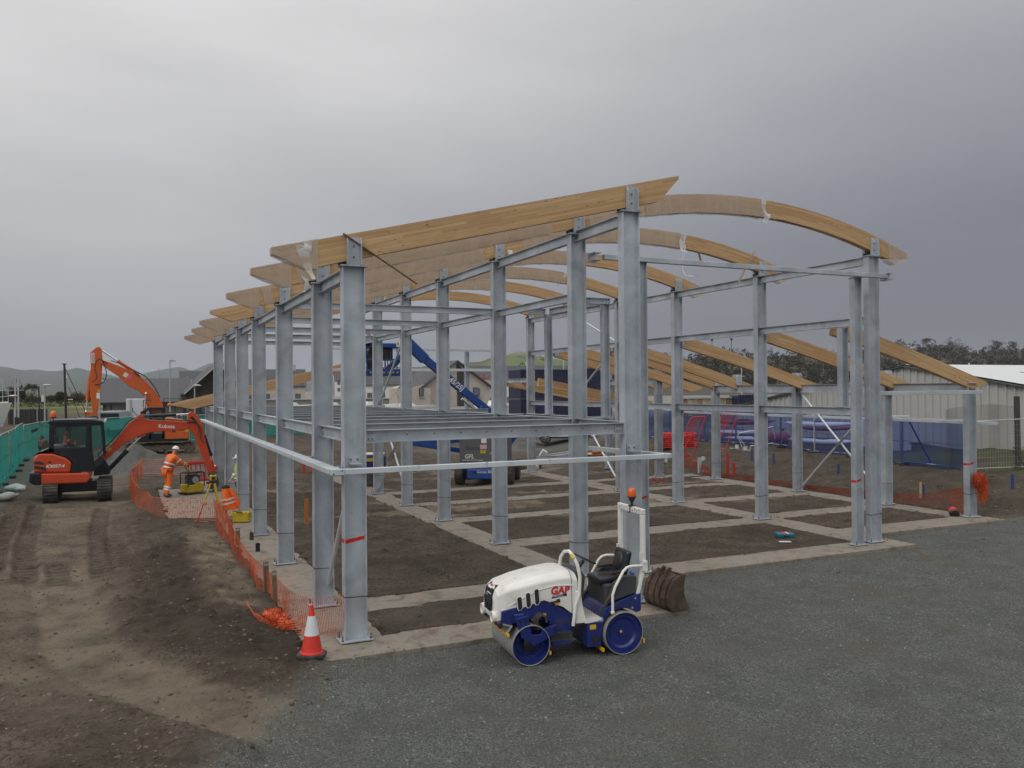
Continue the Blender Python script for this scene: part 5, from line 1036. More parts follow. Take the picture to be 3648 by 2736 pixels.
bo=poly(e2,S([(1.95,2.70),(1.92,3.15),(1.62,3.75),(1.27,4.25),(.80,4.78),(.28,5.20),(-.6,5.62),(-1.55,6.00),(-1.72,5.80),(-1.42,5.52),(-.7,4.98),(-.06,4.33),(.45,4.05),(.80,3.70),(.98,3.0),(1.2,2.5)]),.25,.5,'boom',ORB,.03)
MB().box((-.25-X0,-.003,5.05),(.26,.006,.28),(0,R(32),0)).build('logo_panel',M('cream_decal',(.62,.62,.45),.5),bo); MB().box((-.02-X0,-.008,4.93),(.24,.006,.28),(0,R(32),0)).build('logo_panel',M('pink_decal',(.62,.10,.22),.5),bo)
sk=poly(e2,S([(-2.25,6.45),(-1.92,6.78),(-1.72,6.82),(-1.62,6.70),(-1.55,5.98),(-1.64,4.77),(-1.88,2.48),(-2.12,2.48),(-2.36,4.84),(-2.22,5.48)]),.25,.36,'dipper_arm',ORB,.02)
MB().box((-2.10-X0,.065,6.12),(.17,.006,.62)).build('name_panel',bpy.data.materials['decal_white'],sk); text_mesh('lettering','HITACHI',.135,DGREY,sk,(-2.10-X0,.058,6.12),(0,0,-1),(1,0,0),.002,bold=.003)
MB().box((-1.82-X0,.066,3.75),(.18,.006,.36)).build('data_label',bpy.data.materials['decal_white'],sk); MB().box((-1.78-X0,.066,4.06),(.12,.006,.20)).build('warning_label',BYELLOW,sk)
ram(e2,(.42-X0,5.12),(-1.68-X0,6.66),.25,.11,.52,mat=ORB); ram(e2,(-2.30-X0,4.75),(-2.50-X0,2.75),.25,.10,.62,mat=ORB); ram(e2,(.75-X0,1.5),(.92-X0,3.85),-.05,.10,.6,mat=ORB)
poly(e2,S([(-2.62,2.70),(-2.58,2.80),(-1.95,2.64),(-1.92,2.52)]),.25,.22,'bucket_link',ORB,.01); poly(e2,S([(-2.62,2.78),(-2.40,2.78),(-2.20,2.30),(-2.35,2.22)]),.25,.16,'bucket_link',ORB,.01)
poly(e2,S([(-2.78,2.12),(-2.55,2.42),(-2.05,2.50),(-1.85,2.45),(-1.80,2.20),(-2.1,2.02)]),.25,1.0,'digging_bucket',RUST,.03)
hose(e2,[(a-X0,-.08,b) for a,b in((-1.3,5.75),(-1.75,6.05),(-1.98,5.6),(-1.9,4.9),(-2.15,4.6))],.03,'hydraulic_hose'); hose(e2,[(a-X0,-.08,b) for a,b in((.6,4.95),(.2,5.3),(.9,4.95),(1.4,4.3),(1.75,3.6))],.04,'hydraulic_hose'); hose(e2,[(a-X0,-.04,b) for a,b in((-1.1,5.95),(-.4,5.7),(.5,5.2))],.03,'hydraulic_hose'); hose(e2,[(a-X0,0,b) for a,b in((-1.55,5.9),(-1.35,5.2),(-1.5,4.6),(-2.0,4.45))],.03,'hydraulic_hose')
mb=MB()
for a,b in(((.75,-1.15,3.0),(.75,-1.15,3.45)),((.75,-1.15,3.45),(1.25,-1.15,3.45)),((1.98,-1.1,3.05),(3.2,-1.1,3.05)),((2.0,-1.1,2.3),(2.0,-1.1,3.05)),((2.6,-1.1,2.25),(2.6,-1.1,3.05)),((3.2,-1.1,2.1),(3.2,-1.1,3.05)),((2.0,-1.1,2.65),(3.2,-1.1,2.65)),((3.2,-1.1,3.05),(3.2,1.1,3.05)),((2.0,1.1,3.5),(3.2,1.1,3.5)),((2.0,1.1,2.3),(2.0,1.1,3.5)),((3.2,1.1,2.1),(3.2,1.1,3.5)),((2.0,1.1,3.05),(3.2,1.1,3.05))): mb.tube([(a[0]-X0,a[1],a[2]),(b[0]-X0,b[1],b[2])],.022,6)
mb.build('handrail',BLACKG,e2)['kind']='stuff'; MB().lathe([(.12,0),(.13,.1),(.08,.17),(.001,.18)],(2.25-X0,-1.1,3.06),n=14).build('beacon_lens',ORANGEB,e2,smooth=50); MB().tube([(.45-X0,-1.25,2.4),(.2-X0,-1.35,2.75)],.02,6).box((.15-X0,-1.36,2.85),(.05,.16,.25)).build('mirror',BLACKP,e2); MB().tube([(2.9-X0,.3,2.2),(2.9-X0,.3,2.55)],.07,10).build('exhaust',RUST,e2)

# ------------------------------------------------------------------ boom lift
BLIFT=M('lift_blue_paint',(.012,.062,.26),.4,dirt=.15,scale=3); GREYP=M('lift_grey_cover',(.105,.108,.112),.5,dirt=.12)
lf=thing('boom_lift','blue articulated boom lift with grey engine cover inside the steel frame','boom lift',(13.45,32.0,.0),R(-32))
def tyre(root,x,y,r,w,nm='wheel',treads=18,rim=GALV):
    t_=MB().lathe([(r*.55,-w/2),(r*.93,-w/2),(r,-w*.36),(r,w*.36),(r*.93,w/2),(r*.55,w/2)],(x,y,r),(1,0,0),28).build(nm,RUBBER,root,smooth=35); mb=MB()
    for k in range(treads):
        a=2*math.pi*k/treads
        for s in(-1,1): c=V((x+s*w*.24,y+r*math.cos(a+s*.09),r+r*math.sin(a+s*.09))); mb.box(c,(w*.46,r*.16,.035),Matrix.Rotation(a-math.pi/2,3,'X')@Matrix.Rotation(s*.5,3,'Z'))
    mb.build('tread_lugs',RUBBER,t_)['kind']='stuff'; MB().lathe([(r*.5,-w*.4),(r*.5,w*.4)],(x,y,r),(1,0,0),16).build('rim',rim,t_,smooth=40); return t_
for x in(-1.05,1.05):
    for y in(0,2.1): tyre(lf,x,y,.42,.34)
MB().box((0,1.05,.52),(1.35,2.5,.34)).build('chassis',BLIFT,lf,bevel=.03); fx=MB().box((0,-.32,.48),(1.35,.30,.40)).build('front_axle_box',BLIFT,lf,bevel=.03); MB().box((-.35,-.475,.56),(.16,.01,.10)).build('slot',BLACKP,fx)
text_mesh('lettering','Genie 800',.17,WHITEP,fx,(.1,-.478,.58),(1,0,0),(0,0,1),.002)
tb=MB().prism([(-1.02,.95),(1.02,.95),(1.02,2.02),(-.95,2.02),(-1.02,1.92)],(0,.35,0),(1,0,0),(0,0,1),1.3).build('engine_cover',GREYP,lf,bevel=.06,seg=3)
text_mesh('lettering','GFL',.24,WHITEP,tb,(-.60,-.306,1.20),(1,0,0),(0,0,1),.002,shear=.15,bold=.004); text_mesh('lettering','ACCESS PLATFORMS',.095,WHITEP,tb,(-.46,-.306,1.04),(1,0,0),(0,0,1),.002); text_mesh('embossed_lettering','Genie',.26,DGREY,tb,(-.45,-.303,1.55),(1,0,0),(0,0,1),.002)
for x,z_,w_,h_,m_ in((.02,1.86,.22,.20,bpy.data.materials['decal_white']),(.0,1.60,.28,.18,M('pink_label',(.55,.35,.36),.5)),(-.02,1.40,.24,.14,BYELLOW)): MB().box((x,-.303,z_),(w_,.004,h_)).build('label_sticker',m_,tb)
MB().box((.62,-.304,1.68),(.5,.006,.5)).build('control_panel',BLACKP,tb); text_mesh('lettering','G0004',.12,WHITEP,tb,(.42,-.306,1.33),(1,0,0),(0,0,1),.002)
def wl(p): # world -> lift local
    return Matrix.Rotation(R(32),3,'Z')@(V(p)-V((13.45,32.0,0)))
def lbar(a,b,w,h_,nm,m=BLIFT,**k): return MB().bar(wl(a),wl(b),w,h_).build(nm,m,lf,bevel=.02,**k)
bo=lbar((10.62,33.0,5.72),(14.75,33.0,2.50),.24,.32,'main_boom'); 
wd=(wl((14.75,33,2.5))-wl((10.62,33,5.72))).normalized(); nrm=wd.cross(V((0,0,1))).normalized(); tp=nrm.cross(wd)
pm=wl((12.55,33.0,4.215)); text_mesh('lettering','45/25J',.30,bpy.data.materials['decal_white'],bo,pm+nrm*.123,wd,tp,.002,bold=.006,shear=.1)
lbar((10.45,33.0,5.95),(11.2,33.0,5.25),.30,.42,'boom_knuckle'); lbar((13.6,33.0,3.15),(14.9,33.0,2.35),.30,.40,'boom_sleeve'); lbar((10.55,33.05,5.70),(9.5,33.05,4.72),.2,.26,'jib'); lbar((9.3,33.05,4.68),(9.75,33.05,4.78),.26,.3,'basket_mount'); lbar((14.7,33.1,2.3),(15.3,33.2,1.7),.3,.5,'riser_head'); lbar((10.7,33.3,1.76),(13.0,33.3,1.34),.2,.2,'lower_riser'); lbar((10.75,33.3,1.75),(15.2,33.3,1.9),.18,.2,'upper_riser')
MB().tube([wl((12.8,32.9,3.6)),wl((13.7,32.9,2.9))],.07,10).build('lift_cylinder',CHROME,bo)
# basket
bx0,bx1,by0,by1,bz0,bz1=8.57,10.05,32.45,33.2,4.62,5.72; mb=MB()
for zz in(bz1,(bz0+bz1)/2+.05): 
    c4=[(bx0,by0,zz),(bx1,by0,zz),(bx1,by1,zz),(bx0,by1,zz)]
    for i in range(4): mb.tube([wl(c4[i]),wl(c4[(i+1)%4])],.022,8)
for x in(bx0,(bx0*2+bx1)/3,(bx0+2*bx1)/3,bx1):
    for y in(by0,by1): mb.tube([wl((x,y,bz0)),wl((x,y,bz1))],.02,8)
bs=mb.build('basket_rails',BLIFT,lf,smooth=40)
q=MB().add([wl(p) for p in((bx0,by0,bz0),(bx1,by0,bz0),(bx1,by1,bz0),(bx0,by1,bz0),(bx0,by0,bz0-.06),(bx1,by0,bz0-.06),(bx1,by1,bz0-.06),(bx0,by1,bz0-.06))],[(0,1,2,3),(4,7,6,5),(0,4,5,1),(1,5,6,2),(2,6,7,3),(3,7,4,0)]).build('basket_floor',BLIFT,lf)
MB().bar(wl((bx0,by0-.01,bz0+.11)),wl((bx1,by0-.01,bz0+.11)),.02,.22).build('toe_board',BLIFT,bs); mb=MB(); m2=MB()
for k in range(16):
    x=bx0+.06+k*.092; (mb if k%2 else m2).prism([(-.045,-.03),(.045,-.03),(.065,.03),(-.025,.03)],wl((x,by0-.023,bz0+.08)),wl((1,0,0))-wl((0,0,0)),(0,0,1),.004)
mb.build('hazard_stripes',BYELLOW,bs)['kind']='stuff'; m2.build('hazard_stripes',BLACKP,bs)['kind']='stuff'
MB().box(wl((9.42,32.5,5.78)),(.72,.32,.20),(0,0,R(32))).build('control_hood',BLIFT,lf,bevel=.04,seg=2); MB().box(wl((9.42,32.6,5.45)),(.5,.22,.46),(0,0,R(32))).build('control_console',BLACKP,lf,bevel=.03); MB().box(wl((9.0,32.42,5.72)),(.09,.04,.26)).box(wl((9.86,32.42,5.86)),(.08,.04,.10)).build('yellow_handle',BYELLOW,lf)
for k in range(4): hose(lf,[wl((9.25+.1*k,32.5,5.3)),wl((9.2+.12*k,32.45,4.95)),wl((9.4+.05*k,32.6,4.75))],.02,'cable')
person('person in dark clothes standing in the boom lift basket',(8.80,32.85,4.63),R(200),stand,DCLOTH,DCLOTH,None,bands=False,feet=True,scale=1.0)
# ------------------------------------------------------------------ nets, posts and small site things
def net(name,label,path,cell,sw,seed,mat=NETO,sag=.06,drop=0.0):
    # path: (x,y,zb,zt)
    r=random.Random(seed); pts=[V(p[:2]).to_3d() for p in path]; S_=[0]
    for a,b in zip(path[:-1],path[1:]): S_.append(S_[-1]+math.hypot(b[0]-a[0],b[1]-a[1]))
    tot=S_[-1]; n=int(tot/cell); H=max(p[3]-p[2] for p in path); m=max(3,int(round(H/cell))); o=thing(name,label,'barrier net',(path[0][0],path[0][1],0)); O=V((path[0][0],path[0][1],0))
    grid=[]
    for i in range(n+1):
        s=tot*i/n; k=max(j for j in range(len(S_)) if S_[j]<=s+1e-9); k=min(k,len(path)-2); t=(s-S_[k])/(S_[k+1]-S_[k]); a,b=path[k],path[k+1]
        x,y,zb,zt=[a[q]+(b[q]-a[q])*t for q in range(4)]; sg=4*t*(1-t)*sag; d=V((b[0]-a[0],b[1]-a[1],0)).normalized(); nrm=V((-d.y,d.x,0))
        w1=.05*math.sin(s*2.1+seed)+.03*math.sin(s*5.3); w2=.04*math.sin(s*3.7+seed*2)
        col=[]
        for j in range(m+1):
            v=j/m; z_=zb+(zt-sg-zb)*v; off=w1*(1-v)+w2*v*(1-v)*2+r.uniform(-.006,.006); col.append(V((x,y,z_))+nrm*off+d*(.05*math.sin(v*3+s))+V((0,0,r.uniform(-.004,.004)))-O)
        grid.append(col)
    mb=MB()
    def rib(a,b,w):
        d=(b-a); 
        if d.length<1e-6: return
        c=V((-cf.x,-cf.y,-cf.z)); sd=d.cross(V((.3,-.8,.5))); 
        if sd.length<1e-6: return
        sd=sd.normalized()*w/2; mb.add([a-sd,a+sd,b+sd,b-sd],[(0,1,2,3)])
    for i in range(n+1):
        for j in range(m): 
            if r.random()>drop: rib(grid[i][j],grid[i][j+1],sw)
    for j in range(m+1):
        for i in range(n): 
            if r.random()>drop: rib(grid[i][j],grid[i+1][j],sw*(1.5 if j in(0,m) else 1.0))
    me=bpy.data.meshes.new('mesh'); me.from_pydata(mb.v,[],mb.f); me.materials.append(mat); q=bpy.data.objects.new('mesh',me); COL.objects.link(q); q.parent=o; q['kind']='stuff'
    return o
net('barrier_net','orange mesh barrier along the left row, tied to the red-banded column',[(2.15,25.2,.03,.95),(2.3,23.1,.03,.9),(2.25,20.2,.05,.62),(2.36,17.0,.03,.55),(2.42,15.9,.03,.62),(2.55,14.4,.03,.55),(3.0,12.97,.05,.80)],.060,.0075,1)
net('barrier_net','orange mesh barrier fencing round the worker and compactor',[(2.5,25.6,.03,.8),(2.35,26.3,.03,.75),(1.83,27.05,.05,.72),(.72,28.1,.08,.72),(.5,28.9,.1,.80),(.1,32,.08,.85),(.0,35.9,.08,.95),(.5,41.5,.08,.95),(1.5,41.2,.08,.95),(2.9,41,.05,.95)],.10,.009,2)
net('barrier_net','orange mesh barrier collapsed low behind the lean-to columns',[(27.5,38,.02,.85),(25.3,34.2,.03,.85),(23.75,30.3,.03,.30),(23.65,27.1,.03,.26),(23.75,22.2,.03,.26),(23.6,19.4,.03,.40),(23.7,18.2,.03,.65),(23.15,17.05,.04,1.02)],.075,.020,3,drop=.02)
net('barrier_net','short length of orange mesh between red stakes near the far lean-to columns',[(24.6,37.5,.03,.9),(25.2,39.5,.03,.3)],.10,.010,4)
def lump(name,label,c,r_,seed,n=900,flat=1.0):
    r=random.Random(seed); o=thing(name,label,'barrier net',c); mb=MB()
    for i in range(n):
        u=r.uniform(-1,1); a=r.uniform(0,6.28); q=r.random()**.4; s=math.sqrt(1-u*u); p=V((r_[0]*q*s*math.cos(a),r_[1]*q*s*math.sin(a),r_[2]*q*u)); d=V((r.uniform(-1,1),r.uniform(-1,1),r.uniform(-1,1))).normalized(); L_=r.uniform(.05,.13); e=d.cross(V((r.random(),r.random(),1))).normalized()*.005
        mb.add([p-e,p+e,p+d*L_+e,p+d*L_-e],[(0,1,2,3)])
    me=bpy.data.meshes.new('strands'); me.from_pydata(mb.v,[],mb.f); me.materials.append(NETO); q=bpy.data.objects.new('strands',me); COL.objects.link(q); q.parent=o; q['kind']='stuff'; return o
b=lump('net_bundle','bundle of spare orange mesh tied to the right-hand lean-to column',(23.12,16.75,1.10),(.20,.16,.26),5,2200); MB().ell((0,0,.05),(.13,.11,.18),10,8).build('core',NETO,b,smooth=60)
lump('net_scrap','loose orange mesh hanging below the tied bundle',(23.2,16.72,.72),(.17,.12,.30),6,600)
rl=lump('net_roll','rolled-up end of orange mesh lying beside the traffic cone',(2.22,14.35,.14),(.16,.62,.12),7,2000); MB().tube([(-.05,.45,0),(-.02,.15,.02),(.03,-.2,.0),(.09,-.45,-.02)],[.07,.09,.095,.08],10).build('core',NETO,rl,smooth=60); rl.rotation_euler=(0,0,R(8))
net('net_skirt','crumpled orange mesh spread on the soil by the rolled end',[(1.85,15.3,.05,.30),(1.95,14.6,.06,.22),(2.2,13.9,.06,.25),(2.6,13.6,.05,.4)],.06,.008,9)
for (x,y,w,h_,rz,lb) in((2.40,16.74,.10,.66,10,'weathered timber stake leaning by the orange net, farther of the near pair'),(2.43,15.83,.085,.66,-8,'weathered timber stake by the orange net, nearer of the near pair'),(2.42,23.2,.11,.70,5,'weathered timber stake beside the yellow case, taller'),(2.52,22.4,.11,.62,-6,'weathered timber stake beside the yellow case, shorter')):
    o=thing('timber_stake',lb,'stake',(x,y,gz(x,y)-.05),R(rz),'weathered timber stakes'); o.rotation_euler=(R(2),R(-2),R(rz)); MB().box((0,0,h_/2),(w,.05,h_)).build('post',WOODR,o,bevel=.004); MB().box((0,-.026,h_-.05),(w*.8,.004,.05)).build('tape',M('grey_tape',(.3,.31,.32),.4) if 'grey_tape' not in bpy.data.materials else bpy.data.materials['grey_tape'],o)
ORST=M('orange_sprayed_wood',(.42,.14,.03),.8); RST=M('red_stake_paint',(.50,.03,.02),.7); BST_=M('blue_stake_paint',(.02,.06,.22),.7)
for (x,y,w,h_,m,nm,lb) in((4.73,24.9,.12,.75,ORST,'stake','orange-topped stake standing in the soil behind the left row'),(7.58,40.5,.12,.85,RST,'stake','red-topped stake beyond the left row columns'),(24.75,30.3,.13,1.05,RST,'stake','tall red stake behind the lean-to, beside a shorter red one'),(24.95,30.1,.11,.55,RST,'stake','shorter red stake touching the tall red one'),(27.16,31.46,.08,.5,BST_,'stake','small blue stake on the bank, farthest of four'),(27.2,30.0,.08,.48,BST_,'stake','small blue stake on the bank, second from farthest'),(26.76,25.7,.08,.42,BST_,'stake','small blue stake on the bank in the middle'),(26.9,18.3,.11,.5,BST_,'stake','small blue-topped stake at far right'),(26.1,18.7,.16,.55,RST,'stake','stout red stake right of the net bundle'),(25.0,20.2,.05,.5,BST_,'stake','thin blue peg right of the second lean-to column'),(24.9,20.25,.07,.55,WOODP,'stake','thin bare wooden peg right of the second lean-to column'),(22.9,36.5,.10,.8,ORST,'stake','brown orange stake beyond the farthest lean-to columns'),(23.4,36.0,.10,.8,RST,'stake','red stake beyond the farthest lean-to columns')):
    o=thing(nm,lb,'stake',(x,y,gz(x,y)-.06),R(random.uniform(-20,20)),'site setting-out stakes'); MB().box((0,0,h_/2+.03),(w,.045,h_+.06)).build('post',m,o,bevel=.004); MB().prism([(-w/2,.0),(w/2,0),(.01,-.1),(-.01,-.1)],(0,0,.0),(1,0,0),(0,0,1),.04).build('point',WOODR,o)
# laser level on tripod
tp_=thing('tripod_level','yellow tripod carrying a laser level inside the orange net','tripod level',(2.30,26.95,.03)); hz=1.18
for k,a in enumerate((195,300,60)):
    f=V((.50*math.cos(R(a)),.50*math.sin(R(a)),0)); t=V((.06*math.cos(R(a)),.06*math.sin(R(a)),hz)); l=MB(); l.bar(t,t+(f-t)*.55,.05,.03).bar(t+(f-t)*.5,f+V((0,0,.05)),.03,.025).build('leg',BYELLOW,tp_) if False else l.bar(t,t+(f-t)*.55,.055,.03)
    lg=l.build('leg',BYELLOW,tp_); MB().bar(t+(f-t)*.5,f,.035,.026).build('lower_leg',REDP if k==0 else BYELLOW,lg)
MB().lathe([(.09,0),(.09,.04),(.05,.05)],(0,0,hz-.02),n=16).build('head',BLACKP,tp_); lv=MB().box((0,0,hz+.14),(.20,.16,.17)).build('level_body',BYELLOW,tp_,bevel=.03,seg=2); MB().box((0,-.082,hz+.13),(.10,.01,.09)).build('display',BLACKP,lv); MB().lathe([(.05,0),(.05,.05),(.001,.06)],(0,0,hz+.225),n=12).build('prism_head',BLACKP,lv)
# coat hanging over the net post
ct=thing('hi_vis_coat','orange hi-vis coat draped over a stake beside the tripod','coat',(2.62,26.35,.03)); mb=MB(); n=14; m=10
for j in range(m+1):
    v=j/m
    for i in range(n+1):
        a=2*math.pi*i/n; rad=(.10+.14*v)*(1+.18*math.sin(3*a+v*4)); mb.v.append((rad*math.cos(a)*1.0+.16*v*v,rad*.62*math.sin(a),1.12-.72*v+.04*math.sin(5*a)*v))
mb.f=[(j*(n+1)+i,j*(n+1)+i+1,(j+1)*(n+1)+i+1,(j+1)*(n+1)+i) for j in range(m) for i in range(n)]; cc=mb.build('cloth',HIVIS,ct,smooth=70)
for z_ in(.74,.62): MB().lathe([(.205+.1*(.9-z_),-.025),(.205+.1*(.9-z_),.025)],(.09-.1*(z_-.6),0,z_),(.25,0,-1),16,False).build('reflective_band',REFL,ct,smooth=60)
MB().tube([(.12,-.08,1.0),(.26,-.12,.75),(.34,-.13,.50)],[.07,.065,.06],10).build('sleeve',HIVIS,ct,smooth=60); MB().ell((-.02,0,1.08),(.13,.10,.07),10,6).build('collar',DCLOTH,ct,smooth=60); MB().bar((0,0,0),(0,0,1.05),.05,.05).build('stake',WOODR,ct)
yc=thing('yellow_case','yellow plastic instrument case on the concrete','case',(3.02,26.25,.03),R(-20)); MB().box((0,0,.17),(.55,.28,.32)).build('shell',BYELLOW,yc,bevel=.04,seg=2); MB().box((0,-.145,.18),(.04,.01,.3)).box((.18,-.145,.18),(.04,.01,.3)).box((-.18,-.145,.18),(.04,.01,.3)).build('ribs',BYELLOW,yc); MB().tube([(-.08,-.15,.30),(-.08,-.19,.33),(.08,-.19,.33),(.08,-.15,.30)],.014,6).build('handle',BLACKP,yc)
# plate compactor
pc=thing('plate_compactor','yellow and black vibrating plate compactor in front of the worker','plate compactor',(2.16,34.45,.03),R(28)); MB().prism([(-.45,.10),(-.36,.0),(.36,.0),(.45,.10),(.36,.04),(-.36,.04)],(0,0,0),(1,0,0),(0,0,1),.62).build('base_plate',BLACKG,pc,bevel=.01); MB().prism([(-.34,.06),(.36,.06),(.40,.34),(.15,.48),(-.10,.36),(-.36,.40)],(0,0,0),(1,0,0),(0,0,1),.52).build('shroud',BYELLOW,pc,bevel=.04,seg=2)
MB().box((.02,0,.56),(.42,.42,.34)).build('engine',DGREY,pc,bevel=.04,seg=2); MB().lathe([(.13,0),(.13,.04)],(.0,-.22,.56),(0,-1,0),18).build('recoil_starter',GALV,pc,smooth=40); mb=MB()
for x in(-.32,.36):
    for y in(-.27,.27): mb.tube([(x,y,.3),(x,y,.82)],.02,8)
    mb.tube([(x,-.27,.82),(x,.27,.82)],.02,8)
for y in(-.27,.27): mb.tube([(-.32,y,.82),(.36,y,.82)],.02,8)
mb.build('guard_frame',BLACKG,pc,smooth=40); MB().box((.02,0,.85),(.6,.5,.05)).build('top_cover',BLACKP,pc,bevel=.02)
MB().bar((-.1,0,.82),(-.30,0,1.15),.09,.07).build('handle_stem',BYELLOW,pc); MB().tube([(-.30,-.05,1.15),(-.42,-.22,1.17),(-.30,-.26,1.16)],.018,8).tube([(-.30,.05,1.15),(-.42,.22,1.17),(-.30,.26,1.16)],.018,8).box((-.28,0,1.18),(.12,.14,.10)).build('handlebar',BYELLOW,pc,smooth=40)
# red chapter barriers
def red_barrier(label,loc,rz,tilt=0,w=1.25,h_=1.0):
    o=thing('plastic_barrier',label,'barrier',loc,0,'red plastic barriers',rot=(R(tilt),0,R(rz))); fr=MB(); fr.box((0,0,h_-.06),(w,.05,.12)).box((0,0,.20),(w,.05,.12)).box((-w/2+.05,0,h_/2+.05),(.10,.05,h_-.12)).box((w/2-.05,0,h_/2+.05),(.10,.05,h_-.12)); fr.build('frame',REDP,o,bevel=.02)
    for k in range(1,6): MB().box((-w/2+w*k/6,0,h_/2+.06),(.05,.04,h_-.34)).build('slat',REDP,o,bevel=.008)
    for x in(-w*.3,w*.3): MB().box((x,0,.06),(.12,.45,.10)).build('foot',BLACKP,o,bevel=.02)
    return o
red_barrier('red plastic barrier standing behind the plate compactor',(2.75,37.6,.03),25,-8); red_barrier('red plastic barrier half hidden behind the left-row columns',(3.95,38.4,.03),75)
for (x,y,dz,lb) in((3.06,31.35,0,'long-handled shovel leaning on a far left-row column, left one'),(3.36,31.25,.06,'long-handled shovel leaning on a far left-row column, right one')):
    o=thing('shovel',lb,'shovel',(x,y,.03),0,'leaning shovels'); MB().tube([(0,.0,.28),(.02,-.18,1.62)],.022,8).build('shaft',WOODP,o,smooth=50); MB().prism([(-.09,.30),(.09,.30),(.08,.06),(0,.0),(-.08,.06)],(0,0,0),(1,0,0),(0,.1,1),.012).build('blade',RUST,o)
# pipe stubs by the left row
for (x,y,lb) in((2.85,21.3,'dark drain pipe stub in the concrete left of the third column'),(2.92,23.0,'brown drain pipe stub in the concrete near the fourth column')):
    o=thing('pipe_stub',lb,'pipe',(x,y,.03),0,'drain pipe stubs'); MB().lathe([(.055,0),(.055,.20),(.045,.20),(.045,.02)],n=16,cap=False).build('pipe',RUST if y>22 else BLACKG,o,smooth=40)
tb=thing('tool_box','teal plastic tool case with red and white label on the soil','tool case',(15.85,17.1,gz(15.85,17.1)),R(-28)); MB().box((0,0,.06),(.46,.36,.11)).build('case',M('teal_plastic',(.01,.13,.17),.45),tb,bevel=.025,seg=2); MB().box((-.02,.0,.1165),(.12,.30,.003)).build('label',REDP,tb); MB().box((.06,0,.1168),(.05,.30,.003)).build('label',WHITEP,tb); MB().box((0,-.185,.06),(.14,.02,.03)).build('handle',BLACKP,tb)
o=thing('paper_sheet','small white sheet lying near the teal tool case','paper',(15.35,16.55,gz(15.35,16.55)+.02),R(-25)); MB().box((0,0,0),(.30,.16,.006)).build('sheet',WHITEP,o)
for (x,y,lb) in((20.05,29.3,'red paint tin on the soil, left of the pair'),(20.35,29.2,'red and white paint tin on the soil, right of the pair')):
    o=thing('paint_tin',lb,'tin',(x,y,gz(x,y)),0,'paint tins'); MB().lathe([(.10,0),(.10,.22),(.105,.23)],n=18).build('tin',GALV,o,smooth=40); MB().lathe([(.102,.05),(.102,.17)],n=18,cap=False).build('label',REDP,o,smooth=40)
o=thing('paint_can','red capped can tipped over on the concrete by the right lean-to column','tin',(22.74,17.35,.03),R(30)); MB().lathe([(.13,-.1),(.14,.05),(.10,.12)],(0,0,.13),(.8,.3,.3),18).build('cap',REDP,o,smooth=40); MB().lathe([(.135,-.2),(.135,-.1)],(0,0,.12),(.8,.3,.3),18).build('can',BLACKP,o,smooth=40)
# stack of red barriers, red frames, offcuts
for k in range(8): 
    o=thing('plastic_barrier',f'red plastic barrier lying flat, {["bottom","second","third","fourth","fifth","sixth","seventh","top"][k]} of the red stack','barrier',(28.2+.05*math.sin(k*2),38.9,gz(28.2,38.9)+.05+.11*k),R(-30+3*math.sin(k*3)),'stacked red barriers'); MB().box((0,-.42,0),(2.0,.14,.06)).box((0,.42,0),(2.0,.14,.06)).box((-.93,0,0),(.14,.74,.06)).box((.93,0,0),(.14,.74,.06)).build('frame',REDP,o,bevel=.01)
    for q in(-.5,0,.5): MB().box((q,0,0),(.07,.72,.045)).build('slat',REDP,o)
for (x,y,rz,lb) in((26.9,36.0,-25,'tilted red tubular frame leaning before the blue fence, left one'),(28.6,35.4,-25,'tilted red tubular frame leaning before the blue fence, right one')):
    o=thing('crowd_barrier',lb,'tubular frame',(x,y,gz(x,y)),0,'red tubular frames',rot=(R(10),0,R(rz))); P_=[(-.25,0,.0),(.35,0,.0),(.45,0,.08),(.95,.0,2.15),(.55,0,2.25),(.35,0,2.2)]
    MB().tube([(-.42,0,.1),(-.36,0,.02),(.1,0,.0),(.22,0,.08),(.78,0,2.1)],.03,8).tube([(-.42,0,.1),(.16,0,1.25)],.03,8).tube([(.16,0,1.25),(-.22,0,1.22),(-.25,0,1.35),(-.02,0,1.95),(.08,0,2.06),(.75,0,2.1)],.03,8).build('tube_frame',REDP,o,smooth=50)
    for k in range(6): MB().tube([(-.18+.08*k,0,1.24),(.06+.10*k,0,2.05)],.012,6).build('bar',REDP,o)
for i,(x,y,l,rz,lb) in enumerate(((29.5,35.5,.7,20,'bright steel offcut by the trolley, leftmost'),(30.0,35.2,.6,60,'bright steel offcut by the trolley, middle'),(30.6,35.0,.8,40,'bright steel offcut by the trolley, rightmost'),(25.4,36.2,.6,10,'pale steel offcut on the soil before the red stack'),(26.2,34.2,.9,15,'pale steel strip lying on the soil'),(24.9,37.4,.5,70,'pale bracket lying by the red stack'))):
    o=thing('steel_offcut',lb,'offcut',(x,y,gz(x,y)+.06),R(rz),'loose steel offcuts'); MB().box((0,0,0),(l,.20,.05),(0,R(8),0)).box((l*.3,0,.10),(.05,.2,.22)).build('plate',GIRT,o)
o=thing('steel_bracket','upright angled steel bracket standing by the fourth lean-to column','bracket',(24.1,31.5,gz(24.1,31.5)),R(10)); MB().box((0,0,.35),(.16,.1,.7)).box((.2,0,.05),(.5,.12,.08)).build('angle',GIRT,o)
tr_=thing('trolley_frame','tubular metal trolley frame tipped over by the blue fence','trolley',(29.6,34.0,gz(29.6,34)),R(-30)); MB().tube([(-.6,0,.05),(-.9,0,.9),(-.82,0,1.02),(.9,0,1.35)],.025,8).tube([(-.3,0,-.02),(-.25,0,.35),(.9,0,.5)],.025,8).tube([(-.9,0,.9),(-.3,0,.0)],.025,8).build('tubes',GALV,tr_,smooth=50)
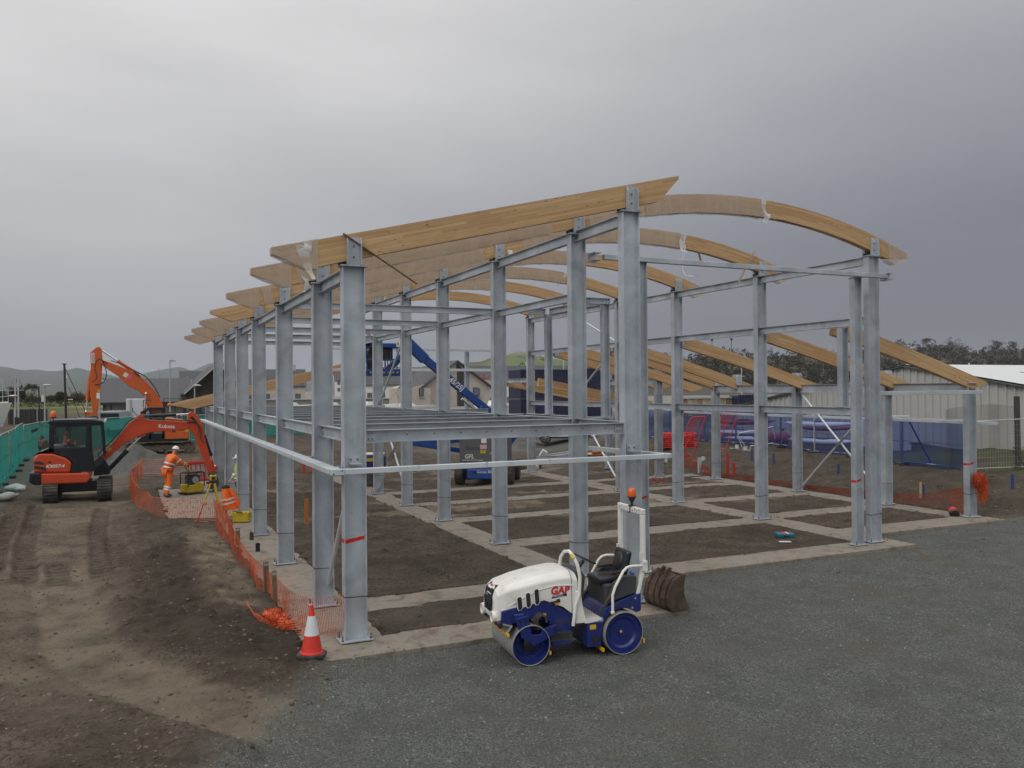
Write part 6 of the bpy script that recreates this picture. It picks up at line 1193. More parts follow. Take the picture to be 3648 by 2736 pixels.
for k,(x,y,z_,rz,lb) in enumerate(((25.8,41.5,.08,-20,'orange drain pipe at the bottom of the pile, front'),(25.7,41.8,.08,-24,'orange drain pipe at the bottom of the pile, rear'),(25.75,41.6,.26,-12,'orange drain pipe on top of the pile'))):
    o=thing('drain_pipe',lb,'pipe',(x,y,gz(x,y)+z_),0,'orange drain pipes',rot=(0,R(-4),R(rz))); MB().lathe([(.09,-1.4),(.09,1.4),(.11,1.4),(.11,1.55),(.085,1.55),(.085,-1.4)],(0,0,0),(1,0,0),16,False).build('pipe',M('terracotta_pvc',(.42,.13,.045),.5) if k==0 else bpy.data.materials['terracotta_pvc'],o,smooth=40)
pal=thing('timber_stack','low stack of boards before the orange pipes','timber stack',(24.6,42.5,gz(24.6,42.5)),R(-22))
for k in range(6): MB().box((0,-.5+.2*k,.12),(2.6,.16,.05)).build('board',WOODP,pal)
for q in(-1,0,1): MB().box((q,0,.05),(.1,1.2,.09)).build('bearer',WOODR,pal)
sb=thing('steel_stack','loose galvanised brackets and beams stacked by the white car','steel stack',(22.3,41.5,gz(22.3,41.5)),R(-10)); MB().ibeam((-1.6,0,.12),(1.5,.2,.14),.16,.12).build('beam',GIRT,sb); MB().ibeam((-1.2,.4,.13),(1.9,.1,.55),.14,.1).build('beam',GIRT,sb); MB().box((-1.1,.35,.3),(.3,.3,.4),(R(20),R(30),0)).build('bracket',GIRT,sb); MB().bar((-2.2,-.6,.05),(1.6,-.4,.06),.1,.06).build('strip',GIRT,sb)
lg=thing('sack_heap','torn sacks and rubbish heap beside the lift wheel','rubbish heap',(17.4,37.0,gz(17.4,37.0)),0)
for k,(x,y,m_) in enumerate(((0,0,RUST),(.4,.2,WOODR),(-.35,.15,CAREDGE),(.75,0,bpy.data.materials['white_bag']),(1.1,.3,RUST))): MB().ell((x,y,.18),(.32,.28,.24),12,8,(.3*k,.2,k)).build('sack',m_,lg,smooth=60)
jg=thing('water_barrier','red moulded water-filled barrier behind the left row','barrier',(8.55,41.0,gz(8.55,41)),R(20)); MB().prism([(-.6,0),(.6,0),(.55,.55),(.40,.85),(.15,.80),(.05,.95),(-.25,.90),(-.5,.55)],(0,0,0),(1,0,0),(0,0,1),.4).build('body',REDP,jg,bevel=.06,seg=3)
gn=thing('generator','dark blue towable generator behind the middle row','generator',(8.95,33.9,.05),R(-20)); MB().box((0,0,.85),(1.5,.9,.8)).build('canopy',M('navy_canopy',(.012,.02,.10),.4,dirt=.1),gn,bevel=.06,seg=2); MB().box((0,0,1.29),(1.4,.85,.06)).build('roof',WHITEP,gn,bevel=.02); MB().box((.2,-.455,1.08),(.5,.01,.14)).build('label',BYELLOW,gn)
for s in(-1,1): MB().lathe([(.10,-.08),(.28,-.08),(.30,0),(.28,.08),(.10,.08)],(.1,s*.42,.30),(0,1,0),20).build('wheel',RUBBER,gn,smooth=40)
MB().bar((-.7,0,.45),(-1.6,0,.40),.08,.08).lathe([(.03,-.03),(.11,-.03),(.11,.03),(.03,.03)],(-1.5,0,.12),(0,1,0),14).build('drawbar',DRUM,gn)
# parked white car
def car(label,loc,rz,col):
    o=thing('parked_car',label,'car',loc,rz); side=[(-2.1,.45),(-2.15,.85),(-2.0,1.05),(-1.5,1.12),(-1.15,1.55),(-.9,1.66),(.9,1.70),(1.55,1.55),(1.95,1.12),(2.12,1.0),(2.15,.5),(1.8,.34),(-1.8,.34)]
    b_=MB().prism(side,(0,0,0),(1,0,0),(0,0,1),1.78).build('body',col,o,bevel=.07,seg=3)
    for s in(-1,1):
        for pts in([(-1.05,1.14),(-.82,1.52),(-.05,1.58),(-.05,1.14)],[(.05,1.14),(.05,1.58),(.85,1.58),(1.0,1.14)],[(1.1,1.16),(.98,1.56),(1.4,1.48),(1.7,1.16)]): MB().prism(pts,(0,s*.886,0),(1,0,0),(0,0,1),.02).build('window',DKGL,o)
        MB().box((0,s*.87,.36),(2.3,.08,.12)).build('sill',BLACKP,o,bevel=.02)
        for x in(-1.4,1.4):
            w=MB().lathe([(.20,-.11),(.33,-.11),(.355,-.06),(.355,.06),(.33,.11),(.20,.11)],(x,s*.80,.355),(0,1,0),28).build('wheel',RUBBER,o,smooth=40); MB().lathe([(.38,0),(.40,.004)],(x,s*.885,.36),(0,s,0),24).build('wheel_arch',BLACKP,o); rm=MB()
            for k in range(7): a=2*math.pi*k/7; rm.bar((x,s*.925,.355),(x+.22*math.cos(a),s*.915,.355+.22*math.sin(a)),.02,.06,(0,1,0))
            rm.lathe([(.23,0),(.25,.02)],(x,s*.90,.355),(0,s,0),24,False); rm.build('hubcap',GALV,w)
    for y in(-.6,.6): MB().box((-2.1,y,.88),(.08,.36,.14)).build('headlight',CABGL,o,bevel=.02); MB().box((2.1,y,.95),(.08,.2,.3)).build('tail_light',REDP,o,bevel=.02)
    MB().box((-2.14,0,.62),(.06,1.2,.2)).build('grille',BLACKP,o)
car('white car parked beyond the steel frame near the containers',(27.2,50.4,gz(27.2,50.4)),R(-24),WHITEP)
# ------------------------------------------------------------------ fences
def mesh_panel(label,p0,p1,net_mat_,h_=2.05,dz=0,lean=0,group='site fence panels',netting=True,seed=0,wires=False,name='mesh_fence'):
    a,b=V((p0[0],p0[1],0)),V((p1[0],p1[1],0)); L_=(b-a).length; rz=math.atan2(b.y-a.y,b.x-a.x); za,zb=gz(*p0),gz(*p1); m=(a+b)/2; o=thing(name,label,'fence panel',(m.x,m.y,(za+zb)/2+dz),0,group,rot=(R(lean),0,rz)); h2=L_/2-.03; sl=(zb-za)/L_
    def z(x): return sl*x
    mb=MB(); mb.tube([(-h2,0,.12+z(-h2)),(-h2,0,h_-.12+z(-h2)),(-h2+.12,0,h_+z(-h2)),(h2-.12,0,h_+z(h2)),(h2,0,h_-.12+z(h2)),(h2,0,.12+z(h2))],.021,8).tube([(-h2,0,.16+z(-h2)),(h2,0,.16+z(h2))],.018,8).build('tube_frame',GALV,o,smooth=50)
    if wires:
        w=MB(); n=int(L_/.10)
        for k in range(1,n): x=-h2+2*h2*k/n; w.bar((x,0,.16+z(x)),(x,0,h_+z(x)),.004,.004)
        for k in range(1,9): w.bar((-h2,0,.16+(h_-.16)*k/9+z(-h2)),(h2,0,.16+(h_-.16)*k/9+z(h2)),.004,.004)
        w.build('wire_mesh',GALV,o)['kind']='stuff'
    if netting:
        r=random.Random(seed); nx_,nz_=int(L_/.13),9; v=MB()
        for j in range(nz_+1):
            for i in range(nx_+1):
                x=-h2-.04+(2*h2+.08)*i/nx_; t=j/nz_; top=h_-.02-.05*abs(math.sin(x*2.2+seed))*(netting is True)-(.25*max(0,1-abs(x+h2)/.5) if seed%3==1 else 0); zz=.02+(top-.02)*t+z(x); v.v.append((x,-.035+.035*math.sin(x*3.1+seed)+.03*math.sin(x*7.7+t*2+seed)*(1-t*.5)+r.uniform(-.008,.008),zz))
        v.f=[(j*(nx_+1)+i,j*(nx_+1)+i+1,(j+1)*(nx_+1)+i+1,(j+1)*(nx_+1)+i) for j in range(nz_) for i in range(nx_)]; v.build('netting',net_mat_,o,smooth=70)
        MB().tube([(-h2+2*h2*k/8,-.07-.02*math.sin(k*2+seed),h_*.52+.04*math.sin(k*1.3+seed)+z(-h2+2*h2*k/8)) for k in range(9)],.011,6).build('cord',WIRE,o,smooth=60)
    for x in(-h2,h2): MB().box((x,0,.07+z(x)),(.24,.6,.14)).build('block_foot',RUBBER,o,bevel=.02)
    return o
GP=[(-4.55,33.8),(-4.75,37.1),(-4.95,40.5),(-5.05,43.9),(-5.15,47.3),(-5.4,50.6),(-5.5,53.9)]
WD=['nearest at the left edge','second','third','fourth','fifth','sixth']
for i,(a,b) in enumerate(zip(GP[:-1],GP[1:])): mesh_panel(f'green netted fence panel along the left side, {WD[i]} of the row',a,b,GREENNET,2.15,seed=i,lean=0,group='green netted fence along the left')
BP=[(-5.5,54.2),(-5.1,60),(-3.6,64.8),(.2,66.2),(4.0,66.8),(7.8,67.2),(11.6,67.4),(15.4,67.4),(19.2,67)]
for i,(a,b) in enumerate(zip(BP[:-1],BP[1:])): mesh_panel(f'green netted fence panel across the back, number {["one","two","three","four","five","six","seven","eight"][i]} counting from the left corner',a,b,GREENNET,2.0,seed=i+10,group='green netted fence across the back')
FP=[(31.2,47.6),(31.5,44.2),(31.8,41),(31.5,37.8),(31.9,34.6),(31.1,31.4),(30.3,28.2),(29.8,25.1),(29.6,22.0)]
for i,(a,b) in enumerate(zip(FP[:-1],FP[1:])): mesh_panel(f'blue netted fence panel behind the lean-to, {["farthest","second farthest","third farthest","fourth farthest","fourth from the right","third from the right","second from the right","rightmost netted"][i]}',a,b,BLUENET,2.0,seed=i+20,lean=0,group='blue netted fence')
mesh_panel('bare mesh fence panel without netting at the far right',(29.75,21.8),(32.6,20.2),None,2.0,netting=False,wires=True,group='bare fence panels'); mesh_panel('bare mesh fence panel running out of frame at the right edge',(32.65,20.1),(35.8,18.6),None,2.0,netting=False,wires=True,group='bare fence panels')
BTUBE=M('blue_brace_tube',(.02,.05,.30),.5)
for (p,q,lb) in(((30.9,24.6),(29.75,24.7),'blue stabiliser prop behind the rightmost netted fence'),((30.3,22.6),(29.7,21.9),'slanting blue prop near the end of the netted fence')):
    o=thing('fence_prop',lb,'prop',(p[0],p[1],gz(*p)),0,'fence props'); e=V((q[0]-p[0],q[1]-p[1],1.9+gz(*q)-gz(*p))); MB().tube([(0,0,.05),e],.035,8).build('tube',BTUBE,o,smooth=50); MB().tube([(.0,0,.05),(e.x,e.y,.12)],.03,8).tube([e*.5,(e.x,e.y,e.z*.5)],.025,8).build('stay',BTUBE,o,smooth=50)
# sandbags, old stump
SBAG=M('sandbag_weave',(.43,.42,.40),.85,var=.2,scale=12,bmp=.4,bscale=40)
for (x,y,s,rz,lb) in((-4.2,38.2,.85,20,'pale sandbag against the green fence, upper of the pair'),(-3.95,37.8,.7,70,'pale sandbag against the green fence, slumped lower of the pair'),(-4.05,34.6,.85,10,'pale sandbag at the left edge of the picture')):
    o=thing('sandbag',lb,'sandbag',(x,y,gz(x,y)),R(rz),'pale sandbags'); mb=MB(); mb.ell((0,0,.16*s),(.42*s,.28*s,.18*s),18,10); mb.v=[(a+.02*math.sin(9*b_),b_+.02*math.sin(7*a),max(.0,c+.02*math.sin(11*a+5*b_))) for a,b_,c in mb.v]; mb.build('bag',SBAG,o,smooth=70); MB().ell((.40*s,0,.2*s),(.10*s,.07*s,.06*s),10,6).build('tied_neck',SBAG,o,smooth=60)
o=thing('spare_bucket','rusty narrow digger bucket standing on end by the green fence','excavator bucket',(-3.9,47.6,gz(-3.9,47.6)),R(30)); MB().prism([(-.45,0),(.75,0),(.55,.35),(.28,.75),(.15,1.25),(.0,1.52),(-.22,1.5),(-.25,1.2),(-.15,.8),(-.3,.4)],(0,0,0),(1,0,0),(0,0,1),.5).build('shell',RUST,o,bevel=.06,seg=2); MB().prism([(-.2,1.3),(.05,1.3),(.0,1.7),(-.15,1.72)],(0,.12,0),(1,0,0),(0,0,1),.05).build('ear',RUST,o)
# ------------------------------------------------------------------ shed at right with ribbed cladding
CLAD=M('cream_cladding',(.40,.40,.375),.55,var=.10,scale=1.2,dirt=.12,dirtc=(.22,.21,.17)); WROOF=M('white_roof_sheet',(.60,.61,.60),.5,var=.08,scale=.6); GFLASH=M('grey_green_flashing',(.075,.095,.085),.5)
shd=thing('shed','large pale grey ribbed metal shed with shallow white roof at the right','shed',(40.7,34,0)); AP=5.15; SLP=.172
def vz(y): return AP-SLP*abs(y)
mb=MB(); y=-15.0; prof=[]
while y<14.5: prof+=[(0.0,y),(0.0,y+.24),(-.09,y+.27),(-.09,y+.35),(0,y+.38)]; y+=.48
for (x0,y0),(x1,y1) in zip(prof[:-1],prof[1:]): mb.add([(x0,y0,-.5),(x1,y1,-.5),(x1,y1,vz(y1)),(x0,y0,vz(y0))],[(0,1,2,3)])
mb.build('gable_cladding',CLAD,shd); mb=MB()
for s in(-1,1): mb.add([(-.1,0,AP+.08),(60,0,AP+.08),(60,s*15.1,vz(15.1)+.08),(-.1,s*15.1,vz(15.1)+.08)],[(0,1,2,3)])
rf=mb.build('roof',WROOF,shd); 
for k in range(6): MB().box((6+8*k,-6.5,vz(6.5)+.10),(1.0,7.0,.03),(R(math.degrees(math.atan(SLP))),0,0)).build('roof_light',M('roof_light',(.30,.32,.26),.3) if k==0 else bpy.data.materials['roof_light'],rf)
for s in(-1,1): MB().bar((-.10,0,AP-.03),(-.10,s*15.1,vz(15.1)-.03),.06,.34,(1,0,0)).build('verge_flashing',GFLASH,shd)
MB().add([(0,15,-.5),(60,15,-.5),(60,15,2.6),(0,15,2.6)],[(0,1,2,3)]).add([(0,-15,-.5),(60,-15,-.5),(60,-15,2.6),(0,-15,2.6)],[(0,1,2,3)]).build('side_wall',CLAD,shd)
pst=thing('fence_post','tall dark concrete fence post with rusty chain link at the right','fence post',(33.6,22.6,gz(33.6,22.6))); MB().bar((0,0,0),(-.05,0,3.0),.17,.17).build('post',M('dark_post',(.06,.05,.045),.9),pst,bevel=.01); mb=MB()
for k in range(34):
    x=-.08-.13*k
    for j in range(18):
        zz=.25+.13*j+.10*math.sin(k*.12); mb.bar((x,.15*math.sin(k*.3),zz),(x-.13,.15*math.sin(k*.3+.3),zz+.13),.007,.007); mb.bar((x-.13,.15*math.sin(k*.3+.3),zz),(x,.15*math.sin(k*.3),zz+.13),.007,.007)
mb.build('chain_link',RUST,pst)['kind']='stuff'
# ------------------------------------------------------------------ vegetation
def leafmat(name,c0,c1,c2):
    m,t,p,o=newmat(name); g=t.nodes.new('ShaderNodeNewGeometry'); c=mixc(t,g.outputs['Random Per Island'],c0,c1); c=mixc(t,ramp(t,noise(t,coords(t,'Object'),.35,4),.42,.62),c,c2); t.links.new(c,p.inputs['Base Color']); p.inputs['Roughness'].default_value=.9; p.inputs['Specular IOR Level'].default_value=.15; return m
LEAFD=leafmat('winter_wood_foliage',(.022,.019,.013),(.058,.046,.030),(.032,.032,.016)); LEAFG=leafmat('evergreen_foliage',(.018,.026,.014),(.045,.058,.028),(.03,.04,.018)); LEAFB=leafmat('scrub_foliage',(.07,.055,.028),(.14,.11,.055),(.06,.07,.028)); BARK=M('bark',(.06,.05,.04),.95); TWIG=leafmat('bare_twigs',(.06,.05,.042),(.115,.10,.088),(.08,.068,.055))
def crown(mb,c,rad,n,sz,r,clumps=14,flat=1.0):
    cs=[]
    for k in range(clumps):
        u=r.uniform(-.7,1); a=r.uniform(0,6.28); s=math.sqrt(max(0,1-u*u)); q=r.uniform(.35,.95); cs.append((V((rad[0]*s*math.cos(a)*q,rad[1]*s*math.sin(a)*q,rad[2]*u*q)),r.uniform(.22,.5)))
    c=V(c)
    for i in range(n):
        k,kr=cs[r.randrange(clumps)]; d=V((r.gauss(0,1),r.gauss(0,1),r.gauss(0,1)*flat)).normalized()*(r.random()**.5)*kr; p=c+k+V((d.x*rad[0],d.y*rad[1],d.z*rad[2])); e=V((r.uniform(-1,1),r.uniform(-1,1),r.uniform(-1,1))).normalized()*sz*r.uniform(.5,1.3); f=e.cross(V((r.uniform(-1,1),r.uniform(-1,1),r.uniform(-1,1)))).normalized()*sz*r.uniform(.3,.7)
        mb.add([p-e*.5,p+f*.5,p+e*.5],[(0,1,2)])
def raw(mb,name,mat,parent=None,kind=None):
    me=bpy.data.meshes.new(name); me.from_pydata(mb.v,[],mb.f); me.materials.append(mat); o=bpy.data.objects.new(name,me); COL.objects.link(o); o.parent=parent
    if kind: o['kind']=kind
    return o
def tree(name,label,loc,h_,rad,mat,seed,n=1500,sz=.5,group=None,tr=.5,clumps=14):
    r=random.Random(seed); o=thing(name,label,'tree',loc,0,group); t=MB(); t.tube([(0,0,-.5),(.05*h_*r.uniform(-1,1),0,h_*tr*.6),(0,0,h_*tr+.2*h_)],[h_*.025,h_*.018,h_*.008],8)
    for k in range(7): a=k*.9+r.random(); t.tube([(0,0,h_*tr*r.uniform(.7,1.1)),(rad[0]*.35*math.cos(a),rad[1]*.35*math.sin(a),h_*tr+rad[2]*.4),(rad[0]*.75*math.cos(a),rad[1]*.75*math.sin(a),h_*tr+rad[2]*r.uniform(.5,1.2))],[h_*.010,h_*.006,h_*.002],5)
    t.build('trunk',BARK,o,smooth=50); m=MB(); crown(m,(0,0,h_-rad[2]),rad,n,sz,r,clumps); c=raw(m,'crown',mat,o); return o
tree('pine_tree','flat-topped dark pine standing alone on the far field at left',(-14.1,150,1.7),3.8,(.95,.9,.75),LEAFG,3,2200,.17,tr=.5,clumps=30)
for i,(x,y,h_,rw,m,lb) in enumerate(((-17.6,160,3.4,1.0,LEAFG,'round dark tree left of the flat-topped pine'),(-16.4,158,3.6,.9,LEAFG,'dark tree between the boat masts and the flat-topped pine'),(-9.9,150,2.6,1.1,LEAFD,'bare brownish tree right of the flat-topped pine'),(-19.2,155,3.0,1.2,LEAFG,'dark tree at the left edge behind the boat'),(-7.6,150,2.4,1.0,LEAFB,'olive bush tree right of the bare brown one'))): tree('field_tree',lb,(x,y,1.7),h_,(rw,rw,h_*.36),m,40+i,2600,.22,'trees on the far field',tr=.25,clumps=34)
m=MB(); r=random.Random(5)
for k in range(230): x=r.uniform(-40,14); y=r.uniform(165,240); crown(m,(x,y,2.1+r.uniform(0,.7)),(r.uniform(1.2,3.0),1.5,r.uniform(.7,1.7)),130,.42,r,6)
tag(raw(m,'scrub_belt',LEAFD,None,'stuff'),'belt of brown winter scrub and trees beyond the field','scrub')
m=MB()
for k in range(60): x=r.uniform(-26,8); y=r.uniform(138,158); crown(m,(x,y,1.9),(r.uniform(.6,1.6),1,r.uniform(.3,.75)),70,.25,r,5)
tag(raw(m,'field_scrub',LEAFB,None,'stuff'),'low olive and tan bushes in front of the scrub belt','scrub')
# ------------------------------------------------------------------ hills
HILL,t,p,o=newmat('hill_pasture'); co_=coords(t); nz_=noise(t,co_,.0035,7,.6,.5); nh=noise(t,co_,.02,6,.65)
c=mixc(t,ramp(t,nz_,.42,.56),(.050,.066,.046),(.062,.062,.056)); c=mixc(t,ramp(t,nh,.52,.66),c,(.045,.048,.045)); t.links.new(c,p.inputs['Base Color']); p.inputs['Roughness'].default_value=.95
HILL2,t,p,o=newmat('hill_fields'); co_=coords(t); nz_=noise(t,co_,.016,5,.55,.6); nh=noise(t,co_,.09,6,.7); gm_=t.nodes.new('ShaderNodeSeparateXYZ'); t.links.new(co_,gm_.inputs[0])
c=mixc(t,ramp(t,nz_,.47,.53),(.085,.125,.030),(.075,.060,.036)); c=mixc(t,ramp(t,nh,.55,.68),c,(.05,.045,.03)); c=mixc(t,ramp(t,mth(t,'MULTIPLY_ADD',noise(t,co_,.05,4),8,mth(t,'SUBTRACT',gm_.outputs[2],4)),30.5,33) if False else ramp(t,mth(t,'DIVIDE',mth(t,'MULTIPLY_ADD',noise(t,co_,.05,4),6,gm_.outputs[2]),50),.66,.70),c,(.17,.15,.11)); t.links.new(c,p.inputs['Base Color']); p.inputs['Roughness'].default_value=.95
HILL3=M('wood_floor',(.055,.046,.032),.95,var=.4,scale=.12)
def ridge(name,pts,y0,depth,front,mat,seed,zb=1.0,nz=26,amp=.04,step=None,back=1.2):
    X=np.array([q[0] for q in pts]); Z=np.array([q[1] for q in pts]); n=step or 220; xs_=np.linspace(X[0],X[-1],n); zs=np.interp(xs_,X,Z); k=np.ones(5)/5; zs=np.convolve(np.pad(zs,2,'edge'),k,'valid')
    vs=[];T_=np.concatenate([np.linspace(0,1,nz),1+np.linspace(.06,1,10)])
    for t_ in T_:
        if t_<=1: h_=t_**1.25*(1-.25*math.sin(math.pi*t_)*.6); y=y0-front*(1-t_)
        else: h_=max(0,1-(t_-1)*1.0)**1.3; y=y0+depth*(t_-1)
        xx=xs_*(y/y0); nzv=fbm(xx/ (front*.16),np.full(n,y/(front*.16)),1.0,5,seed); zz=zb+(zs-zb)*h_+nzv*amp*(zs-zb)*(1.2 if t_<1 else 1)*min(1,4*t_*(1.02-t_) if t_<1 else 1)
        vs.append(np.stack([xx,np.full(n,y),zz],1))
    v=np.concatenate(vs); m_=len(T_); f=[(j*n+i,j*n+i+1,(j+1)*n+i+1,(j+1)*n+i) for j in range(m_-1) for i in range(n-1)]
    me=bpy.data.meshes.new(name); me.from_pydata(v.tolist(),[],f); me.polygons.foreach_set('use_smooth',[True]*len(me.polygons)); me.materials.append(mat); o=bpy.data.objects.new(name,me); COL.objects.link(o); structure(o); return v.reshape(m_,n,3)
ridge('hills_far_left',[(-900,90),(-600,95),(-420,80),(-305,73),(-285,71),(-254,63),(-227,66),(-190,60.5),(-145,64.5),(-137,70),(-126,71),(-114,67),(-94,60.5),(-45,50),(0,30),(60,12)],2500,900,1500,HILL,3,0)
ridge('hills_far_middle',[(-120,20),(-65,46),(-31,47),(22,52),(51,62),(77,66.5),(112,74),(126,76.6),(142,75),(166,65),(180,70),(215,86.5),(250,92),(290,86),(312,77),(330,64),(359,62),(435,61),(470,54),(560,40),(700,20)],2650,900,1100,HILL,9,0)
hv=ridge('hill_with_rocky_top',[(120,3),(170,9),(215,21),(241,25),(251,25.4),(256,28.2),(272,30.4),(278,33.2),(283,34.4),(288,33),(298,30.6),(306,29.4),(330,26),(380,22),(450,18)],600,200,330,HILL2,21,1,amp=.05)
wv=ridge('hill_wooded',[(150,3),(190,9),(225,17),(245,17.5),(262,20),(275,20),(287,18),(300,19),(321,21),(337,19),(365,21),(393,24),(416,26.5),(440,26.5),(452,22.5),(475,25.5),(500,25),(540,22),(620,16)],330,150,150,HILL3,31,1,amp=.05)
r=random.Random(77); m=MB(); nj,ni=wv.shape[:2]
for k in range(1500):
    j=r.randrange(7,nj-8); i=r.randrange(8,ni-10); q=wv[j,i]; s=r.uniform(1.6,4.2); crown(m,(q[0],q[1],q[2]+s*.55),(s*1.1,s,s*.85),64,1.15,r,7)
tag(raw(m,'hill_woodland',LEAFD,None,'stuff'),'dense dark winter woodland covering the right-hand hill','woodland')
m=MB()
for k in range(130):
    j=r.randrange(6,24); i=r.randrange(20,ni-60); q=hv[j,i]
    if fbm(np.array([q[0]*.02]),np.array([q[1]*.02]),1,2,5)[0]<.02: continue
    s=r.uniform(1.5,4); crown(m,(q[0],q[1],q[2]+s*.5),(s*1.6,s,s*.8),60,1.3,r,6)
tag(raw(m,'hill_copses',LEAFD,None,'stuff'),'scattered dark copses and hedges on the green hill','woodland')
for k,(i,dx,s,mm,lb) in enumerate(((150,0,4.4,TWIG,'bare round tree on the wooded skyline, right of the near sloping timber'),(157,0,3.8,LEAFG,'small dark evergreen on the wooded skyline'),(168,0,6.2,TWIG,'broad bare tree forming a hump on the wooded skyline'),(176,0,6.0,TWIG,'second broad bare tree beside the hump on the skyline'),(184,0,5.4,LEAFD,'tree at the right side of the skyline hump'),(112,0,4.2,TWIG,'bare round tree on the skyline between the right-row columns'),(122,0,4.0,LEAFD,'dark tree on the skyline behind the second right-row column'))):
    q=wv[25,i]; tree('skyline_tree',lb,(float(q[0]),float(q[1]),float(q[2])-1),s*1.7,(s*.8,s*.8,s*.6),mm,200+k,1100,.55,'trees on the wooded skyline',tr=.45,clumps=22)
for (x,y,z_,h_,lb) in((261.5,331,19.5,8.5,'small mast with antenna panels on the wooded skyline, left'),(273.5,331,20,8.5,'small mast with antenna panels on the wooded skyline, right')):
    o=thing('antenna_mast',lb,'antenna',(x,y,z_),0,'skyline antennas'); MB().tube([(0,0,0),(0,0,h_)],.16,6).build('pole',DGREY,o); MB().box((0,0,h_-.6),(1.1,.5,1.2)).build('antenna_panel',DGREY,o)
# gorse bush by the shed
b=thing('bramble_bush','straggly bramble bush by the chain link fence','bush',(31.6,20.9,gz(31.6,20.9))); m=MB(); rr2=random.Random(9); crown(m,(0,0,.55),(.8,.5,.65),700,.10,rr2,12); raw(m,'leaves',LEAFB,b); t_=MB()
for k in range(12): a=rr2.uniform(0,6.28); t_.tube([(0,0,0),(.4*math.cos(a),.3*math.sin(a),.6),(.85*math.cos(a),.5*math.sin(a),rr2.uniform(.7,1.25))],[.012,.009,.004],5)
t_.build('stems',BARK,b)['kind']='stuff'
# ------------------------------------------------------------------ buildings
SLATE=M('slate_roof',(.055,.056,.062),.6,var=.2,scale=2.5,bmp=.2,bscale=12); RENDER=M('cream_render',(.42,.38,.33),.9,var=.12,scale=.8,dirt=.12,dirtc=(.25,.21,.17)); DSTONE=M('dark_stone_wall',(.07,.06,.05),.9,var=.5,scale=2.2,bmp=.5,bscale=6); DKWOOD=M('dark_cladding_wood',(.045,.038,.03),.8,var=.3); FRAMEB=M('dark_window_frame',(.03,.03,.032),.6); BARGE=M('pale_barge_board',(.36,.37,.38),.6); PANE=M('window_pane',(.10,.12,.14),.12,var=.3); REDROOF=M('red_tile_roof',(.16,.05,.035),.8,var=.2)
bl=thing('quay_building','long low building with dark slate roof and cream walls behind the big excavator','building',(2,76,1.0)); MB().box((-.2,3.5,.9),(7.4,7,2.6)).build('wall',RENDER,bl); rf=MB().prism([(-.5,2.15),(4.0,4.18),(4.1,4.05),(8,2.2),(8,2.05),(4.0,3.95),(-.5,2.0)],(-.15,0,0),(0,1,0),(0,0,1),8.3).build('roof',SLATE,bl); MB().box((-.15,-.52,2.03),(8.3,.12,.22)).build('gutter',BLACKP,rf)
for k in range(9): MB().box((-4.1+k*1.02,1.9,3.225),(.02,5.3,.02),(R(24.3),0,0)).build('slate_joint',BLACKP,rf)
MB().lathe([(.10,0),(.10,.9)],(3.0,2.6,3.2),n=8).build('flue',GALV,rf); MB().box((-3.92,-.05,.9),(.25,.3,2.6)).build('quoin',DSTONE,bl)
MB().bar((-3.4,-.06,.2),(-3.4,-.06,2.0),.08,.08).build('downpipe',BLACKP,bl)
wg=thing('gabled_wing','dark stone gabled wing with pale barge board partly behind the left row','building',(6.5,72,1.0)); MB().prism([(-2.2,-.2),(2.2,-.2),(2.2,3.0),(0,5.05),(-2.2,3.0)],(0,4,0),(1,0,0),(0,0,1),8).build('wall',DSTONE,wg); rf=MB()
for s in(-1,1): rf.prism([(0,5.25),(s*2.55,2.85),(s*2.55,2.70),(0,5.08)],(0,3.9,0),(1,0,0),(0,0,1),9.2)
rfo=rf.build('roof',SLATE,wg)
for s in(-1,1): MB().bar((0,-.72,5.2),(s*2.55,-.72,2.80),.08,.26,(0,1,0)).build('barge_board',BARGE,rfo)
for x in(-1.0,-.3,.4): w=MB().box((x,-.03,2.0),(.55,.06,1.7)).build('window',FRAMEB,wg); MB().box((x,-.065,2.0),(.42,.01,1.5)).build('pane',PANE,w)
MB().prism([(-1.6,3.0),(1.6,3.0),(0,4.55)],(0,-.02,0),(1,0,0),(0,0,1),.06).build('gable_cladding',DKWOOD,wg); MB().box((-2.55,-.6,1.2),(.14,.14,2.9)).build('porch_post',DKWOOD,wg)
vx=thing('box_trailer','plain white box trailer parked in front of the slate-roofed building','trailer',(.65,74,.9)); MB().box((0,1.2,1.35),(1.9,2.4,2.35)).build('box',M('trailer_white',(.55,.56,.57),.5,var=.06),vx,bevel=.03); MB().bar((-.62,-.02,.3),(-.62,-.02,2.5),.12,.05).build('corner_strip',GALV,vx)
for x in(-.6,.6): MB().lathe([(.1,-.1),(.33,-.1),(.33,.1),(.1,.1)],(x,.3,.33),(1,0,0),16).build('wheel',RUBBER,vx)
cv=thing('parked_van','grey-blue van seen behind the green fence at left','van',(-1.45,71.5,.75),R(-10)); MB().prism([(-1.0,.3),(-1.05,1.0),(-.85,1.75),(.85,1.75),(1.05,1.0),(1.0,.3)],(0,2,0),(1,0,0),(0,0,1),4.4).build('body',M('van_paint',(.22,.24,.26),.4),cv,bevel=.08,seg=2); MB().prism([(-.75,1.1),(-.68,1.6),(.68,1.6),(.75,1.1)],(0,-.21,0),(1,0,0),(0,0,1),.02).build('rear_window',DKGL,cv)
for x in(-.8,.8): MB().lathe([(.1,-.1),(.34,-.1),(.34,.1),(.1,.1)],(x,.6,.34),(1,0,0),16).build('wheel',RUBBER,cv)
hd_=thing('dark_hoarding','long black boarded hoarding behind the green fence at left','hoarding',(-8.2,84,1.2))
for k in range(24): MB().box((-1.4+.125*k,.01*(k%2),.55),(.12,.03,1.6)).build('board',BLACKP if k%3 else DKWOOD,hd_)
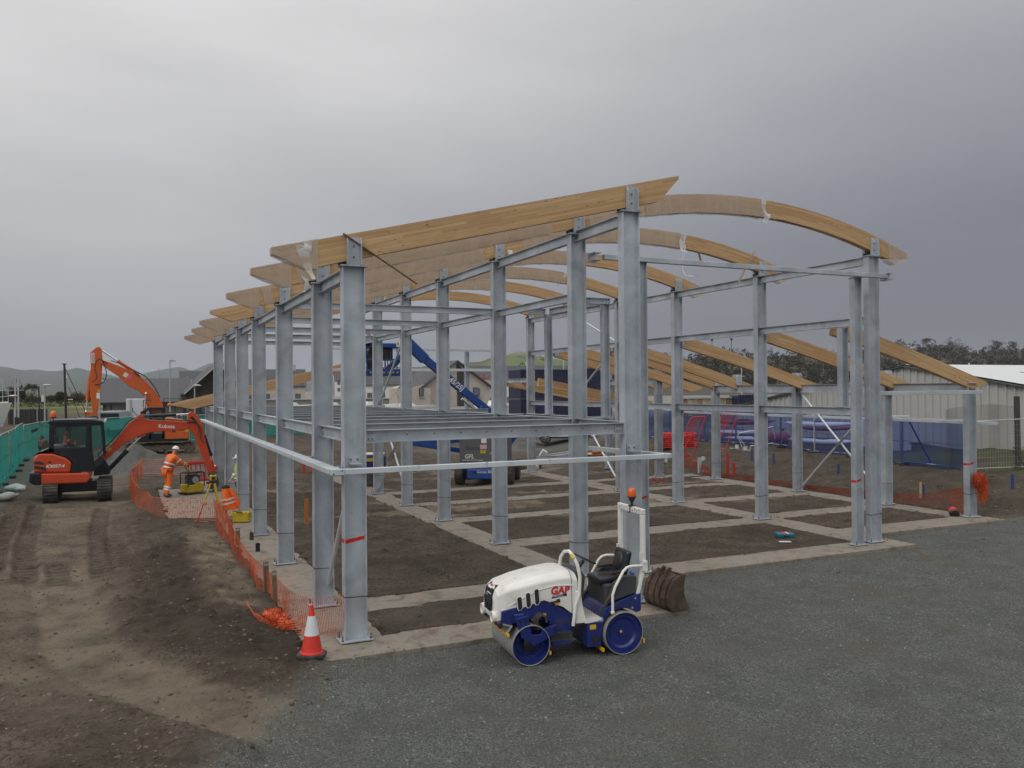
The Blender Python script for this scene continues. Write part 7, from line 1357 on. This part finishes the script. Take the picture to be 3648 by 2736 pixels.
for x in(-1.0,.75): MB().box((x,-.06,.6),(.07,.07,1.7)).build('post',GALV,hd_)
gb=thing('gabled_house','pale rendered gabled house with steep slate roof and stone trim at centre','building',(40.1,105,1.2)); 
MB().prism([(-6.5,-1.0),(4.9,-1.0),(4.9,3.05),(0,6.5),(-4.2,3.6),(-6.5,3.0)],(0,5,0),(1,0,0),(0,0,1),10).build('wall',RENDER,gb); rf=MB(); rf.prism([(0,6.72),(5.2,3.05),(5.2,2.85),(0,6.5)],(0,4.8,0),(1,0,0),(0,0,1),10.8); rf.prism([(0,6.72),(-5.0,3.2),(-5.0,3.0),(0,6.5)],(0,4.8,0),(1,0,0),(0,0,1),10.8); rf.build('roof',SLATE,gb); MB().prism([(-8.5,2.9),(-4.4,6.1),(-1.2,6.1),(-.6,5.9),(-3.9,2.9)],(0,-.5,0),(1,0,0),(0,.25,1),.2).build('front_roof_slope',M('pale_slate',(.17,.17,.18),.6),gb); MB().box((-6.2,-.3,1.0),(4.6,.5,4.0)).build('front_wall',RENDER,gb)
MB().box((.55,-.06,2.2),(.95,.12,6.5)).build('stair_window',FRAMEB,gb); MB().prism([(-.05,5.3),(1.05,5.3),(.05,6.35)],(0,-.07,0),(1,0,0),(0,0,1),.12).build('gable_glazing',FRAMEB,gb)
for x in(-1.3,2.7,3.15,-5.2,-7.0):
    w=MB().box((x,-.60 if x<-4 else -.05,2.45),(.62 if x!=3.15 else .01,.10,1.15)).build('window',FRAMEB,gb); MB().box((x,-.66 if x<-4 else -.11,2.45),(.45,.02,.95)).build('pane',PANE,w); MB().box((x,-.68 if x<-4 else -.12,1.82),(.85,.16,.10)).build('sill',BARGE,w)
hr=thing('red_roofed_house','red tiled roof with small skylights beyond the gabled house','building',(62.5,150,2)); MB().prism([(-3.5,3.6),(-1.6,5.5),(1.5,5.5),(3.2,3.6)],(0,0,0),(1,0,0),(0,.5,1),.3).build('roof',REDROOF,hr); MB().box((0,1.5,1.5),(6.4,3,4.6)).build('wall',RENDER,hr)
for x in(-1.4,-.2,1.0): MB().box((x,-.3,4.5),(.5,.1,.4),(R(-27),0,0)).build('skylight',PANE,hr)
WHW=M('white_house_wall',(.60,.59,.56),.85,var=.08)
def house(label,loc,w,d,h_,rz,wall,roof):
    o=thing('house',label,'house',loc,R(rz),'small town houses on the slope'); MB().prism([(-d/2,-2),(d/2,-2),(d/2,h_),(0,h_+d*.42),(-d/2,h_)],(0,0,0),(0,1,0),(0,0,1),w).build('wall',wall,o); rf=MB()
    for s in(-1,1): rf.prism([(0,h_+d*.42+.2),(s*(d/2+.3),h_-.12),(s*(d/2+.3),h_-.30),(0,h_+d*.42+.02)],(0,0,0),(0,1,0),(0,0,1),w+.4)
    r_=rf.build('roof',roof,o); MB().box((w*.36,0,h_+d*.42+.4),(.7,.7,1.3)).build('chimney',wall,r_)
    for k in range(max(2,int(w/2.4))):
        for zz in((1.2,3.6) if h_>4 else (1.2,)): x=-w/2+w*(k+.5)/max(2,int(w/2.4)); q=MB().box((x,-d/2-.03,zz),(.95,.08,1.2)).build('window',FRAMEB,o); MB().box((x,-d/2-.08,zz),(.75,.02,1.0)).build('pane',PANE,q)
hs=[(184,300,3.5,7,6,5.2,-35,0,'white gabled house between the lift rail and right row, leftmost'),(190,300,3.0,9,6,3,-30,1,'low grey roofed house beside the leftmost white one'),(178,306,3.5,8,6,5,-30,0,'white house half hidden by the blue container'),(199,296,2.5,10,6,4.8,-32,0,'pale house seen behind the lean-to, left'),(206,292,2.2,14,7,3.2,-32,1,'long low pale shed roof behind the lean-to'),(216,286,2.2,9,6,4.6,-34,0,'white house seen behind the third lean-to timber'),(236,290,4.2,11,7,4.5,-34,2,'house with reddish roof at the foot of the wood'),(330,262,6.5,11,7,4,-50,0,'white house with grey roof above the shed roof'),(345,258,6.5,8,6,4,-50,0,'second white house above the shed roof'),
    (96,300,2.5,12,7,4.5,-18,0,'pale house seen below the lift basket, left'),(106,300,2.2,9,6,4.6,-18,1,'white fronted house seen below the lift basket, middle'),(114,296,2.0,11,7,4.0,-18,0,'pale house seen below the lift basket, right'),(88,310,5,9,6,5,-18,2,'brown roofed house on the slope under the basket'),(72,300,3,9,6,4.6,-14,0,'white house seen between far left-row columns')]
for (x,y,z_,w,d,h_,rz,k,lb) in hs: house(lb,(x,y,z_),w,d,h_,rz,(WHW,RENDER,WHW)[k],(SLATE,SLATE,REDROOF)[k])
QUAY=M('quay_concrete',(.22,.215,.20),.9,var=.15,scale=.5)
qw=thing('quay_wall','long pale quay wall crossing behind the frame beyond the boats','wall',(36,128,1.4),R(-6)); MB().box((0,0,.5),(70,.8,1.4)).build('wall',QUAY,qw); MB().box((0,-.05,1.25),(70,1.1,.16)).build('coping',BARGE,qw)
for (x,y,z_,w,d,h_,rz,k,lb) in((52,170,1.6,16,8,3.6,-10,0,'long white harbour shed right of the gabled house'),(24,165,1.6,14,7,3.4,-8,1,'pale grey harbour building seen between the middle-row columns'),(78,176,1.6,18,9,3.8,-16,0,'long pale harbour building seen low behind the lean-to'),(96,178,1.6,12,8,4.4,-20,1,'grey harbour store seen between right-row columns'),(14,180,1.6,10,7,3.4,-6,0,'small white harbour building seen between left-row columns')): house(lb,(x,y,z_),w,d,h_,rz,(WHW,RENDER)[k],SLATE)
# containers
NAVY=M('navy_container_paint',(.010,.013,.045),.45,dirt=.12,scale=1.5)
def container(label,loc,w,h_,d,rz=0,mat=NAVY,mark=True):
    o=thing('container',label,'container',loc,R(rz),'stacked navy containers'); mb=MB(); x=-w/2; pr=[]
    while x<w/2-.01: pr+=[(x,0),(x+.08,0),(x+.11,.035),(x+.19,.035),(x+.22,0)]; x+=.28
    pr=[(min(a,w/2),b) for a,b in pr]+[(w/2,0)]
    for (a,b),(c_,e) in zip(pr[:-1],pr[1:]): mb.add([(a,b,.1),(c_,e,.1),(c_,e,h_-.1),(a,b,h_-.1)],[(0,1,2,3)])
    mb.build('corrugated_side',mat,o); MB().box((0,d/2+.05,h_/2),(w-.02,d,h_-.1)).build('shell',mat,o); f=MB()
    for zz in(.06,h_-.06): f.box((0,-.02,zz),(w,.12,.12))
    for xx in(-w/2+.06,w/2-.06): f.box((xx,-.02,h_/2),(.12,.12,h_-.24))
    f.build('edge_frame',mat,o)
    if mark: MB().box((w/2-.25,-.085,h_-.55),(.28,.01,.75)).build('white_marking',bpy.data.materials['decal_white'],o); MB().box((w/2-.25,-.085,.8),(.28,.01,.5)).build('white_marking',bpy.data.materials['decal_white'],o)
container('lower navy container of the left stack behind the sloping timbers',(34.2,66,.5),6.06,2.58,2.4); container('upper navy container of the left stack behind the sloping timbers',(34.2,66,3.1),6.06,2.60,2.4,0)
container('lower navy container of the right stack',(38.6,65.6,.5),1.9,2.58,6); container('upper navy container of the right stack with white marking',(38.6,65.6,3.1),1.9,2.70,6)
container('navy site box beyond the lean-to eaves beam',(50.2,58,.9),2.6,2.4,2.2,-20,NAVY,False); container('dark blue tank box at the far right of the eaves beam',(58,57.5,.9),3.6,2.3,2.2,-30,NAVY,False)
pw=thing('pile_wall','weathered cream and brown panelled wall beyond the blue fence','wall',(47.6,60,1.2),R(0))
for k in range(15): MB().box((-3.7+.52*k,.03*(k%2),.85),(.46,.08,1.9)).build('panel',M(f'pile_panel_{k%3}',((.36,.30,.21),(.26,.17,.10),(.40,.36,.28))[k%3],.8,dirt=.3,dirtc=(.15,.08,.04)) if k<3 else bpy.data.materials[f'pile_panel_{k%3}'],pw)
MB().box((0,-.02,1.86),(7.8,.25,.14)).build('coping',BARGE,pw)
# ------------------------------------------------------------------ boats, masts and lamps
HULLW=M('white_gelcoat',(.66,.66,.64),.3,var=.06,dirt=.08); ALU=M('mast_alloy',(.50,.51,.51),.4,.4)
def hull(mb,L_,B,D,rk=.6,n=9):
    rg=[]
    for i in range(n+1):
        t=i/n; w=B/2*(1-(max(0,t-.45)/.55)**2.2)*(.82+.18*min(1,t*3)); x=-L_/2+L_*t; zt=D+.22*D*t*t; q=[]
        for (a,b) in((1,1),(.97,.72),(.72,.30),(.08,.0),(-.08,0),(-.72,.30),(-.97,.72),(-1,1)): q.append((x+(rk*b*t*t),max(w,.02)*a,zt*b+ .25*D*(1-b)*max(0,t-.6)))
        rg.append(q)
    m=len(rg[0]); vs=[p for g in rg for p in g]; f=[(i*m+j,i*m+j+1,(i+1)*m+j+1,(i+1)*m+j) for i in range(n) for j in range(m-1)]+[(i*m+m-1,i*m,(i+1)*m,(i+1)*m+m-1) for i in range(n)]+[tuple(range(m)),tuple(range(n*m,(n+1)*m))]
    mb.add(vs,f)
def sailboat(label,loc,rz,L_,mh,mast_mat=ALU,stay=True,hl=True,boom=False):
    o=thing('sailing_boat',label,'sailing boat',loc,R(rz),'boats in the yard and harbour')
    if hl: h_=MB(); hull(h_,L_,L_*.3,L_*.13); h_.build('hull',HULLW,o,smooth=40); MB().prism([(-L_*.2,0),(L_*.15,0),(L_*.08,L_*.06),(-L_*.16,L_*.07)],(0,0,L_*.13),(1,0,0),(0,0,1),L_*.16).build('cabin',HULLW,o,bevel=.05)
    m=MB().tube([(.05*L_,0,L_*.12),(.05*L_,0,mh)],[.075,.055],8).build('mast',mast_mat,o,smooth=50); MB().box((.05*L_,0,mh*.72),(.04,.9,.05)).build('spreader',mast_mat,m)
    if stay:
        for e in((L_*.55,0,L_*.16),(-L_*.48,0,L_*.13)): MB().tube([(.05*L_,0,mh-.1),e],.012,5).build('stay',WIRE,m)
    return o
for (x,y,z_,rz,L_,mh,lb) in((-9.03,82,1.2,70,6,4.2,'boat mast with radar dome at the left edge, left of the pair'),(-8.7,81,1.2,70,6,4.2,'boat mast at the left edge, right of the pair'),(3.2,112,.9,80,7,6.0,'pale mast above the slate roof, left one'),(.4,114,.9,80,7,5.4,'twin-pole mast stub above the slate roof behind the excavator boom'),(5.5,112,.9,80,7,5.6,'thin pale mast above the slate roof, middle'),(6.5,112,.9,80,7,5.0,'short pale mast above the slate roof, right'),
   (81.0,92,1.0,20,9,9.5,'tall pale raked mast seen beside the second right-row column'),(77.5,92,1.0,20,8,6.2,'shorter mast behind the third sloping timber'),(48.2,90,1.0,30,8,7.2,'white pole mast above the navy container, right'),(40.6,92,1.0,30,8,7.4,'white pole mast above the navy container, left'),(21.5,98,1.2,30,7,5.4,'white sailing boat ashore seen between far columns'),(26.8,98,1.2,10,7,5.8,'white sailing boat with cover seen past the middle row'),(30.8,97,1.2,-10,6,4.9,'small white hull ashore near the gabled house'),(17.5,102,1.2,20,7,5.0,'pale boat with slanting spars between left-row columns')): sailboat(lb,(x,y,z_),rz,L_,mh,hl=x>10)
MB().ell((-.1,0,2.55),(.35,.35,.07),14,6).build('radar_dome',HULLW,[o for o in COL.objects if o.get('label','').startswith('boat mast with radar')][0],smooth=60)
bm=thing('black_mast','tall black mast with slanting stays behind the green fence at left','mast',(-4.12,66,.6)); MB().tube([(.06,0,0),(-.06,0,5.4)],[.085,.07],8).build('pole',BLACKP,bm,smooth=50); MB().tube([(-.05,0,5.2),(1.15,0,2.3),(1.35,0,1.2)],.025,6).build('stay',BLACKP,bm); MB().tube([(.2,0,3.8),(.95,0,1.4)],.02,6).build('stay',BLACKP,bm); MB().box((-.06,0,5.4),(.3,.1,.06)).build('truck_cap',BLACKP,bm); MB().box((.3,0,2.9),(.3,.1,.06)).box((.08,0,4.5),(.08,.06,.22)).build('fitting',HULLW,bm)
o=thing('black_post','short black post with white sign behind the hoarding','post',(-6.95,80,1.2)); MB().bar((.05,0,0),(-.02,0,3.35),.10,.10).build('post',BLACKP,o); MB().box((.26,-.02,2.3),(.18,.04,.55)).build('sign',HULLW,o)
def lamp(label,loc,h_,kind):
    o=thing('street_lamp',label,'street lamp',loc,0,'street lamps'); MB().tube([(0,0,0),(0,0,h_)],[.07,.045],8).build('pole',GALV,o,smooth=50)
    if kind=='dome': MB().lathe([(.10,0),(.33,.02),(.34,.07),(.20,.13),(.001,.15)],(.16,0,h_),n=18).build('lantern',BARGE,o,smooth=50)
    else: MB().prism([(0,-.06),(.42,-.04),(.46,.02),(.10,.12),(0,.10)],(0,0,h_),(1,0,0),(0,0,1),.2).build('lantern',GALV,o,bevel=.02); 
    return o
lamp('street lamp with flat dome lantern before the far field at left',(-5.88,72,.9),3.6,'dome'); lamp('tall street lamp with angled lantern in front of the slate roof',(2.83,70,.8),5.6,'arm'); lamp('short street lamp with flat lantern beside the gabled wing',(4.6,69.5,.8),3.6,'dome'); lamp('thin grey lamp post behind the big excavator stick',(-2.1,70,.8),4.0,'arm')
mbt=thing('motor_boat','white motor boat bow with steel pulpit rail at the left edge','motor boat',(-10.2,60.3,1.75),R(-3)); h_=MB(); hull(h_,6.0,2.4,1.35,.5,14); hb=h_.build('hull',HULLW,mbt,smooth=35); MB().tube([(-2.5,-1.13,1.33),(0,-1.2,1.40),(2.0,-.8,1.56),(3.3,0,1.66)],.05,8).build('rubbing_strake',HULLW,hb); mb=MB(); P_=[(0,-1.1,1.45),(1.4,-.92,1.5),(2.5,-.5,1.6),(3.3,0,1.7),(2.5,.5,1.6),(1.4,.92,1.5),(0,1.1,1.45)]
for zz in(.35,.75): mb.tube([(a,b,c+zz) for a,b,c in P_],.022,6)
for a,b,c in P_: mb.tube([(a,b,c-.05),(a,b,c+.75)],.02,6)
mb.build('pulpit_rail',ALU,mbt,smooth=50); MB().tube([(3.0,0,1.6),(3.0,0,3.1)],.02,6).build('jackstaff',ALU,mbt)
MB().box((-.5,0,-.35),(.3,2.0,.9)).box((1.5,0,-.2),(.3,1.4,1.1)).build('cradle',DKWOOD,mbt)
# kayaks on racks behind the blue fence
KC=[('white',HULLW),('red',M('kayak_red',(.28,.06,.06),.4)),('pink',M('kayak_pink',(.38,.08,.14),.4)),('pale blue',M('kayak_blue',(.25,.35,.50),.4))]
def kayak(label,loc,rz,m_):
    o=thing('kayak',label,'kayak',loc,R(rz),'kayaks on racks'); mb=MB(); n=10; rg=[]
    for i in range(n+1): t=i/n; s=math.sin(math.pi*t)**.6; rg+=[(-2.0+4*t,.30*s*math.cos(a)+.0,.18*s*math.sin(a)+.10*(2*t-1)**2) for a in [2*math.pi*k/10 for k in range(10)]]
    mb.add(rg,[(i*10+j,i*10+(j+1)%10,(i+1)*10+(j+1)%10,(i+1)*10+j) for i in range(n) for j in range(10)]); mb.build('hull',m_,o,smooth=60); MB().ell((0,0,.17),(.4,.2,.04),12,6).build('cockpit',BLACKP,o)
rk=thing('kayak_rack','steel rack holding kayaks behind the blue fence','rack',(35.0,41.5,.3),R(-40))
for x in(-1.6,1.6):
    for y in(-.5,.5): MB().bar((x,y,0),(x,y,2.3),.07,.07).build('upright',BTUBE,rk)
    for zz in(.6,1.25,1.9): MB().bar((x,-.6,zz),(x,.6,zz),.06,.06).build('arm',BTUBE,rk)
for i,(zz,k,dx,lb) in enumerate(((.82,0,0,'white kayak on the lowest rack arm'),(1.47,1,.2,'red kayak on the middle rack arm'),(2.12,3,-.2,'pale blue kayak on the top rack arm'))): kayak(lb,(35.0+dx,41.5,.3+zz),-40,KC[k][1])
kayak('white kayak at head height behind the blue fence near its middle',(34.2,34.2,1.9),-60,KC[0][1]); kayak('white kayak at knee height behind the blue fence near its middle',(33.9,33.6,1.0),-62,KC[0][1]); kayak('pink kayak lying behind the blue fence farther right',(37.0,36.6,1.55),-55,KC[2][1]); kayak('white kayak lying on the ground behind the blue fence',(33.6,38.4,.9),-40,KC[0][1])
o=thing('marker_buoy','large faded red buoy behind the blue fence','buoy',(33.2,37.2,.6)); MB().ell((0,0,.45),(.45,.45,.48),16,10).build('body',KC[1][1],o,smooth=60); MB().lathe([(.08,.9),(.08,1.05)],n=10).build('eye',BLACKP,o)
o=thing('marker_buoy','second faded red buoy touching the first behind the blue fence','buoy',(34.2,37.0,.6)); MB().ell((0,0,.42),(.42,.42,.45),16,10).build('body',KC[1][1],o,smooth=60); MB().lathe([(.08,.85),(.08,1.0)],n=10).build('eye',BLACKP,o)
for i,(x,y,w,m_,lb) in enumerate(((37.0,33.5,1.2,HULLW,'pale storage locker behind the blue fence, left'),(37.2,31.6,1.1,M('grey_locker',(.35,.36,.38),.6),'grey storage locker behind the blue fence, right'))): o=thing('storage_locker',lb,'locker',(x,y,.3),R(-35),'storage lockers'); MB().box((0,0,1.05),(w,.8,2.1)).build('cabinet',m_,o,bevel=.02); MB().box((0,-.41,1.0),(.02,.02,1.9)).build('door_gap',BLACKP,o)
# ------------------------------------------------------------------ haze
hz_=bpy.data.materials.new('haze_air'); hz_.use_nodes=True; t=hz_.node_tree; t.nodes.clear(); oo=t.nodes.new('ShaderNodeOutputMaterial'); pv=t.nodes.new('ShaderNodeVolumePrincipled'); pv.inputs['Color'].default_value=(.80,.87,.98,1); pv.inputs['Density'].default_value=.00012; pv.inputs['Anisotropy'].default_value=.2; t.links.new(pv.outputs[0],oo.inputs['Volume'])
hzo=MB().box((0,2300,54),(11200,6200,112)).build('haze',hz_); tag(hzo,'thin grey air over the whole scene','haze',kind='stuff')
# ------------------------------------------------------------------ tidy: parts that are many tiny pieces
for o in COL.objects:
    if o.parent and o.type=='MESH' and o.name.split('.')[0] in('bolts','sleeve_joint','bolt','bolt_holes','end_cleat','cab_frame','chain_link','hydraulic_hoses','ribs','scraper_bar','end_plate','nose_and_ears','eyes_and_mouth','fingers','control_levers','handrail','drawbar','basket_rails','undercarriage_frame','yellow_handle','fitting','guard_frame','tread_lugs','side_bracket','side_wall','edge_frame','pulpit_rail','stay','cradle','roll_bar_foot','hinge_bracket'): o['kind']='stuff'
